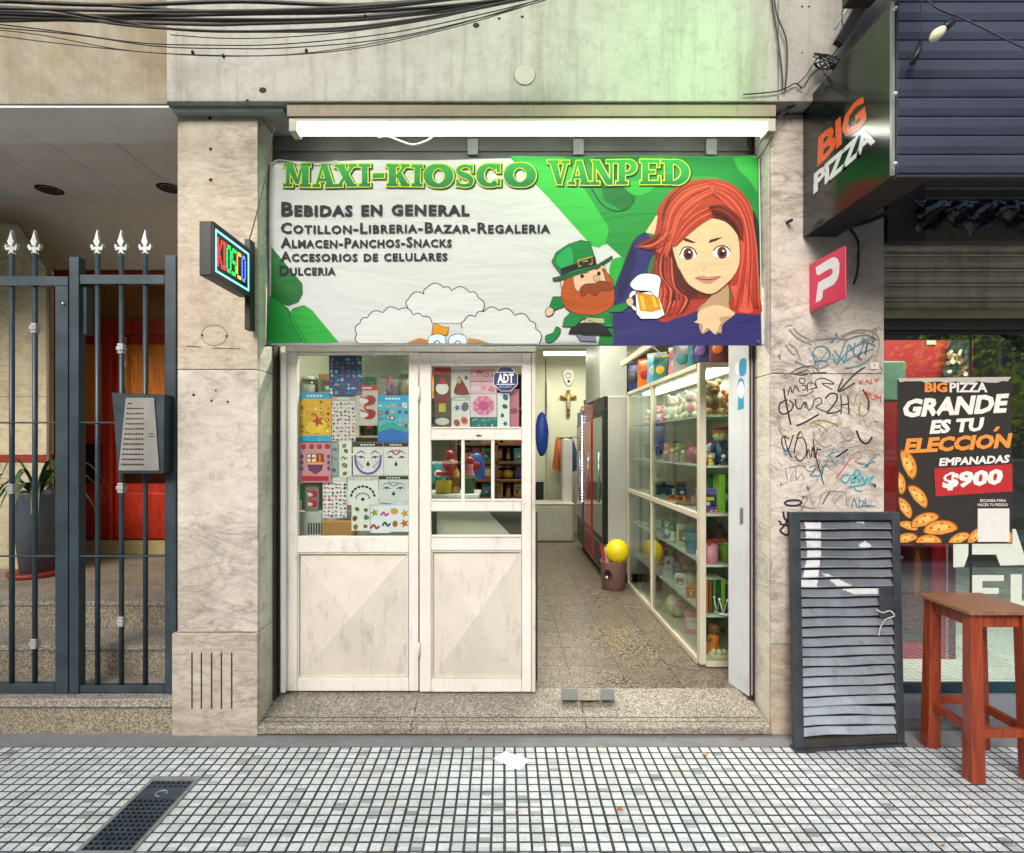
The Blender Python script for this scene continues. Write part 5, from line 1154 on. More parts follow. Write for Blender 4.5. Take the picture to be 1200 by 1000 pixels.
# ------------------------------------------------------------------ graffiti on the right pillar
gp = MB().on(onY(FY - .0002), .0006, .00004)
K, Bl, Te, Rd, Gn, Ol, Gy, Br = [ink(c, .6) for c in ('#2a2228', '#4f7f8f', '#2f9aa6', '#b5363f', '#2f5f45', '#8a7f3e', '#8b8378', '#3a2a2e')]
def G5(*p): return [(860 + p[i] / 4.167, 380 + p[i + 1] / 4.167) for i in range(0, len(p), 2)]
for pts, w, m in (
 (G5(243, 315, 250, 360, 262, 420, 278, 492), 1.5, K), (G5(262, 370, 228, 385, 220, 420, 240, 440, 275, 425, 290, 395, 272, 372), 1.3, K), (G5(300, 365, 305, 405, 325, 412, 345, 380, 348, 410), 1.2, Br),
 (G5(352, 380, 365, 420, 385, 400, 392, 372, 420, 360, 428, 385, 400, 405, 440, 425, 455, 430), 1.2, Gn), (G5(445, 365, 470, 340, 500, 342, 502, 370, 475, 410, 455, 435, 500, 430, 520, 420), 1.4, K),
 (G5(520, 345, 525, 390, 522, 440), 1.3, Gn), (G5(520, 395, 560, 390), 1.2, K), (G5(556, 350, 560, 400, 562, 440), 1.2, K), (G5(565, 350, 580, 400, 600, 340), .9, Ol), (G5(645, 330, 662, 380, 655, 430, 625, 450, 610, 420, 618, 380), 1.3, Ol), (G5(630, 320, 655, 370, 655, 420), 1.4, K),
 (G5(640, 210, 590, 245, 510, 330), 1.5, Br), (G5(532, 265, 510, 330, 590, 288), 1.3, Br), (G5(290, 243, 330, 250, 380, 240, 450, 236), .9, K), (G5(270, 245, 320, 215, 380, 205, 415, 232), .8, K), (G5(315, 240, 360, 225, 380, 250), .9, K),
 (G5(262, 350, 275, 305, 285, 335, 300, 300, 318, 330), .9, K), (G5(320, 265, 345, 268, 342, 290, 322, 285, 320, 265), .8, K), (G5(330, 300, 350, 300, 350, 320, 332, 322), .8, K), (G5(360, 330, 360, 290, 390, 290, 400, 310, 365, 320), .8, K), (G5(405, 315, 400, 275, 440, 265, 490, 292, 430, 290, 480, 320), .8, K), (G5(310, 345, 345, 350, 390, 325), .8, K),
 (G5(305, 497, 350, 478, 415, 440), 1.6, Br), (G5(370, 490, 410, 470, 470, 480, 510, 500), 1.3, Ol), (G5(385, 480, 430, 500, 460, 530), 1.0, Ol), (G5(385, 525, 400, 570, 440, 600, 480, 590), 1.2, Gy), (G5(520, 525, 540, 560, 570, 570, 585, 530), 1.2, Gy), (G5(597, 520, 620, 570, 650, 582, 675, 550), 1.7, K),
 (G5(270, 560, 238, 550, 235, 590, 260, 620, 290, 540), 1.0, K), (G5(245, 545, 258, 600, 280, 650), .9, K), (G5(325, 520, 305, 570, 295, 630, 320, 668, 350, 640, 352, 590, 335, 555, 310, 560), 1.0, K), (G5(355, 655, 362, 610, 375, 650, 385, 600, 395, 655, 408, 600), .9, K), (G5(385, 560, 400, 650, 420, 720, 437, 782), .9, K), (G5(405, 612, 425, 612), 1.2, K), (G5(215, 500, 235, 540, 260, 545), .9, Ol), (G5(300, 560, 320, 525, 340, 550), .9, Ol),
 (G5(450, 650, 480, 630, 520, 620), 1.0, Bl), (G5(465, 640, 500, 690), 1.0, Bl), (G5(500, 650, 555, 612), 1.6, K), (G5(520, 660, 540, 640, 530, 690), .8, Bl), (G5(580, 640, 610, 620, 620, 650, 590, 670, 640, 680), 1.0, Gy), (G5(640, 620, 670, 615, 690, 640, 660, 650, 690, 680), 1.0, Gy), (G5(600, 680, 650, 685, 690, 670), .8, Bl),
 (G5(495, 755, 530, 710, 568, 655), .9, Rd), (G5(415, 745, 470, 640, 490, 600), .9, Bl), (G5(250, 700, 260, 760), .9, Gy), (G5(270, 700, 330, 690, 350, 700), .9, Bl), (G5(300, 700, 305, 760, 330, 730, 340, 760), .9, Gy), (G5(365, 700, 400, 690, 390, 720, 370, 740, 420, 740), 1.0, Bl), (G5(430, 690, 430, 740, 440, 690, 470, 700), .9, Bl),
 (G5(560, 735, 530, 740, 525, 765, 550, 775, 568, 745, 590, 735, 585, 775, 570, 760, 600, 750, 612, 770, 625, 745, 640, 775, 650, 740), 1.5, Te), (G5(650, 760, 680, 745, 660, 775, 685, 780), 1.3, Te), (G5(585, 730, 600, 712, 615, 730, 595, 745), 1.5, Te), (G5(560, 795, 600, 790, 640, 782), 1.3, Te), (G5(585, 790, 595, 812, 625, 815), 1.2, Te),
 (G5(245, 873, 265, 862, 310, 860, 330, 872, 305, 885, 262, 884, 245, 873), 1.7, K), (G5(240, 915, 245, 945, 262, 960, 262, 915), 1.8, K), (G5(262, 960, 240, 990, 225, 1010, 262, 1030, 268, 975), 1.8, K), (G5(215, 960, 232, 968), 1.5, K), (G5(222, 975, 262, 985, 270, 1000), 1.6, K),
 (G5(575, 895, 585, 850, 600, 895), .9, Bl), (G5(610, 850, 612, 895, 635, 870, 612, 860), .9, Bl), (G5(640, 850, 645, 890, 670, 888), .9, Bl), (G5(600, 895, 660, 885, 690, 893), .9, Bl), (G5(325, 840, 360, 850, 340, 890, 400, 900), .9, Gy), (G5(370, 840, 400, 900, 430, 830), .8, Gy), (G5(430, 880, 470, 810), .9, Br), (G5(430, 830, 470, 815, 540, 820), .8, Gy), (G5(545, 820, 550, 880), .8, Gy),
 (G5(270, 25, 300, 60, 340, 85, 380, 100), 1.4, Gy), (G5(290, 20, 320, 50, 370, 75), 1.3, Gy), (G5(250, 100, 280, 140, 300, 150), 1.2, Gy), (G5(265, 95, 300, 120, 325, 180), 1.2, Gy), (G5(340, 90, 420, 75, 480, 70, 560, 75), 1.3, Gy),
 (G5(400, 190, 385, 150, 400, 115, 440, 110, 468, 140, 455, 175, 405, 180, 395, 200), 1.2, Bl), (G5(410, 190, 412, 215, 450, 205, 452, 180), 1.1, Bl), (G5(480, 150, 500, 190, 530, 120, 550, 80, 600, 60, 650, 55, 700, 80), 1.3, Bl), (G5(500, 200, 560, 130, 640, 90, 690, 110), 1.3, Bl), (G5(530, 190, 600, 150, 680, 120), 1.2, Bl), (G5(540, 215, 620, 200, 680, 150), 1.2, Bl), (G5(490, 130, 540, 180, 560, 100, 600, 160, 640, 80), 1.2, Bl), (G5(520, 60, 600, 30, 680, 40, 710, 90, 690, 160), 1.3, Gy), (G5(500, 90, 560, 50, 640, 40), 1.2, Gy), (G5(580, 150, 590, 90), 1.0, Bl), (G5(640, 150, 650, 90), 1.0, K)): gp.line(pts, w * 1.35, m)
rv = random.Random(77)
for _ in range(46):
    x, y = rv.uniform(908, 1028), rv.choice([rv.uniform(385, 440), rv.uniform(480, 595), rv.uniform(500, 592)]); s = rv.uniform(3, 9); q = [(x, y)]
    for k in range(rv.randint(3, 7)): q.append((min(1033, max(907, q[-1][0] + rv.uniform(-.4, 1.1) * s)), min(597, q[-1][1] + rv.uniform(-1, 1) * s)))
    gp.line(q, rv.uniform(.5, 1.6), rv.choice([Gy, Gy, Bl, ink('#a79f96', .7), ink('#9fb0b4', .7), Br]), True, False, True)
letters(gp, 'KALY', [(1007, 451), (1029, 449), (1030, 443), (1006, 446)], Rd, 0); letters(gp, 'PUM', [(1014, 467), (1032, 471), (1032, 464), (1015, 459)], Rd, 0)
gp.rect(1019, 425, 1029, 433, ink('#c4bdb2')); gp.line([(1023, 427), (1025, 430)], .8, K)
gp.build('graffiti', parent=rp)
MB(m_dark).tube(catmull([P(*q, FY - .02) for q in ((996, 268), (1005, 282), (1006, 300), (1004, 322), (1000, 333))], n=5), .006, 7).build('black_cable', label='thick black cable end curving down beside the pink sign', cat='cable')
MB(m_dark).tube([P(922, 261, FY), P(928, 258, FY - .04)], .008, 7).build('wall_hook', label='small dark hook on the pillar left of the pizza sign box', cat='hook')
MB(m_black).tube(catmull([P(*q, FY - .02) for q in ((1040, 250), (1010, 262), (985, 266), (975, 262))], n=5), .012, 7).build('sign_cable', label='dark conduit under the pizza sign box', cat='cable')

# ------------------------------------------------------------------ louvred shutter door leaning on the pillar
wk = thing('louvred_shutter_door', 'worn grey slatted metal wicket leaning on the graffiti pillar', 'shutter door')
L0, L1 = Vector((X_(929.5, 2.70), 2.70, 0.0)), Vector((X_(1057, 2.755), 2.755, 0.0)); T0, T1 = Vector((X_(925, 2.80), 2.80, Z_(600, 2.80))), Vector((X_(1051, 2.825), 2.825, Z_(600, 2.825)))
def W(u, v, k=0.0):                       # u across, v up, k outward
    p = L0 * (1 - u) * (1 - v) + L1 * u * (1 - v) + T1 * u * v + T0 * (1 - u) * v; return p + Vector((0, -k, 0.0))
m_wf = paint('#3e444a', .45, .4, .3, 9, .3, .35); m_wp = paint('#b9bcbf', .6, 0, .1, 9, 0, .4)
def wbox(nm, u0, u1, v0, v1, k0, k1, m, **kw):
    b = MB(m); vs = [W(u, v, k) for k in (k0, k1) for v in (v0, v1) for u in (u0, u1)]; b.add(vs, [(0, 2, 3, 1), (4, 5, 7, 6), (0, 1, 5, 4), (2, 6, 7, 3), (0, 4, 6, 2), (1, 3, 7, 5)]); return b.build(nm, parent=wk, **kw)
wbox('stile', 0, .08, 0.012, 1, -.012, .022, m_wf, bevel=.003); wbox('stile', .93, 1, 0.012, 1, -.012, .022, m_wf, bevel=.003)
wbox('top_rail', .0805, .9295, .965, 1, -.012, .020, m_wf, bevel=.003); wbox('bottom_rail', .0805, .9295, .012, .045, -.012, .018, paint('#33322f', .8, .1, .3, 9, .4), bevel=.003); wbox('foot_angle', -.01, 1.005, 0, .0115, -.02, .03, m_wf)
wbox('backing', .08, .93, .0455, .9645, -.012, -.008, m_dark)
poly_w = [[(938, 598), (962, 598), (962, 650), (957, 690), (926, 692), (926, 682), (941, 676), (946, 650), (944, 618)], [(963, 672), (968, 672), (1000, 687), (1052, 688), (1052, 696), (1000, 696), (985, 690)], [(1008, 598), (1022, 598), (1012, 614), (1003, 612)], [(1006, 639), (1014, 634), (1022, 640), (1012, 645)]]
def inside(pt, poly):
    x, y = pt; c = False
    for i in range(len(poly)):
        (a, b_), (c_, d_) = poly[i - 1], poly[i]
        if (b_ > y) != (d_ > y) and x < (c_ - a) * (y - b_) / (d_ - b_) + a: c = not c
    return c
def topix(p): return (CX + p.x * F / p.y, CY - (p.z - H) * F / p.y)
m_lip_highlight = paint('#a9adb3', .4, .3, .2, 12, .2, .5); NS = 22; rr = random.Random(5)  # highlight along each slat lip is put into this lighter colour
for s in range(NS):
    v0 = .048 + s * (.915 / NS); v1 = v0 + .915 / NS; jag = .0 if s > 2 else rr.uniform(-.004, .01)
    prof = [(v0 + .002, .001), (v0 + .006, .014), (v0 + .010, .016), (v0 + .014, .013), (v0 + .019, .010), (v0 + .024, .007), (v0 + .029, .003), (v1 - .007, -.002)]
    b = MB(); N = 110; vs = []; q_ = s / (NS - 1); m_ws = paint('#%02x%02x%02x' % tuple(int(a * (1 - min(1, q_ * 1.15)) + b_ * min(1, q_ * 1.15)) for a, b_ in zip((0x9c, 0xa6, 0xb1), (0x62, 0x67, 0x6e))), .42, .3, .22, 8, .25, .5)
    for i in range(N + 1):
        u = .081 + (.929 - .081) * i / N; bend = jag * math.sin(u * 5) + .0012 * math.sin(u * 9 + s)
        vs += [W(u, v + bend, k + .0015 * math.sin(u * 14 + s * 2)) for v, k in prof]
    m = len(prof)
    for i in range(N):
        for j in range(m - 1):
            c = (Vector(vs[i * m + j]) + Vector(vs[(i + 1) * m + j + 1])) / 2
            wht_ = any(inside(topix(c), q) for q in poly_w)
            b.cur = m_wp if wht_ else (m_lip_highlight if j < 2 else m_ws)
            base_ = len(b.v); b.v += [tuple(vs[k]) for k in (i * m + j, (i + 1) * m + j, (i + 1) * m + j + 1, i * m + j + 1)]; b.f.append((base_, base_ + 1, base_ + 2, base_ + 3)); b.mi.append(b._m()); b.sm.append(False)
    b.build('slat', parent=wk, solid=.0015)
wbox('lock_plate', .79, .925, .545, .675, .018, .024, m_wf, bevel=.003)
MB(m_wp).on(lambda a, b_, k=0: P(a, b_, 2.752) + Vector((0, -k, 0)), .0, .0002).line([(1027, 714), (1034, 718), (1043, 716), (1048, 722), (1038, 726), (1032, 735), (1030, 745)], 1.3, m_wp).build('paint_drip', parent=wk)
MB(m_wf).tube([W(1.0, .80, .01), W(1.03, .80, .01)], .01, 8).build('hinge', parent=wk)

# ------------------------------------------------------------------ wooden stool
so = Vector((2.2, 2.58, 0))
st = thing('wooden_stool', 'tall square red brown wooden stool standing on the pavement by the pizza window', 'stool', so)
m_st = wood('red_stool_wood', '#6a2513', '#9c4424', 4, .35); m_seat = wood('worn_seat_wood', '#6d4a34', '#94684a', 5, .4, 1)
def sl_(mb): mb.v = [tuple(Vector(v) - so) for v in mb.v]; return mb
SZ = .765
sx0, sx1, sy0, sy1 = 2.015, 2.325, 2.395, 2.70
sl_(MB(m_seat).box(sx0, sx1, sy0, sy1, SZ - .018, SZ)).build('seat', parent=st, bevel=.003)
leg = [((2.062, 2.44), (2.078, 2.45)), ((2.285, 2.44), (2.33, 2.45)), ((2.062, 2.665), (2.105, 2.735)), ((2.275, 2.665), (2.335, 2.72))]
for (a, b_), (c, d_) in leg: sl_(MB(m_st).bar((c, d_, 0.0), (a, b_, SZ - .0185), .062, .058, .05, .05)).build('leg', parent=st, bevel=.005)
def at_(i, z): (a, b_), (c, d_) = leg[i]; t = z / (SZ - .0185); return Vector((c + (a - c) * t, d_ + (b_ - d_) * t, z))
def rung(i, j, z, w, h):
    p, q = at_(i, z), at_(j, z); d = (q - p).normalized(); s = Vector((-d.y, d.x, 0)) * w / 2; p += d * .026; q -= d * .026
    b = MB(m_st); b.add([p - s - Vector((0, 0, h / 2)), p + s - Vector((0, 0, h / 2)), p + s + Vector((0, 0, h / 2)), p - s + Vector((0, 0, h / 2)), q - s - Vector((0, 0, h / 2)), q + s - Vector((0, 0, h / 2)), q + s + Vector((0, 0, h / 2)), q - s + Vector((0, 0, h / 2))], [(3, 2, 1, 0), (4, 5, 6, 7), (0, 1, 5, 4), (1, 2, 6, 5), (2, 3, 7, 6), (3, 0, 4, 7)]); return sl_(b)
for i, j, z in ((0, 1, .215), (2, 3, .24), (0, 2, .22), (1, 3, .22)): rung(i, j, z, .025, .038).build('rung', parent=st, bevel=.003)
for i, j in ((0, 1), (2, 3), (0, 2), (1, 3)): rung(i, j, SZ - .050, .022, .06).build('apron', parent=st, bevel=.002)

# ------------------------------------------------------------------ sticker sheets behind the glass
SDp = 3.125
pal = ['#7a3fa0', '#c23b4a', '#2f8f8a', '#d8842c', '#3c3c44', '#b8457e', '#5a8f3a', '#c9a23a']
cards = []
def sheet(box, bgc, label, head=None, foot=None, motifs=(), name='sticker_sheet', cat='sticker sheet', D=SDp, crop=(340, 400, 4.167), extra=None, pls=None, size=None, tilt=0):
    ox, oy, s = crop; x0, y0, x1, y1 = box[0] / s + ox, box[1] / s + oy, box[2] / s + ox, box[3] / s + oy
    t = thing(name, label, cat, (0, 0, 0)); k = len(cards); D = D + .0035 * ((k * 7) % 5); cards.append(t)
    MB(ink(bgc, .5)).pbox(x0, x1, y0, y1, D, .001).build('card', parent=t)
    a = MB().on(onY(D), .0004, .00003); y_a, y_b = y0, y1
    if head: a.rect(x0 + .2, y0 + .2, x1 - .2, y0 + (y1 - y0) * .13, ink(head)); y_a = y0 + (y1 - y0) * .15
    if foot: a.rect(x0 + .2, y1 - (y1 - y0) * .12, x1 - .2, y1 - .2, ink(foot)); y_b = y1 - (y1 - y0) * .14
    if head:
        n_ = 5; 
        for i in range(n_): a.rect(x0 + (x1 - x0) * (.25 + .1 * i), y0 + (y1 - y0) * .05, x0 + (x1 - x0) * (.32 + .1 * i), y0 + (y1 - y0) * .09, ink('#d8d6d0' if head != '#d8d6d0' else '#777777'))
    r = random.Random(k * 13 + 5)
    if motifs:
        nx_, ny_, pals = motifs
        if nx_ * ny_ >= 12: nx_ = int(nx_ * 1.35); ny_ = int(ny_ * 1.35)
        for i in range(nx_):
            for j in range(ny_):
                cx_ = x0 + (x1 - x0) * (i + .5 + r.uniform(-.18, .18)) / nx_; cyy = y_a + (y_b - y_a) * (j + .5 + r.uniform(-.15, .15)) / ny_; R = min((x1 - x0) / nx_, (y_b - y_a) / ny_) * .42 * (size or 1) * r.uniform(.7, 1.1)
                c = r.choice(pals); kind = r.randint(0, 3)
                if kind == 0: a.oval(cx_, cyy, R, R * .8, ink(c), r.uniform(0, 3), 9); a.oval(cx_, cyy, R * .55, R * .45, ink(r.choice(pals)), 0, 7)
                elif kind == 1: a.ink([(cx_ + R * (1 if q % 2 else .45) * math.cos(q * .628), cyy + R * (1 if q % 2 else .45) * math.sin(q * .628)) for q in range(10)], ink(c))
                elif kind == 2: a.ink([(cx_ + R * r.uniform(.6, 1.1) * math.cos(q * .7), cyy + R * r.uniform(.5, 1) * math.sin(q * .7)) for q in range(9)], ink(c)); a.oval(cx_ + R * .2, cyy - R * .2, R * .3, R * .3, ink(r.choice(pals)), 0, 6)
                else: a.line([(cx_ - R, cyy + R * .3), (cx_ - R * .3, cyy - R * .5), (cx_ + R * .3, cyy + R * .3), (cx_ + R, cyy - R * .3)], R * .5, ink(c))
    if extra: extra(a, x0, y0, x1, y1, r)
    a.build('printed_pictures', parent=t); return t
def face_art(col, beard):
    def f(a, x0, y0, x1, y1, r):
        w, h = x1 - x0, y1 - y0; T = lambda u, v: (x0 + w * u, y0 + h * v); m = ink(col); k = ink('#2c2a30')
        for s in (1, -1):
            X = lambda u: .5 + s * (u - .5)
            a.line([T(X(.12), .36), T(X(.28), .26), T(X(.42), .36)], 1.6, m, True, False, True); a.line([T(X(.14), .46), T(X(.28), .42), T(X(.40), .48)], 1.0, k); a.oval(*T(X(.27), .46), 1.5, 1.0, k, 0, 7)
            if beard:
                a.line([T(X(.08), .38), T(X(.12), .70), T(X(.30), .90), T(X(.5), .95)], 2.6, m)
                for q in range(4): a.line([T(X(.13 + q * .05), .62 + q * .06), T(X(.19 + q * .05), .55 + q * .05)], 1.0, m, False)
            else: a.line([T(X(.5), .22), T(X(.40), .30), T(X(.5), .38)], 1.4, m); a.oval(*T(X(.36), .24), 1.2, 1.2, m, 0, 6)
        a.ink([T(.44, .66), T(.5, .56), T(.56, .66), T(.54, .72), T(.46, .72)], k)
    return f
def glasses_art(col, vert=False):
    def f(a, x0, y0, x1, y1, r):
        w, h = x1 - x0, y1 - y0; m = ink(col)
        for v in (.38, .72):
            cx_, cyy = x0 + w * .5, y0 + h * v
            a.oval(cx_ + w * .10, cyy, w * .32, h * .13, m, -.2, 14); a.oval(cx_ - w * .12, cyy, w * .2, h * .085, ink('#cfc4c0'), -.2, 12)
            a.line([(cx_ - w * .3, cyy - h * .1), (cx_ + w * .2, cyy), (cx_ + w * .3, cyy + h * .1)], 1.4, ink('#7d1a20'))
        a.line([(x0 + w * .5, y0 + h * .47), (x0 + w * .4, y0 + h * .55), (x0 + w * .5, y0 + h * .62)], 2, m)
    return f
def crest(a, x0, y0, x1, y1, r):
    w, h = x1 - x0, y1 - y0; T = lambda u, v: (x0 + w * u, y0 + h * v)
    for i in range(4): a.oval(*T(.13 + .25 * i, .10), w * .09, h * .07, ink('#a83248'), 0, 10)
    for s in (.08, .92):
        for v in (.35, .5, .65): a.oval(*T(s, v), w * .05, h * .06, ink('#5a3f7a'), 0, 8)
    a.ink([T(.24, .28), T(.76, .28), T(.78, .5), T(.7, .7), T(.5, .8), T(.3, .7), T(.22, .5)], ink('#8e2338')); a.ink([T(.26, .30), T(.5, .30), T(.5, .48), T(.25, .48)], ink('#dcd6d0'))
    a.rect(*T(.35, .30), *T(.40, .48), ink('#b8242c')); a.rect(*T(.27, .37), *T(.49, .41), ink('#b8242c'))
    for i in range(4): a.rect(*T(.51 + .06 * i, .30), *T(.54 + .06 * i, .48), ink('#d8a52c' if i % 2 == 0 else '#b8242c'))
    a.rect(*T(.24, .49), *T(.77, .55), ink('#d8a52c'))
    for i in range(5): a.rect(*T(.30 + .085 * i, .56), *T(.345 + .085 * i, .70), ink('#2b3f86'))
    a.rect(*T(.08, .84), *T(.92, .96), ink('#b02038'))
def star_art(a, x0, y0, x1, y1, r):
    w, h = x1 - x0, y1 - y0; cx_, cyy = x0 + w * .6, y0 + h * .62
    a.oval(cx_ - 2, cyy + 4, w * .33, h * .14, ink('#e3b83c'), -.3); a.ink([(cx_ + 8 * (1 if q % 2 else .4) * math.cos(q * .628), cyy - 2 + 8 * (1 if q % 2 else .4) * math.sin(q * .628)) for q in range(10)], ink('#b5372f'))
def bears_art(a, x0, y0, x1, y1, r):
    w, h = x1 - x0, y1 - y0
    a.ink([(x0 + .3, y1 - h * .32), (x0 + w * .3, y1 - h * .42), (x0 + w * .7, y1 - h * .36), (x1 - .3, y1 - h * .28), (x1 - .3, y1 - .3), (x0 + .3, y1 - .3)], ink('#3a9a86')); a.ink([(x0 + .3, y1 - h * .20), (x0 + w * .4, y1 - h * .30), (x1 - .3, y1 - h * .2), (x1 - .3, y1 - .3), (x0 + .3, y1 - .3)], ink('#2f66b0'))
def arc_art(a, x0, y0, x1, y1, r):
    w, h = x1 - x0, y1 - y0; k = ink('#3a3432')
    for i in range(9): t = math.pi * (i + .5) / 9; a.oval(x0 + w * (.5 - .38 * math.cos(t)), y0 + h * (.72 - .38 * math.sin(t)), 1.5, 2.2, k, t, 7)
    for i in range(7): t = math.pi * (i + .5) / 7; a.oval(x0 + w * (.5 - .22 * math.cos(t)), y0 + h * (.78 - .2 * math.sin(t)), 1.1, 1.6, ink('#9a6b52'), t, 7)
    a.oval(x0 + w * .5, y0 + h * .8, 2, 2, k)
sheet((190, 45, 350, 262), '#20508a', 'blue and red sticker sheet at the top of the left window under the banner', '#1b4f94', None, (5, 7, ['#8e2a2a', '#c0602e', '#1f7fa0', '#d8cbb8', '#5a2f4a', '#c99a3c']), size=1.25)
sheet((42, 250, 200, 490), '#d6a12e', 'yellow sticker sheet with blue header and orange star in the left window', '#2f9ac8', '#2f9ac8', (4, 5, ['#c76a1e', '#e4c763', '#8e3c28', '#6d8a3a', '#d8b23c']), extra=star_art)
sheet((202, 264, 318, 490), '#cdc6c0', 'white sheet of tiny red and purple tattoos right of the yellow one', '#a7a09a', None, (5, 8, ['#b03a4a', '#6a3f9a', '#3a3a3e', '#c99a9a']), size=.95)
sheet((320, 215, 428, 412), '#b0a9a0', 'clear bag of red party glasses with a red header card', '#b3202c', None, (), 'party_glasses_bag', 'glasses', extra=glasses_art('#9a1f28'))
sheet((428, 265, 578, 492), '#3f9ec0', 'light blue sticker sheet with brown bears beside the right edge of the window', '#2a8fc0', None, (4, 5, ['#8a5a34', '#c99a5a', '#d8d2c8', '#6a3c28']), extra=bears_art, size=1.1)
sheet((46, 495, 200, 690), '#c08a90', 'pink sticker sheet with a red and gold football crest', None, None, (), extra=crest)
sheet((200, 495, 236, 660), '#8c9a9c', 'narrow grey sheet between the crest sheet and the masks sheet', None, None, (1, 3, ['#6a7a80', '#4d5a60']))
sheet((236, 490, 300, 660), '#d4d4c8', 'narrow white sheet with a column of yellow green masks', None, None, (1, 5, ['#8a9a3a', '#6a6a2c', '#7a4a6a', '#5f7f44']), size=1.0)
sheet((306, 495, 455, 655), '#d2d0ce', 'face tattoo sheet with a purple jewelled beard and dark header', '#3a2a28', None, (), extra=face_art('#7d4f9a', True))
sheet((456, 495, 578, 655), '#d2d0ce', 'face tattoo sheet with small pink brow jewels and dark header', '#3a2a28', None, (), extra=face_art('#a04a5a', False))
sheet((433, 658, 578, 790), '#c8c8c8', 'face tattoo sheet with silver grey wings and dark header, lower right of the window', '#3a2a28', None, (), extra=face_art('#8a94a0', False))
sheet((280, 662, 430, 800), '#d6d5d2', 'white sheet with a fan shaped arc of dark drops', '#b9b4ae', None, (), extra=arc_art)
sheet((160, 660, 276, 862), '#dad8d6', 'white tiny tattoo sheet hanging lowest left in the window', '#c4beb9', None, (5, 7, ['#b03a4a', '#6a3f9a', '#3a3a3e', '#c46a7a']), size=.95)
sheet((300, 800, 390, 925), '#d6d6d0', 'small white card with green grey pirate motifs at the bottom', None, None, (2, 3, ['#4f6a5a', '#8a5a3a', '#3a3a3a']), size=1.0)
sheet((390, 782, 490, 937), '#d8dae0', 'white card with red lips and green fruit stickers at the bottom', '#c0c6d4', None, (2, 2, ['#8a9a2c', '#b0283a', '#b83a8a', '#3a4a50']), size=1.15)
sheet((491, 782, 578, 930), '#d8dae0', 'white card with a pineapple and carrot sticker at the lower right corner', '#c0c6d4', None, (2, 2, ['#c8952c', '#c0602e', '#4f7f3a']), size=1.2)
sheet((72, 694, 140, 832), '#77716a', 'red party glasses hanging at the lower left of the left window', None, None, (), 'party_glasses', 'glasses', extra=glasses_art('#b02430'), D=3.16)
sheet((36, 700, 72, 775), '#1f7a4a', 'green hat shape at the left edge of the left window', None, None, (), 'paper_hat', 'hat', D=3.17)
c5 = (490, 410, 4.347)
def santa(a, x0, y0, x1, y1, r):
    w, h = x1 - x0, y1 - y0; cx_ = x0 + w / 2
    a.oval(cx_, y0 + h * .35, w * .38, h * .10, ink('#d2ccc6')); a.ink([(cx_ - w * .36, y0 + h * .28), (cx_, y0 + h * .16), (cx_ + w * .36, y0 + h * .28)], ink('#a32a2a')); a.ink([(cx_ - w * .3, y0 + h * .48), (cx_ + w * .35, y0 + h * .48), (cx_ + w * .3, y0 + h * .58), (cx_ - w * .35, y0 + h * .6)], ink('#7a2a20')); a.rect(cx_ - w * .2, y0 + h * .6, cx_ + w * .2, y0 + h * .74, ink('#a8a03a')); a.rect(x0 + .3, y0 + .5, x1 - .3, y0 + h * .13, ink('#b03a3c')); a.oval(cx_, y0 + h * .9, w * .42, h * .06, ink('#b8b6b2'))
def bow(a, x0, y0, x1, y1, r):
    w, h = x1 - x0, y1 - y0
    for i in range(16): t = i * .393; a.oval(x0 + w * (.5 + .26 * math.cos(t)), y0 + h * (.5 + .26 * math.sin(t)), w * .17, h * .13, ink('#c46a8e' if i % 2 else '#d68aa8'), t, 8)
    a.oval(x0 + w * .5, y0 + h * .5, w * .2, h * .2, ink('#b8507a'))
def xmas(a, x0, y0, x1, y1, r):
    w, h = x1 - x0, y1 - y0; a.ink([(x0 + w * .15, y1 - h * .1), (x0 + w * .3, y0 + h * .5), (x0 + w * .4, y0 + h * .3), (x0 + w * .6, y0 + h * .45), (x0 + w * .9, y1 - h * .2), (x0 + w * .9, y1 - h * .05)], ink('#7a2f2c'), True); a.oval(x0 + w * .4, y0 + h * .45, w * .12, h * .1, ink('#c9a080')); a.oval(x0 + w * .8, y0 + h * .35, w * .1, h * .07, ink('#6a4a30'))
sheet((80, 90, 166, 396), '#5a4638', 'strip of christmas decorations at the left of the upper door pane', None, None, (), 'decoration_strip', 'decoration', crop=c5, extra=santa)
sheet((170, 92, 264, 238), '#c8c0bc', 'white card with a dark red reclining figure in the door pane', None, None, (), crop=c5, extra=xmas)
sheet((170, 240, 264, 396), '#cfc6c4', 'white sticker card with round pink and brown heads in the door pane', '#9ab0ae', None, (2, 2, ['#c43a6a', '#8a4a3a', '#3a6a8a', '#c46a4a']), crop=c5, size=1.2)
sheet((266, 92, 400, 160), '#cf9aa2', 'pink packet with a curly red scroll at the top of the door pane', None, None, (4, 1, ['#b03a4a', '#d8c0c0']), crop=c5)
sheet((266, 162, 400, 224), '#d4a8b8', 'plain pink packet under the scroll packet in the door pane', None, None, (3, 1, ['#d8c8cc', '#c07a94']), crop=c5)
sheet((266, 226, 400, 344), '#d0c4c4', 'pink gift bow on a pale card in the door pane', None, None, (), 'gift_bow', 'bow', crop=c5, extra=bow)
sheet((270, 345, 402, 396), '#2f6a68', 'teal zigzag patterned packet at the bottom of the door pane', None, None, (6, 2, ['#7ab0a8', '#1d4a4c', '#9ac0ba']), crop=c5)
sheet((404, 220, 466, 396), '#d6d8d8', 'white strip with a column of navy snowflakes under the octagon sticker', None, None, (1, 4, ['#2a3f66', '#3a5a7a']), crop=c5, size=.85)
sheet((470, 200, 514, 396), '#b06a7c', 'rose pink striped roll at the right edge of the door pane', None, None, (1, 1, ['#8a4a5a']), crop=c5)
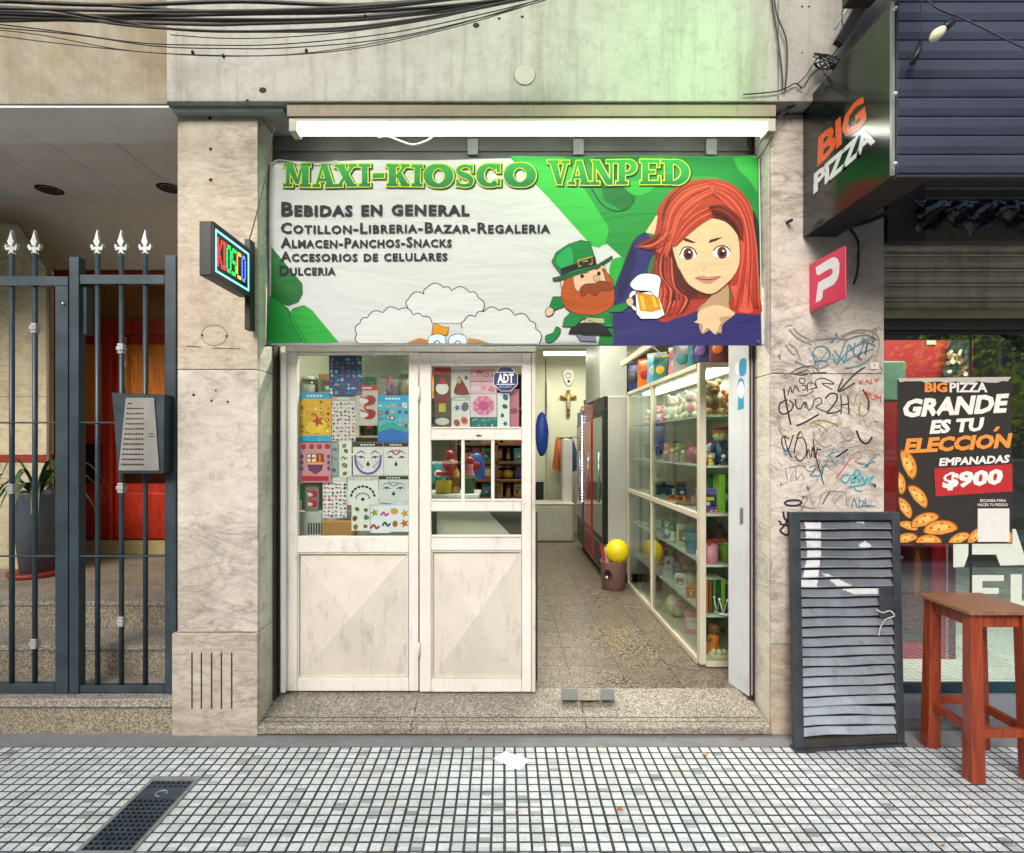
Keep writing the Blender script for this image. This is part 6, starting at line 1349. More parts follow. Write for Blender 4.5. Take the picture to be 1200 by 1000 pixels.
# clutter low in the left window
MB(paint('#a6a8a2', .6)).box(X_(349, 3.2), X_(378, 3.2), 3.17, 3.24, Z_(640, 3.2), Z_(599, 3.2)).build('vent_box', label='pale grey box low in the left window corner', cat='box', bevel=.003)
vb = bpy.data.objects['vent_box']
for i in range(5): MB(m_dark).pbox(361 + i * 3, 362.6 + i * 3, 613, 626, 3.167, .002).build('grille_slot', parent=vb)
MB(paint('#9c7340', .8, 0, .12, 8, .2)).box(X_(379, 3.2), X_(415, 3.2), 3.17, 3.24, Z_(634, 3.2), Z_(611, 3.2)).build('cardboard_box', label='brown cardboard flap box low in the left window', cat='box', bevel=.002)
MB(paint('#b9bbb5', .7)).box(X_(349, 3.2), X_(480, 3.2), 3.25, 3.27, .3, Z_(600, 3.2)).build('back_board', label='pale board standing behind the bottom of the left window', cat='board')
nx, ny = 20, 14; vs = []
for j in range(ny + 1):
    for i in range(nx + 1):
        q = P(423 + 56 * i / nx, 414 + 48 * j / ny, 3.2); q.y += .02 * math.sin(i * .9 + j * .6) + .015 * math.sin(i * 2.1 - j); vs.append(q)
b = MB(); b.smooth = True; b.add(vs, [(j * (nx + 1) + i, j * (nx + 1) + i + 1, (j + 1) * (nx + 1) + i + 1, (j + 1) * (nx + 1) + i) for j in range(ny) for i in range(nx)])
b.build('plastic_bag', film(), label='clear plastic bag hanging in the upper right of the left window', cat='bag')

# unseen tube light, added to brighten the pizza shop interior
pizza_fill = thing('ceiling_tube_light', 'unseen tube light added to brighten the pizza shop', 'light', (2.9, 3.24, 2.86)); MB(paint('#c9c9be', .5)).box(-.6, .6, -.05, .05, .03, .07).build('housing', parent=pizza_fill); MB(emit('#fffbe8', 8)).tube([(-.58, 0, 0), (.58, 0, 0)], .02, 10).build('tube', parent=pizza_fill)
l_ = bpy.data.lights.new('tube_glow', 'AREA'); l_.shape = 'RECTANGLE'; l_.size = 1.2; l_.size_y = .06; l_.energy = 70; l_.color = (1, .96, .88); o_ = bpy.data.objects.new('tube_glow', l_); COL.objects.link(o_); o_.parent = pizza_fill; o_.location = (0, 0, -.03)
# ------------------------------------------------------------------ goods builders (origin at the centre of the base)
CN = {'red': '#a3252a', 'blue': '#2a5fa8', 'light blue': '#5fa8cc', 'green': '#3f7f3a', 'lime green': '#7fae2c', 'yellow': '#d8b51e', 'orange': '#cc6a1e', 'pink': '#cc7a90', 'purple': '#6a4a94', 'lilac': '#9a86bc', 'white': '#cfcfc8', 'cream': '#cbbf9c', 'brown': '#7a4f2c', 'tan': '#a9814a', 'black': '#26262a', 'teal': '#2a7f80', 'grey': '#85878a', 'magenta': '#9a2f62', 'gold': '#b8903a', 'dark green': '#1f4f34', 'maroon': '#5a1a1e', 'navy': '#1f2c55'}
def good(kind, loc_, h, c1, c2, label, cat=None, rot=0.0):
    a, b2 = paint(CN[c1], .45, 0, .08, 20), paint(CN[c2], .45, 0, .08, 20)
    names = {'plush': ('plush_toy', 'plush toy'), 'doll': ('doll', 'doll'), 'box': ('goods_box', 'box'), 'book': ('book', 'book'), 'mug': ('mug', 'mug'), 'bucket': ('plastic_bucket', 'bucket'), 'jar': ('candy_jar', 'jar'), 'bottle': ('bottle', 'bottle'), 'packet': ('hanging_packet', 'packet'), 'crown': ('toy_tiara', 'tiara'), 'figure': ('figurine', 'figurine'), 'ball': ('ball', 'ball'), 'glassware': ('glass_cup', 'cup'), 'frame': ('picture_frame', 'frame'), 'tray': ('tray', 'tray')}
    nm, ct = names[kind]; t = thing(nm, label, cat or ct, loc_, None, rot); r = random.Random(hash(label) % 99991 if False else sum(map(ord, label)))
    if kind == 'plush':
        b = MB(); b.ball((0, 0, h * .30), (h * .26, h * .22, h * .30), 14, 10).ball((0, 0, h * .72), (h * .23, h * .21, h * .22), 14, 10)
        for s in (-1, 1): b.ball((s * h * .19, 0, h * .92), h * .09, 10, 8).ball((s * h * .28, -h * .08, h * .38), (h * .09, h * .1, h * .17), 10, 8).ball((s * h * .18, -h * .22, h * .10), (h * .11, h * .17, h * .10), 10, 8)
        b.build('body', a, t, remesh=max(.0035, h * .028)); MB(b2).ball((0, -h * .19, h * .66), (h * .11, h * .08, h * .08), 10, 8).build('muzzle', parent=t); MB(b2).ball((0, -h * .12, h * .32), (h * .17, h * .13, h * .2), 10, 8).build('belly', parent=t)
        for s in (-1, 1): MB(m_black).ball((s * h * .09, -h * .195, h * .77), h * .022, 6, 5).build('eye', parent=t)
    elif kind == 'doll':
        MB(paint('#c9a184', .5)).ball((0, 0, h * .74), (h * .18, h * .16, h * .17), 12, 9).build('head', parent=t); b = MB(); b.ball((0, h * .02, h * .80), (h * .20, h * .18, h * .16), 12, 8); b.ball((0, -h * .04, h * .92), (h * .24, h * .2, h * .05), 12, 6); b.build('hat', a, t)
        b = MB(); b.lathe([(0, h * .06), (h * .20, h * .08), (h * .16, h * .35), (h * .09, h * .58), (0, h * .60)], (0, 0, 0), 12); 
        for s in (-1, 1): b.tube([(s * h * .1, 0, h * .52), (s * h * .24, -h * .08, h * .32)], h * .045, 7); b.tube([(s * h * .08, 0, h * .12), (s * h * .1, -h * .04, 0)], h * .05, 7)
        b.build('dress', b2, t)
        for s in (-1, 1): MB(m_black).ball((s * h * .07, -h * .15, h * .75), h * .022, 6, 5).build('eye', parent=t)
    elif kind == 'box':
        w = h * .8; MB(a).box(-w / 2, w / 2, -w * .3, w * .3, 0, h).build('carton', parent=t, bevel=.002); MB(b2).box(-w * .36, w * .36, -w * .3 - .001, -w * .3 - .0002, h * .25, h * .75).build('printed_front', parent=t); MB(paint(CN[r.choice(list(CN))], .5)).box(-w * .25, w * .25, -w * .3 - .002, -w * .3 - .0012, h * .52, h * .66).build('printed_band', parent=t); MB(paint(CN['white'], .5)).ball((w * .1 * r.uniform(-1, 1), -w * .3 - .001, h * .38), (w * .14, .0015, h * .09), 8, 6).build('printed_badge', parent=t); MB(b2).box(-w / 2 - .001, -w / 2 - .0002, -w * .2, w * .2, h * .25, h * .75).build('printed_side', parent=t)
    elif kind == 'book':
        w = h * .16; MB(a).box(-w / 2, w / 2, -h * .34, h * .34, 0, h).build('cover', parent=t, bevel=.001); MB(paint('#c9c4b4', .8)).box(-w / 2 + .002, w / 2 - .002, -h * .33, h * .345, .003, h - .003 + .004).build('pages', parent=t)
    elif kind == 'mug':
        R = h * .45; MB(a).lathe([(0, 0), (R * .92, 0), (R, h * .06), (R, h), (R * .9, h), (R * .9, h * .1), (0, h * .08)], (0, 0, 0), 18).build('body', parent=t); MB(b2).tube([(-R * .95 - h * .28 * math.sin(q), 0, h * .5 + h * .3 * math.cos(q)) for q in [i * math.pi / 8 for i in range(9)]], h * .05, 7).build('handle', parent=t)
    elif kind in ('bucket', 'glassware'):
        R = h * .42; mm = a if kind == 'bucket' else glass('#cfe0e0'); MB(mm).lathe([(0, 0), (R * .72, 0), (R, h * .97), (R * 1.06, h), (R * .95, h), (R * .68, h * .03), (0, h * .03)], (0, 0, 0), 18).build('body', parent=t); MB(b2).lathe([(R * 1.0, h * .93), (R * 1.08, h * .94), (R * 1.08, h * 1.01), (R * 1.0, h * 1.01)], (0, 0, 0), 18).build('rim', parent=t)
    elif kind == 'jar':
        R = h * .45; MB(b2).lathe([(0, .004), (R * .9, .004), (R * .9, h * .6), (0, h * .66)], (0, 0, 0), 14).build('sweets', parent=t); MB(glass('#dfe8e4')).lathe([(0, 0), (R, 0), (R, h * .8), (R * .8, h * .88)], (0, 0, 0), 16).build('jar_glass', parent=t); MB(a).lathe([(0, h * 1.02), (R * .86, h * 1.02), (R * .9, h * .98), (R * .9, h * .86), (0, h * .86)], (0, 0, 0), 16).build('lid', parent=t)
    elif kind == 'bottle':
        R = h * .15; MB(a).lathe([(0, 0), (R, 0), (R, h * .62), (R * .4, h * .8), (R * .38, h * .95), (0, h * .95)], (0, 0, 0), 14).build('body', parent=t); MB(b2).lathe([(R * .46, h * .92), (R * .46, h), (0, h)], (0, 0, 0), 12).build('cap', parent=t); MB(b2).lathe([(R * 1.02, h * .2), (R * 1.02, h * .5)], (0, 0, 0), 14).build('wrap', parent=t)
    elif kind == 'packet':
        w = h * .62; vs = []; N = 8
        for j in range(N + 1):
            for i in range(N + 1): u, v = i / N, j / N; p_b = math.sin(math.pi * u) ** .6 * math.sin(math.pi * v) ** .6 * h * .10; vs.append((-w / 2 + w * u + r.uniform(-.003, .003), -p_b + r.uniform(-.004, .004), h * v))
        b = MB(a); b.smooth = True; b.add(vs, [(j * (N + 1) + i, j * (N + 1) + i + 1, (j + 1) * (N + 1) + i + 1, (j + 1) * (N + 1) + i) for j in range(N) for i in range(N)]); b.build('bag', parent=t, solid=.004); MB(b2).box(-w / 2, w / 2, -.004, .004, h * .9, h * 1.02).build('header_card', parent=t)
        bb = MB(b2); bb.ball((r.uniform(-.1, .1) * w, -h * .105, h * .5), (w * .28, .006, h * .16), 10, 6); bb.build('printed_badge', parent=t)
    elif kind == 'crown':
        b = MB(a); n = 9; R = h * .6
        for i in range(n): q0, q1 = 2 * math.pi * i / n, 2 * math.pi * (i + 1) / n; qm = (q0 + q1) / 2; b.tube([(R * math.cos(q0), R * math.sin(q0), h * .1), (R * 1.12 * math.cos(qm), R * 1.12 * math.sin(qm), h), (R * math.cos(q1), R * math.sin(q1), h * .1)], .0045, 5)
        b.tube([(R * math.cos(q), R * math.sin(q), h * .1) for q in [i * math.pi / 12 for i in range(25)]], .006, 5); b.build('band', parent=t)
        for i in range(n): qm = 2 * math.pi * (i + .5) / n; MB(b2).ball((R * 1.12 * math.cos(qm), R * 1.12 * math.sin(qm), h), .008, 6, 5).build('tip', parent=t)
    elif kind == 'figure':
        b = MB(a); b.lathe([(0, 0), (h * .26, 0), (h * .24, h * .1), (h * .14, h * .4), (h * .18, h * .55), (h * .08, h * .66), (0, h * .67)], (0, 0, 0), 12); b.build('body', parent=t); MB(b2).ball((0, 0, h * .8), h * .2, 12, 9).build('head', parent=t); MB(b2).ball((-h * .2, -h * .06, h * .46), h * .08, 8, 6).build('arm', parent=t)
    elif kind == 'ball': MB(a).ball((0, 0, h / 2), h / 2, 16, 12).build('shell', parent=t); MB(b2).ball((h * .18, -h * .3, h * .6), h * .22, 10, 8).build('patch', parent=t)
    elif kind == 'frame':
        w = h * .8; b = MB(a)
        for q in ((-w / 2, w / 2, 0, h * .12), (-w / 2, w / 2, h * .88, h), (-w / 2, -w * .38, h * .12, h * .88), (w * .38, w / 2, h * .12, h * .88)): b.box(q[0], q[1], -.008, .008, q[2], q[3])
        b.build('border', parent=t); MB(b2).box(-w * .38, w * .38, 0, .004, h * .12, h * .88).build('picture', parent=t)
    elif kind == 'tray':
        MB(a).box(-h * 1.2, h * 1.2, -h * .7, h * .7, 0, h * .25).build('base', parent=t, bevel=.003)
        for i in range(5): MB(b2 if i % 2 else a).ball((-h * .9 + i * h * .45, r.uniform(-.2, .2) * h, h * .45), h * .26, 8, 6).build('sweet', parent=t)
    return t

# ------------------------------------------------------------------ glass display cabinet
cab_ = thing('display_cabinet', 'long cream framed glass cabinet along the right wall of the kiosk', 'cabinet')
CX0, CX1, CY0, CY1, CT = 1.21, 1.60, 3.42, 5.42, 1.99
def cbx(nm, x0, x1, y0, y1, z0, z1, m=m_cream_alu, bev=.002): return MB(m).box(x0, x1, y0, y1, z0, z1).build(nm, parent=cab_, bevel=bev)
div = [CY0, 4.56, CY1]
for y in (CY0, 4.545, CY1 - .035): cbx('post', CX0, CX0 + .04, y, y + .05 if y == CY0 else y + .035, FZ + .02, CT)
cbx('post', CX1 - .035, CX1, CY0, CY0 + .035, FZ + .02, CT); cbx('post', CX1 - .035, CX1, CY1 - .035, CY1, FZ + .02, CT)
for z0, z1 in ((FZ + .005, FZ + .04), (1.02, 1.055), (CT - .03, CT)):
    for (a, b) in ((CY0 + .051, 4.544), (4.5805, CY1 - .036)): cbx('rail', CX0 - .004, CX0 + .038, a, b, z0 + .0, z1)
cbx('rail', CX0 + .041, CX1 - .036, CY0, CY0 + .03, CT - .03, CT); cbx('rail', CX0 + .041, CX1 - .036, CY0, CY0 + .03, FZ + .005, FZ + .04)
cbx('base', CX0 + .02, CX1, CY0 + .031, CY1, FZ, FZ + .03, m_cream_alu); cbx('roof_panel', CX0 + .04, CX1, CY0 + .031, CY1 - .04, CT - .02, CT - .001, paint('#b9b6a4', .5)); cbx('back_panel', CX1 - .012, CX1 - .001, CY0 + .04, CY1 - .04, FZ + .03, CT - .03, paint('#8f948c', .35, .2, .05))
m_cg = glass('#eef6f2', 1.1, 'green_tinted_glass')
for (y0, y1) in ((CY0 + .05, 4.03), (3.99, 4.546), (4.58, 5.02), (4.98, CY1 - .035)):
    for k, (z0, z1) in enumerate(((FZ + .04, 1.02), (1.055, CT - .03))):
        x = CX0 + (.010 if y0 in (3.99, 4.98) else .022); cbx('sliding_pane', x, x + .005, y0, y1, z0, z1, m_cg, 0)
cbx('end_pane', CX0 + .04, CX1 - .035, CY0 + .008, CY0 + .013, FZ + .04, CT - .03, m_cg, 0)
SHZ = [.427, .738, 1.053, 1.353, 1.669]
for z in SHZ: cbx('shelf', CX0 + .042, CX1 - .014, CY0 + .032, CY1 - .045, z - .012, z, paint('#b8bcb4', .3) if z > .5 else paint('#a9aba4', .4), 0)
for z in SHZ: cbx('shelf_edge', CX0 + .042, CX1 - .037, CY0 + .015, CY0 + .031, z - .014, z + .001, paint('#c6c4ba', .4))
MB(emit('#25e070', 6)).tube([(CX0 + .06, 3.50, 1.42), (CX0 + .06, 3.50, 1.66)], .007, 8).build('green_light_strip', label='short glowing green light strip upright inside the glass cabinet', cat='light')
cl_ = thing('cabinet_lamp', 'flat white led bar under the roof of the glass cabinet', 'light'); MB(emit('#fff6e6', 8)).box(CX0 + .12, CX0 + .26, 3.48, 5.3, CT - .036, CT - .022).build('led_bar', parent=cl_)
items = [  # kind, shelf z, x, y, h, colours, words
 ('plush', 1.669, 1.335, 3.56, .235, 'tan', 'brown', 'tan teddy bear in red hat on the top cabinet shelf nearest the street'), ('plush', 1.669, 1.45, 3.58, .17, 'orange', 'white', 'orange plush toy squeezed behind the tan teddy bear'),
 ('plush', 1.669, 1.30, 3.84, .19, 'white', 'pink', 'white plush with pink belly on the top cabinet shelf'), ('plush', 1.669, 1.33, 4.06, .16, 'cream', 'tan', 'cream plush bear on the top cabinet shelf behind the white one'), ('plush', 1.669, 1.31, 4.28, .20, 'white', 'white', 'all white plush on the top cabinet shelf before the divider'), ('plush', 1.669, 1.42, 4.18, .22, 'tan', 'white', 'tan plush with white muzzle at the back of the top cabinet shelf'), ('plush', 1.669, 1.33, 4.75, .15, 'pink', 'white', 'small pink plush far back on the top cabinet shelf'), ('plush', 1.669, 1.32, 5.0, .13, 'white', 'pink', 'smallest white plush at the far end of the top cabinet shelf'),
 ('doll', 1.353, 1.385, 3.55, .26, 'red', 'navy', 'doll in red cap and navy clothes on the second cabinet shelf'), ('plush', 1.353, 1.29, 3.53, .14, 'lilac', 'pink', 'lilac plush left of the doll in the red cap'), ('figure', 1.353, 1.30, 3.48, .065, 'yellow', 'yellow', 'tiny yellow figurine at the front edge of the second shelf'), ('figure', 1.353, 1.38, 3.475, .07, 'navy', 'white', 'tiny navy and white figurine in front of the capped doll'), ('ball', 1.353, 1.31, 3.80, .12, 'magenta', 'pink', 'magenta ball on the second cabinet shelf'), ('figure', 1.353, 1.29, 3.98, .09, 'tan', 'white', 'tan figurine with white head behind the magenta ball'), ('figure', 1.353, 1.29, 4.12, .11, 'grey', 'tan', 'grey figurine with tan head on the second cabinet shelf'), ('figure', 1.353, 1.30, 4.26, .10, 'pink', 'cream', 'pink figurine with cream head on the second cabinet shelf'), ('figure', 1.353, 1.29, 4.4, .08, 'blue', 'cream', 'blue figurine before the cabinet divider'), ('glassware', 1.353, 1.32, 4.8, .12, 'white', 'white', 'clear glass cup on the second shelf past the divider'), ('glassware', 1.353, 1.33, 5.05, .14, 'white', 'grey', 'taller clear glass cup with grey rim past the divider'),
 ('box', 1.053, 1.30, 3.54, .15, 'purple', 'navy', 'purple box leaning on the third cabinet shelf'), ('book', 1.053, 1.365, 3.54, .24, 'lime green', 'green', 'tall lime green case on the third cabinet shelf'), ('box', 1.053, 1.42, 3.62, .24, 'dark green', 'green', 'dark green box behind the lime green case'), ('tray', 1.053, 1.33, 3.475, .03, 'pink', 'red', 'flat pink and red tray at the front edge of the third shelf'), ('tray', 1.053, 1.32, 3.95, .07, 'maroon', 'orange', 'maroon bowl of orange sweets on the third cabinet shelf'), ('tray', 1.053, 1.33, 4.25, .06, 'orange', 'brown', 'orange tray of brown sweets on the third cabinet shelf'), ('glassware', 1.053, 1.32, 4.75, .10, 'white', 'white', 'clear cup on the third shelf past the divider'),
 ('mug', .738, 1.30, 3.50, .115, 'pink', 'white', 'pink mug with white handle on the fourth cabinet shelf'), ('box', .738, 1.355, 3.57, .13, 'red', 'maroon', 'red box between the pink mug and the lime green bucket'), ('bucket', .738, 1.415, 3.52, .12, 'lime green', 'green', 'lime green plastic bucket on the fourth cabinet shelf'), ('bottle', .738, 1.31, 3.66, .24, 'magenta', 'maroon', 'magenta bottle behind the pink mug'), ('bottle', .738, 1.44, 3.68, .25, 'maroon', 'pink', 'maroon bottle behind the lime green bucket'), ('bucket', .738, 1.31, 3.82, .16, 'light blue', 'black', 'light blue bucket with black rim on the fourth cabinet shelf'), ('box', .738, 1.34, 4.05, .17, 'cream', 'brown', 'cream box behind the light blue bucket'), ('figure', .738, 1.30, 4.25, .13, 'white', 'green', 'white figurine with green head on the fourth shelf'), ('plush', .738, 1.31, 4.42, .15, 'teal', 'white', 'teal plush on the fourth shelf by the divider'), ('box', .738, 1.33, 4.8, .12, 'grey', 'white', 'grey box on the fourth shelf past the divider')]
for i, c in enumerate(('orange', 'brown', 'green', 'dark green', 'lime green', 'navy', 'pink', 'lilac')): items.append(('book', .427, 1.275 + i * .0245, 3.55, .21 if i < 5 else .18, c, c, f'{c} notebook standing in the row on the fifth cabinet shelf'))
items += [('crown', .427, 1.385, 3.47, .10, 'white', 'white', 'white toy crown in front of the row of notebooks'), ('box', .427, 1.30, 3.83, .09, 'orange', 'brown', 'low orange box on the fifth cabinet shelf'), ('box', .427, 1.31, 4.1, .10, 'white', 'grey', 'white box on the fifth cabinet shelf'), ('figure', FZ + .03, 1.36, 3.58, .20, 'orange', 'brown', 'orange figurine on the cabinet floor nearest the street'), ('tray', FZ + .03, 1.40, 3.52, .07, 'cream', 'white', 'cream tray on the cabinet floor'), ('box', FZ + .03, 1.36, 3.95, .16, 'pink', 'white', 'pink box on the cabinet floor'), ('ball', FZ + .03, 1.36, 4.35, .18, 'cream', 'pink', 'cream ball on the cabinet floor')]
rz = random.Random(31); WS = ['top', 'second', 'third', 'fourth', 'fifth']; used_ = set()
for si, z in enumerate((1.669, 1.353, 1.053, .738, .427)):
    for yi in range(9):
        y = 3.72 + yi * .19
        for dx in (0, 1):
            if rz.random() < .12: continue
            kd = rz.choice(['box', 'bottle', 'figure', 'packet', 'jar', 'mug', 'box', 'packet', 'book']); c1 = rz.choice(list(CN)); c2 = rz.choice(list(CN))
            lb = f"{c1} and {c2} {kd}, {'back' if dx else 'middle'} of {WS[si]} cabinet shelf, {'near' if y < 4.5 else 'far'} bay"
            if lb in used_: continue
            used_.add(lb); items.append((kd, z, 1.40 + .10 * dx + rz.uniform(-.01, .01), y + .05 * dx, rz.uniform(.09, .17 if si else .14), c1, c2, lb))
for k, z, x, y, h, c1, c2, lb in items:
    good(k, (x, y, z + .0005), h, c1, c2, lb, rot=-.5 if x < 1.4 and y > 3.7 else 0)
# goods above the cabinet
tf = thing('wall_shelf', 'olive brown wooden shelf on brackets above the glass cabinet', 'shelf')
MB(paint('#6d6a4a', .6)).box(1.30, 1.65, 3.3, 6.4, 2.38, 2.41).build('board', parent=tf, bevel=.002)
for y in (4.0, 5.0, 6.0): MB(m_cream_alu).tube([(1.33, y, 2.378), (1.64, y, 2.12)], .009, 6).build('bracket', parent=tf)
MB(m_cream_alu).box(1.16, 1.19, 3.2, 5.5, 2.25, 2.30).build('ceiling_track', label='cream rail running above the glass cabinet', cat='rail', bevel=.002)
for i, (c1, c2, y, h) in enumerate((('navy', 'black', 5.75, .40), ('brown', 'gold', 5.45, .26), ('orange', 'red', 5.2, .34), ('light blue', 'white', 4.98, .36), ('teal', 'yellow', 4.7, .28), ('pink', 'white', 4.38, .30), ('grey', 'teal', 4.14, .30), ('teal', 'grey', 3.92, .30), ('navy', 'purple', 3.72, .28), ('maroon', 'orange', 3.55, .24))):
    t = good('packet', (1.34 + .04 * (i % 2), y, CT + .004), h * .85, c1, c2, f'{c1} bag with {c2} header standing on top of the glass cabinet', rot=-.7)

# ------------------------------------------------------------------ drinks coolers
def cooler(y0, y1, mb_, mf_, glow, label, gr, zt=1.96, lights=False):
    t = thing('drinks_cooler', label, 'cooler', (1.3, (y0 + y1) / 2, FZ)); o = Vector(t.location)
    def q(nm, x0, x1, a, b, z0, z1, m, bev=.003):
        x = MB(m).box(x0, x1, a, b, z0, z1); x.v = [tuple(Vector(v) - o) for v in x.v]; return x.build(nm, parent=t, bevel=bev)
    q('body', 1.03, 1.62, y0, y1, FZ + .10, zt, mb_, .01)
    fr = q('door_frame', .985, 1.029, y0 + .004, y1 - .004, FZ + .40, zt - .16, mf_, .004)
    q('door_glass', .978, .984, y0 + .06, y1 - .06, FZ + .45, zt - .20, glow, 0); q('header', .99, 1.029, y0 + .004, y1 - .004, zt - .155, zt - .002, mf_, .004)
    q('lower_panel', .99, 1.029, y0 + .004, y1 - .004, FZ + .10, FZ + .39, gr)
    for i in range(6): q('grille_slot', .985, .989, y0 + .08, y1 - .08, FZ + .14 + .038 * i, FZ + .152 + .038 * i, m_black, 0)
    q('plinth', 1.06, 1.6, y0 + .03, y1 - .03, FZ, FZ + .099, m_black); h = MB(paint('#9a9c9c', .3, .6)).tube([(.955, y0 + .1, .9), (.955, y0 + .1, 1.4)], .012, 8); h.v = [tuple(Vector(v) - o) for v in h.v]; h.build('handle', parent=t)
    if lights:
        for i in range(30):
            b = MB(emit('#d8e0ff', 14)).ball((.972, y0 + .02, .78 + .036 * i), .0075, 6, 5); b.v = [tuple(Vector(v) - o) for v in b.v]; b.build('led_bulb', parent=t)
    return t
m_side = paint('#a9aaa4', .5, 0, .05, 5)
cooler(5.46, 6.12, m_side, m_black, paint('#5f6f5c', .08, 0, .5, 5), 'pale grey sided drinks cooler with black door frame beside the cabinet', paint('#4a4d4e', .4))
cooler(6.16, 6.80, paint('#8e1b22', .4), paint('#8e1b22', .35), paint('#a83a3a', .08, 0, .5, 5), 'red drinks cooler standing behind the grey one', paint('#b0262c', .35), 1.93)
cooler(6.84, 7.46, paint('#1d3d80', .4), paint('#1d3d80', .35), paint('#5b1d2c', .08, 0, .5, 5), 'blue drinks cooler edged with white fairy lights', paint('#232a3c', .4), 1.90, True)
MB(paint('#9c9f98', .5, 0, .05)).box(1.0, 1.28, 5.75, 6.75, 1.965, 2.75).build('upper_wall_unit', label='grey upper cupboard standing over the coolers', cat='cupboard', bevel=.004)
good('tray', (1.12, 7.1, 1.905), .11, 'cream', 'grey', 'cream tray of round things on the blue cooler'); good('box', (1.1, 6.9, 1.935), .18, 'brown', 'gold', 'brown box on top of the red cooler') if False else None
good('box', (1.13, 7.34, 1.905), .16, 'brown', 'white', 'brown carton at the far end of the blue cooler top')
# bin with a round yellow fan
bt = thing('waste_bin', 'pink brown bin with a red and black printed patch standing by the cooler', 'bin', (1.045, 5.28, FZ))
MB(paint('#8e6a62', .5)).lathe([(0, 0), (.105, 0), (.128, .27), (.132, .275), (.122, .275), (.1, .01), (0, .01)], (0, 0, 0), 22).build('bucket', parent=bt)
vs = []; N = 22
for j in range(N + 1):
    for i in range(N + 1): a = -2.75 + 1.05 * i / N; z = .012 + .2 * j / N; r = .100 + .028 * z / .27 + .002; vs.append((r * math.cos(a), r * math.sin(a), z))
b = MB(); fq = lambda i, j: (j * (N + 1) + i, j * (N + 1) + i + 1, (j + 1) * (N + 1) + i + 1, (j + 1) * (N + 1) + i); mk_, mr_ = paint('#241013', .4), paint('#a01d22', .4)
for mm_, ok in ((mk_, lambda i, j: ((i - 11) / 8) ** 2 + ((j - 10) / 11) ** 2 < 1 and not ((i - 8) / 6) ** 2 + ((j - 3) / 6) ** 2 < 1), (mr_, lambda i, j: ((i - 8) / 6) ** 2 + ((j - 3) / 6) ** 2 < 1)):
    b.cur = mm_; b.add(vs, [fq(i, j) for j in range(N) for i in range(N) if ok(i, j)])
b.build('printed_patch', parent=bt); a = -2.3; MB(paint('#d0d0c8', .4)).ball((.113 * math.cos(a), .113 * math.sin(a), .13), (.014, .014, .016), 10, 8).build('printed_dot', parent=bt)
yf = thing('yellow_ball', 'round bright yellow ball resting on the rim of the pink brown bin', 'ball', (1.068, 5.2, FZ + .375)); MB(paint('#dcc816', .4, 0, .04)).ball((0, 0, 0), (.112, .10, .112), 24, 16).build('shell', parent=yf)
MB(paint('#b09c14', .5)).tube([(0, 0, -.11), (0, .0, -.14)], .012, 8).build('knot', parent=yf)
for i, (c, dx, lean) in enumerate((('red', -.06, -.07), ('white', -.035, -.05), ('black', -.075, -.09), ('navy', .0, -.03))):
    MB(paint(CN[c], .5)).prism([(1.045 + dx, 5.25 + .02 * i, FZ + .02), (1.07 + dx, 5.25 + .02 * i, FZ + .02), (1.07 + dx + lean, 5.25 + .02 * i, FZ + .42 - .03 * i), (1.04 + dx + lean, 5.25 + .02 * i, FZ + .43 - .03 * i)], (0, .008, 0)).build('rolled_paper', label=f'{c} stick leaning in the pink brown bin', cat='stick')
# ------------------------------------------------------------------ back of the shop
wc = thing('white_counter', 'low whitish box counter at the back of the shop', 'counter', (.55, 8.0, FZ))
MB(paint('#b4b5a4', .6, 0, .1, 3, .2, .2)).box(-.9, .44, -.2, .3, 0, .52).build('body', parent=wc, bevel=.03); MB(paint('#b4b5a4', .6)).box(-.92, .45, -.21, .31, .521, .54).build('lid', parent=wc, bevel=.01)
MB(m_cream).box(.86, 1.0, 8.05, 8.35, FZ, 1.55).build('narrow_cupboard', label='narrow pale cupboard beside the low counter at the back', cat='cupboard', bevel=.006)
dfb = thing('back_doorway', 'pale framed doorway in the back wall of the shop', 'doorway')
MB(m_cream_alu).box(X_(641, 8.7), X_(645, 8.7), 8.68, 8.749, FZ, 2.45).build('jamb', parent=dfb); MB(m_dark).box(-.4, X_(637, 8.7), 8.7, 8.749, FZ, Z_(565, 8.7)).build('dark_opening', parent=dfb)
pq = thing('wall_plaque', 'white shield shaped plaque with a dark dot high on the back wall', 'plaque'); m_pl = paint('#c4c3b8', .4)
MB(m_pl).on(onY(8.73), .0, .001).ink([(660, 437), (663, 433.5), (670, 433.5), (672.5, 439), (671, 447), (667, 452), (663, 449), (660.5, 443)], m_pl, True).build('shield', parent=pq, solid=.02)
MB(m_dark).ball(P(666.5, 447, 8.70), (.025, .01, .02), 8, 6).build('dot', parent=pq); MB(paint('#7d7a68', .5)).tube([P(663 + 3 + 3 * math.cos(a), 440.5 + 2.6 * math.sin(a), 8.70) for a in [i * .5 for i in range(13)]], .006, 5).build('emblem', parent=pq)
cx_ = thing('crucifix', 'bronze crucifix hanging on the pale back wall', 'crucifix'); mbz = paint('#6a5228', .4, .5)
MB(mbz).pbox(664, 668, 457, 488, 8.70, .03).build('upright', parent=cx_, bevel=.004); MB(mbz).pbox(656.5, 663.9, 463.5, 467.5, 8.70, .03).build('cross_arm', parent=cx_, bevel=.004); MB(mbz).pbox(668.1, 675.5, 463.5, 467.5, 8.70, .03).build('cross_arm', parent=cx_, bevel=.004)
b = MB(paint('#b39a62', .4, .4)); b.ball(P(666, 464, 8.68), .03, 8, 6); b.tube([P(666, 466, 8.685), P(666, 480, 8.685)], [.035, .02], 8); b.tube([P(659, 464, 8.685), P(666, 467, 8.685), P(673, 464, 8.685)], .014, 6); b.build('figure', parent=cx_, remesh=.01)
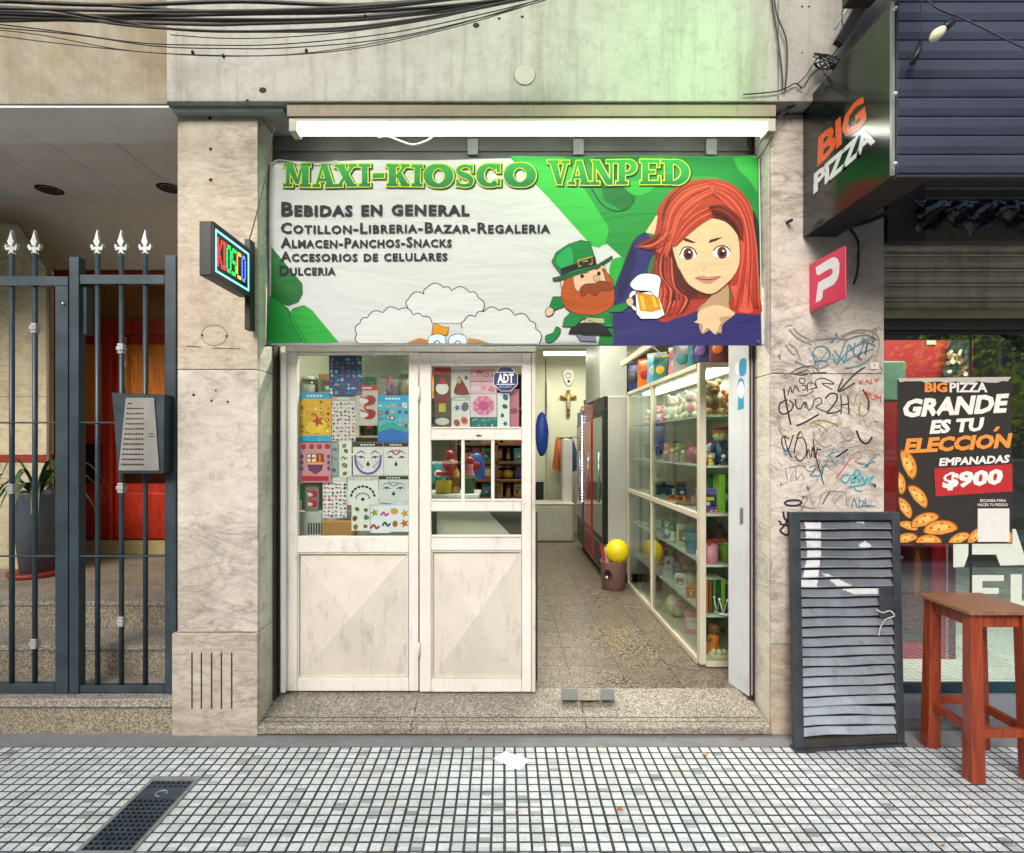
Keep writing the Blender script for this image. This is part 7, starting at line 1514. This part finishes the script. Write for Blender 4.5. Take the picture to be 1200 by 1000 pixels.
ck = thing('clothes_rail', 'short wall rail behind the hanging jackets', 'rail'); MB(paint('#8c8c80', .5)).tube([P(652, 513, 8.5), P(677, 512, 8.5)], .012, 6).build('bar', parent=ck)
for k, (a, b_, c, nm) in enumerate(((648, 661, '#a8582a', 'orange'), (652, 664, '#5d6a3a', 'olive green'), (660, 678, '#1d4658', 'dark teal'))):
    y = 8.46 - .03 * (k == 0) + .05 * (k == 1); mt = paint(c, .85, 0, .2, 6, .4); cc = (a + b_) / 2; pp = catmull([(cc, 513, 0), (cc + 3, 516, 0), (b_, 538, 0), (b_ - 1, 550, 0), (cc, 553, 0), (a, 549, 0), (a + 1, 535, 0), (cc - 3, 516, 0)], True, 3)
    j = thing('hanging_jacket', f'{nm} jacket hanging on the back wall rail', 'jacket'); MB(mt).prism([P(p.x, p.y, y) for p in pp], (0, .05, 0)).build('cloth', parent=j, bevel=.012)
    MB(paint(c, .9, 0, .3, 3)).tube([P(cc, 516, y - .005), P(cc + 1, 550, y - .01)], .012, 6).build('sleeve', parent=j)
MB(m_cab).tube([P(639.5, 420, 7.0), P(639.5, 488, 7.0)], .006, 5).build('dark_wire', label='thin dark cord holding up the blue bag at the back', cat='cord')
pb_ = MB(paint('#153f9a', .5, 0, .2, 8, .3)); pb_.ball(P(635, 509, 7.0), (.085, .07, .28), 14, 12, .04); pb_.build('blue_bag', label='long bright blue bag hanging beside the open doorway at the back', cat='bag')
# ------------------------------------------------------------------ shelving seen through the door panes
shv = thing('wooden_shelving', 'brown wooden shelving unit full of goods behind the kiosk door panes', 'shelving'); m_sw = wood('brown_shelf_wood', '#4f2d14', '#7a4a22', 4, .5, 0)
SYY = 3.95; sxa, sxb = X_(536, SYY), X_(618, SYY)
for z in (.7, Z_(583, SYY), Z_(562, SYY), Z_(541, SYY), Z_(519, SYY), 1.75, 2.0): MB(m_sw).box(sxa, sxb, SYY, SYY + .3, z - .02, z).build('shelf', parent=shv, bevel=.002)
for x in (sxa - .02, (sxa + sxb) / 2 + .02, sxb + .001): MB(m_sw).box(x, x + .018, SYY, SYY + .3, .12, 2.05).build('side', parent=shv)
MB(paint('#4a3a24', .7)).box(sxa - .02, sxb + .02, SYY + .301, SYY + .31, .12, 2.05).build('back', parent=shv)
sg = [('box', 'maroon', 'gold'), ('jar', 'gold', 'orange'), ('box', 'tan', 'gold'), ('bottle', 'brown', 'gold'), ('box', 'red', 'white'), ('packet', 'blue', 'white'), ('box', 'gold', 'brown'), ('frame', 'gold', 'cream')]
rw_ = {0: 'lowest', 1: 'second lowest', 2: 'middle', 3: 'upper'}; k = 0; seen_l = set()
for r_i, z in enumerate((Z_(583, SYY), Z_(562, SYY), Z_(541, SYY), Z_(519, SYY))):
    for c_i in range(6):
        kind, c1, c2 = [('box', 'maroon', 'gold'), ('packet', 'blue', 'red'), ('jar', 'gold', 'orange'), ('box', 'gold', 'brown'), ('frame', 'cream', 'gold'), ('bottle', 'brown', 'gold'), ('box', 'green', 'dark green'), ('jar', 'red', 'yellow'), ('box', 'orange', 'cream'), ('figure', 'tan', 'maroon'), ('box', 'teal', 'grey')][(k * 5 + r_i) % 11]; k += 1
        x = sxa + .05 + c_i * (sxb - sxa - .06) / 5.6
        pos = ('leftmost', 'second from the left', 'third from the left', 'third from the right', 'second from the right', 'rightmost')[c_i]
        good(kind, (x, SYY + .07, z + .0005), .095 + .01 * ((k * 3) % 3), c1, c2, f'{c1} {kind} {pos} on the {rw_[r_i]} brown shelf behind the door')
ct = thing('shop_counter', 'white counter with goods behind the left panes of the kiosk door', 'counter', (-.33, 3.5, FZ))
MB(paint('#b5b6ae', .4)).box(-.7, .16, -.06, .25, 0, 1.045).build('body', parent=ct, bevel=.004); MB(paint('#c5c6be', .35)).box(-.72, .18, -.08, .27, 1.046, 1.07).build('top', parent=ct, bevel=.004)
zc = FZ + 1.071
good('jar', (X_(517, 3.5) + .02, 3.50, zc), .13, 'red', 'yellow', 'glass sweet jar with red lid on the counter behind the door'); good('bucket', (X_(550, 3.5), 3.5, zc), .10, 'dark green', 'green', 'dark green tub on the counter behind the middle pane'); good('figure', (X_(550, 3.5), 3.56, zc + .10), .13, 'pink', 'red', 'pink toy standing in the dark green tub'); good('bottle', (X_(533, 3.5), 3.52, zc), .2, 'gold', 'brown', 'gold bottle beside the red lidded sweet jar')
hp = thing('hanging_ornament', 'round red ornament with white bands hanging behind the left small pane', 'ornament', (X_(527, 3.45), 3.45, Z_(545, 3.45))); MB(paint('#a02620', .3)).ball((0, 0, 0), (.048, .048, .045), 14, 10).build('lower_ball', parent=hp); MB(paint('#a02620', .3)).ball((0, 0, .065), .028, 12, 8).build('upper_ball', parent=hp); MB(paint('#c9bfae', .4)).lathe([(.046, -.003), (.051, 0), (.046, .014)], (0, 0, 0.01), 16).build('band', parent=hp); MB(m_black).tube([(0, 0, .09), (0, 0, .4)], .0015, 4).build('thread', parent=hp)
good('packet', (X_(558, 3.7), 3.7, Z_(562, 3.7)), .18, 'blue', 'red', 'blue hanging packet with red header behind the middle door pane')
good('packet', (X_(512, 3.7), 3.8, Z_(570, 3.7)), .16, 'teal', 'white', 'teal packet behind the left small door pane')
MB(paint('#8d9088', .5)).box(-1.6, X_(533, 4.4), 4.4, 4.43, FZ, 2.0).build('inner_partition', label='grey green partition behind the counter inside the shop', cat='partition')
for j, z in enumerate((1.25, 1.55, 1.85)):
    MB(m_cream_alu).box(-1.59, X_(533, 4.3), 4.18, 4.399, z - .015, z).build('partition_shelf', label=f'{("lower", "middle", "upper")[j]} cream shelf on the grey green partition', cat='shelf')
    for i in range(7):
        cc = list(CN)[(i * 3 + j * 5) % 22]; c2 = list(CN)[(i * 5 + j * 3 + 4) % 22]; kd = ('box', 'bottle', 'jar', 'box', 'packet')[(i + j) % 5]
        good(kd, (-1.5 + i * .155, 4.28, z + .0005), .15 + .02 * (i % 3), cc, c2, f'{cc} {kd} with {c2} trim on the {("lower", "middle", "upper")[j]} partition shelf')
# white slanted sheet behind the lowest door pane
MB(paint('#aaa99c', .35, 0, .05)).prism([P(512, 598, 3.20), P(570, 598, 3.20), P(601, 630, 3.20), P(512, 630, 3.20)], (0, .006, 0)).build('plastic_sheet', label='pale sheet cut diagonally behind the lowest door pane', cat='sheet')
MB(paint('#54514a', .6)).box(X_(505, 3.25), X_(630, 3.25), 3.25, 3.28, FZ, Z_(600, 3.25)).build('dark_board', label='dark board leaning behind the lowest door pane', cat='board')
# ------------------------------------------------------------------ shop lamps
def tube_lamp(x0, x1, y, z, label, e, light_w):
    t = thing('ceiling_tube_light', label, 'light', ((x0 + x1) / 2, y, z)); L = (x1 - x0) / 2
    MB(paint('#c9c9be', .5)).box(-L, L, -.05, .05, .03, .07).build('housing', parent=t); MB(emit('#fffbe8', e)).tube([(-L + .02, 0, 0), (L - .02, 0, 0)], .02, 10).build('tube', parent=t)
    l = bpy.data.lights.new('tube_glow', 'AREA'); l.shape = 'RECTANGLE'; l.size = 2 * L; l.size_y = .06; l.energy = light_w; l.color = (1, .95, .80)
    o = bpy.data.objects.new('tube_glow', l); COL.objects.link(o); o.parent = t; o.location = (0, 0, -.03)
tube_lamp(X_(636, 7.9), X_(708, 7.9), 7.9, Z_(415, 7.9), 'lit tube light at the back of the shop ceiling', 6, 22)
tube_lamp(-.1, 1.1, 5.3, 2.88, 'lit tube light on the shop ceiling over the coolers', 6, 26)
tube_lamp(-.6, .8, 3.75, 2.88, 'lit tube light on the shop ceiling just inside the door', 6, 40)

# ------------------------------------------------------------------ the street behind the camera (seen in the glass)
def facade(x0, x1, y, h, c, label, wn_):
    t = thing('apartment_building', label, 'building'); MB(paint(c, .8, 0, .08, 1)).box(x0, x1, y - 6, y, 0, h).build('wall', parent=t)
    n = int((x1 - x0) / 2.6)
    for k in range(int(h // 3)):
        for i in range(n):
            x = x0 + .7 + i * 2.6; z = k * 3 + .9
            f = MB(paint('#c7c3b8', .6)).box(x, x + 1.3, y + .001, y + .06, z, z + 1.6).build('window', parent=t); MB(paint('#2a3138', .1)).box(x + .08, x + 1.22, y + .061, y + .07, z + .08, z + 1.52).build('pane', parent=f)
facade(-16, -4.1, -12.6, 9, '#9b927f', 'beige three storey building across the street on the left', 0); facade(-4, 8, -12.6, 8, '#a9a59b', 'grey building across the street opposite the kiosk', 0); facade(8.1, 22, -12.6, 9, '#8d7d6c', 'brown building across the street on the right', 0)
def leafy_mat():
    t = NT('sunlit_leaves'); c = t.ramp(t.noise(t.pos(), 3, 4), [(.3, '#8fae2a'), (.7, '#d0e04a')]); t.set(c, .5)
    tl_ = t.n('ShaderNodeBsdfTranslucent'); t.l(c, tl_.inputs[0]); mx = t.n('ShaderNodeMixShader'); mx.inputs[0].default_value = .55
    t.l(t.b.outputs[0], mx.inputs[1]); t.l(tl_.outputs[0], mx.inputs[2]); t.l(mx.outputs[0], t.out.inputs[0]); return t.m
leafy = leafy_mat()
def tree(x, y, h, R, label, seed):
    t = thing('street_tree', label, 'tree', (x, y, 0)); r = random.Random(seed); mt = paint('#4a3a2a', .9, 0, .3, 8, .5); ml = leafy
    MB(mt).tube(catmull([(0, 0, -.1), (.05, 0, h * .3), (0, .05, h * .55), (.02, 0, h * .8)], n=4), [.16 * (1 - .8 * i / 12) for i in range(13)], 8).build('trunk', parent=t)
    for i in range(6): a = i * 1.05; MB(mt).tube([(0, 0, h * (.35 + .05 * i)), (R * .5 * math.cos(a), R * .5 * math.sin(a), h * (.5 + .05 * i)), (R * .85 * math.cos(a), R * .85 * math.sin(a), h * (.55 + .06 * i))], [.06, .04, .015], 6).build('branch', parent=t)
    b = MB(ml); cl = [Vector((r.uniform(-R, R) * .75, r.uniform(-R, R) * .75, h * r.uniform(.38, .98))) for _ in range(26)]
    for i in range(6500):
        c = r.choice(cl); p = c + Vector((r.gauss(0, 1), r.gauss(0, 1), r.gauss(0, .7))) * R * .2; s = r.uniform(.035, .07); d = Vector((r.gauss(0, 1), r.gauss(0, 1), r.gauss(0, 1))).normalized(); e = d.orthogonal().normalized() * s; f = d.cross(e) * .6
        b.add([p - e, p + f, p + e, p - f], [(0, 1, 2, 3)])
    b.build('crown', parent=t)
tree(8.8, -2.8, 5.2, 2.0, 'leafy yellow green street tree opposite the pizza shop', 2); tree(-7, -2.0, 6, 2.0, 'leafy street tree on the kerb to the left behind the camera', 5)
def car(x, y, c, label):
    t = thing('parked_car', label, 'car', (x, y, -.13)); mc = paint(c, .2, .3, .05, 2); body = [(-2.1, .3), (-2.15, .62), (-2.0, .85), (-1.2, .95), (-.65, 1.38), (.75, 1.42), (1.45, .98), (2.05, .88), (2.15, .6), (2.1, .3)]
    MB(mc).prism([(a, -.85, b_) for a, b_ in body], (0, 1.7, 0)).build('body', parent=t, bevel=.06)
    for s in (-.856, .852): MB(paint('#15191c', .08)).prism([(a, s, b_) for a, b_ in ((-1.05, .98), (-.58, 1.32), (.68, 1.35), (1.25, 1.0))], (0, .005, 0)).build('window', parent=t)
    for a in (-1.35, 1.35):
        for s in (-.8, .8):
            w = MB(m_black); w.smooth = True; n = 20; w.add([(a + .32 * math.cos(q), s + k, .32 + .32 * math.sin(q)) for k in (-.1, .1) for q in [2 * math.pi * i / n for i in range(n)]], [(i, (i + 1) % n, n + (i + 1) % n, n + i) for i in range(n)] + [tuple(range(n)), tuple(range(n, 2 * n))]); wo_ = w.build('wheel', parent=t)
            MB(paint('#9a9c9e', .3, .7)).tube([(a, s - .105, .32), (a, s + .105, .32)], .18, 12).build('rim', parent=wo_)
    for s in (-.6, .6): MB(paint('#d8d8d0', .1)).box(2.08, 2.14, s - .15, s + .15, .62, .74).build('headlight', parent=t); MB(paint('#8a1414', .2)).box(-2.15, -2.08, s - .15, s + .15, .62, .76).build('tail_light', parent=t)
    return t
car(5.4, -2.1, '#8a8f94', 'silver parked car at the near kerb behind the camera'); car(10.4, -2.1, '#23304a', 'dark blue parked car farther along the near kerb'); car(8.6, -7.9, '#b9b9b5', 'white parked car at the far kerb'); car(0.2, -7.9, '#5a1a1c', 'dark red parked car at the far kerb opposite the kiosk')
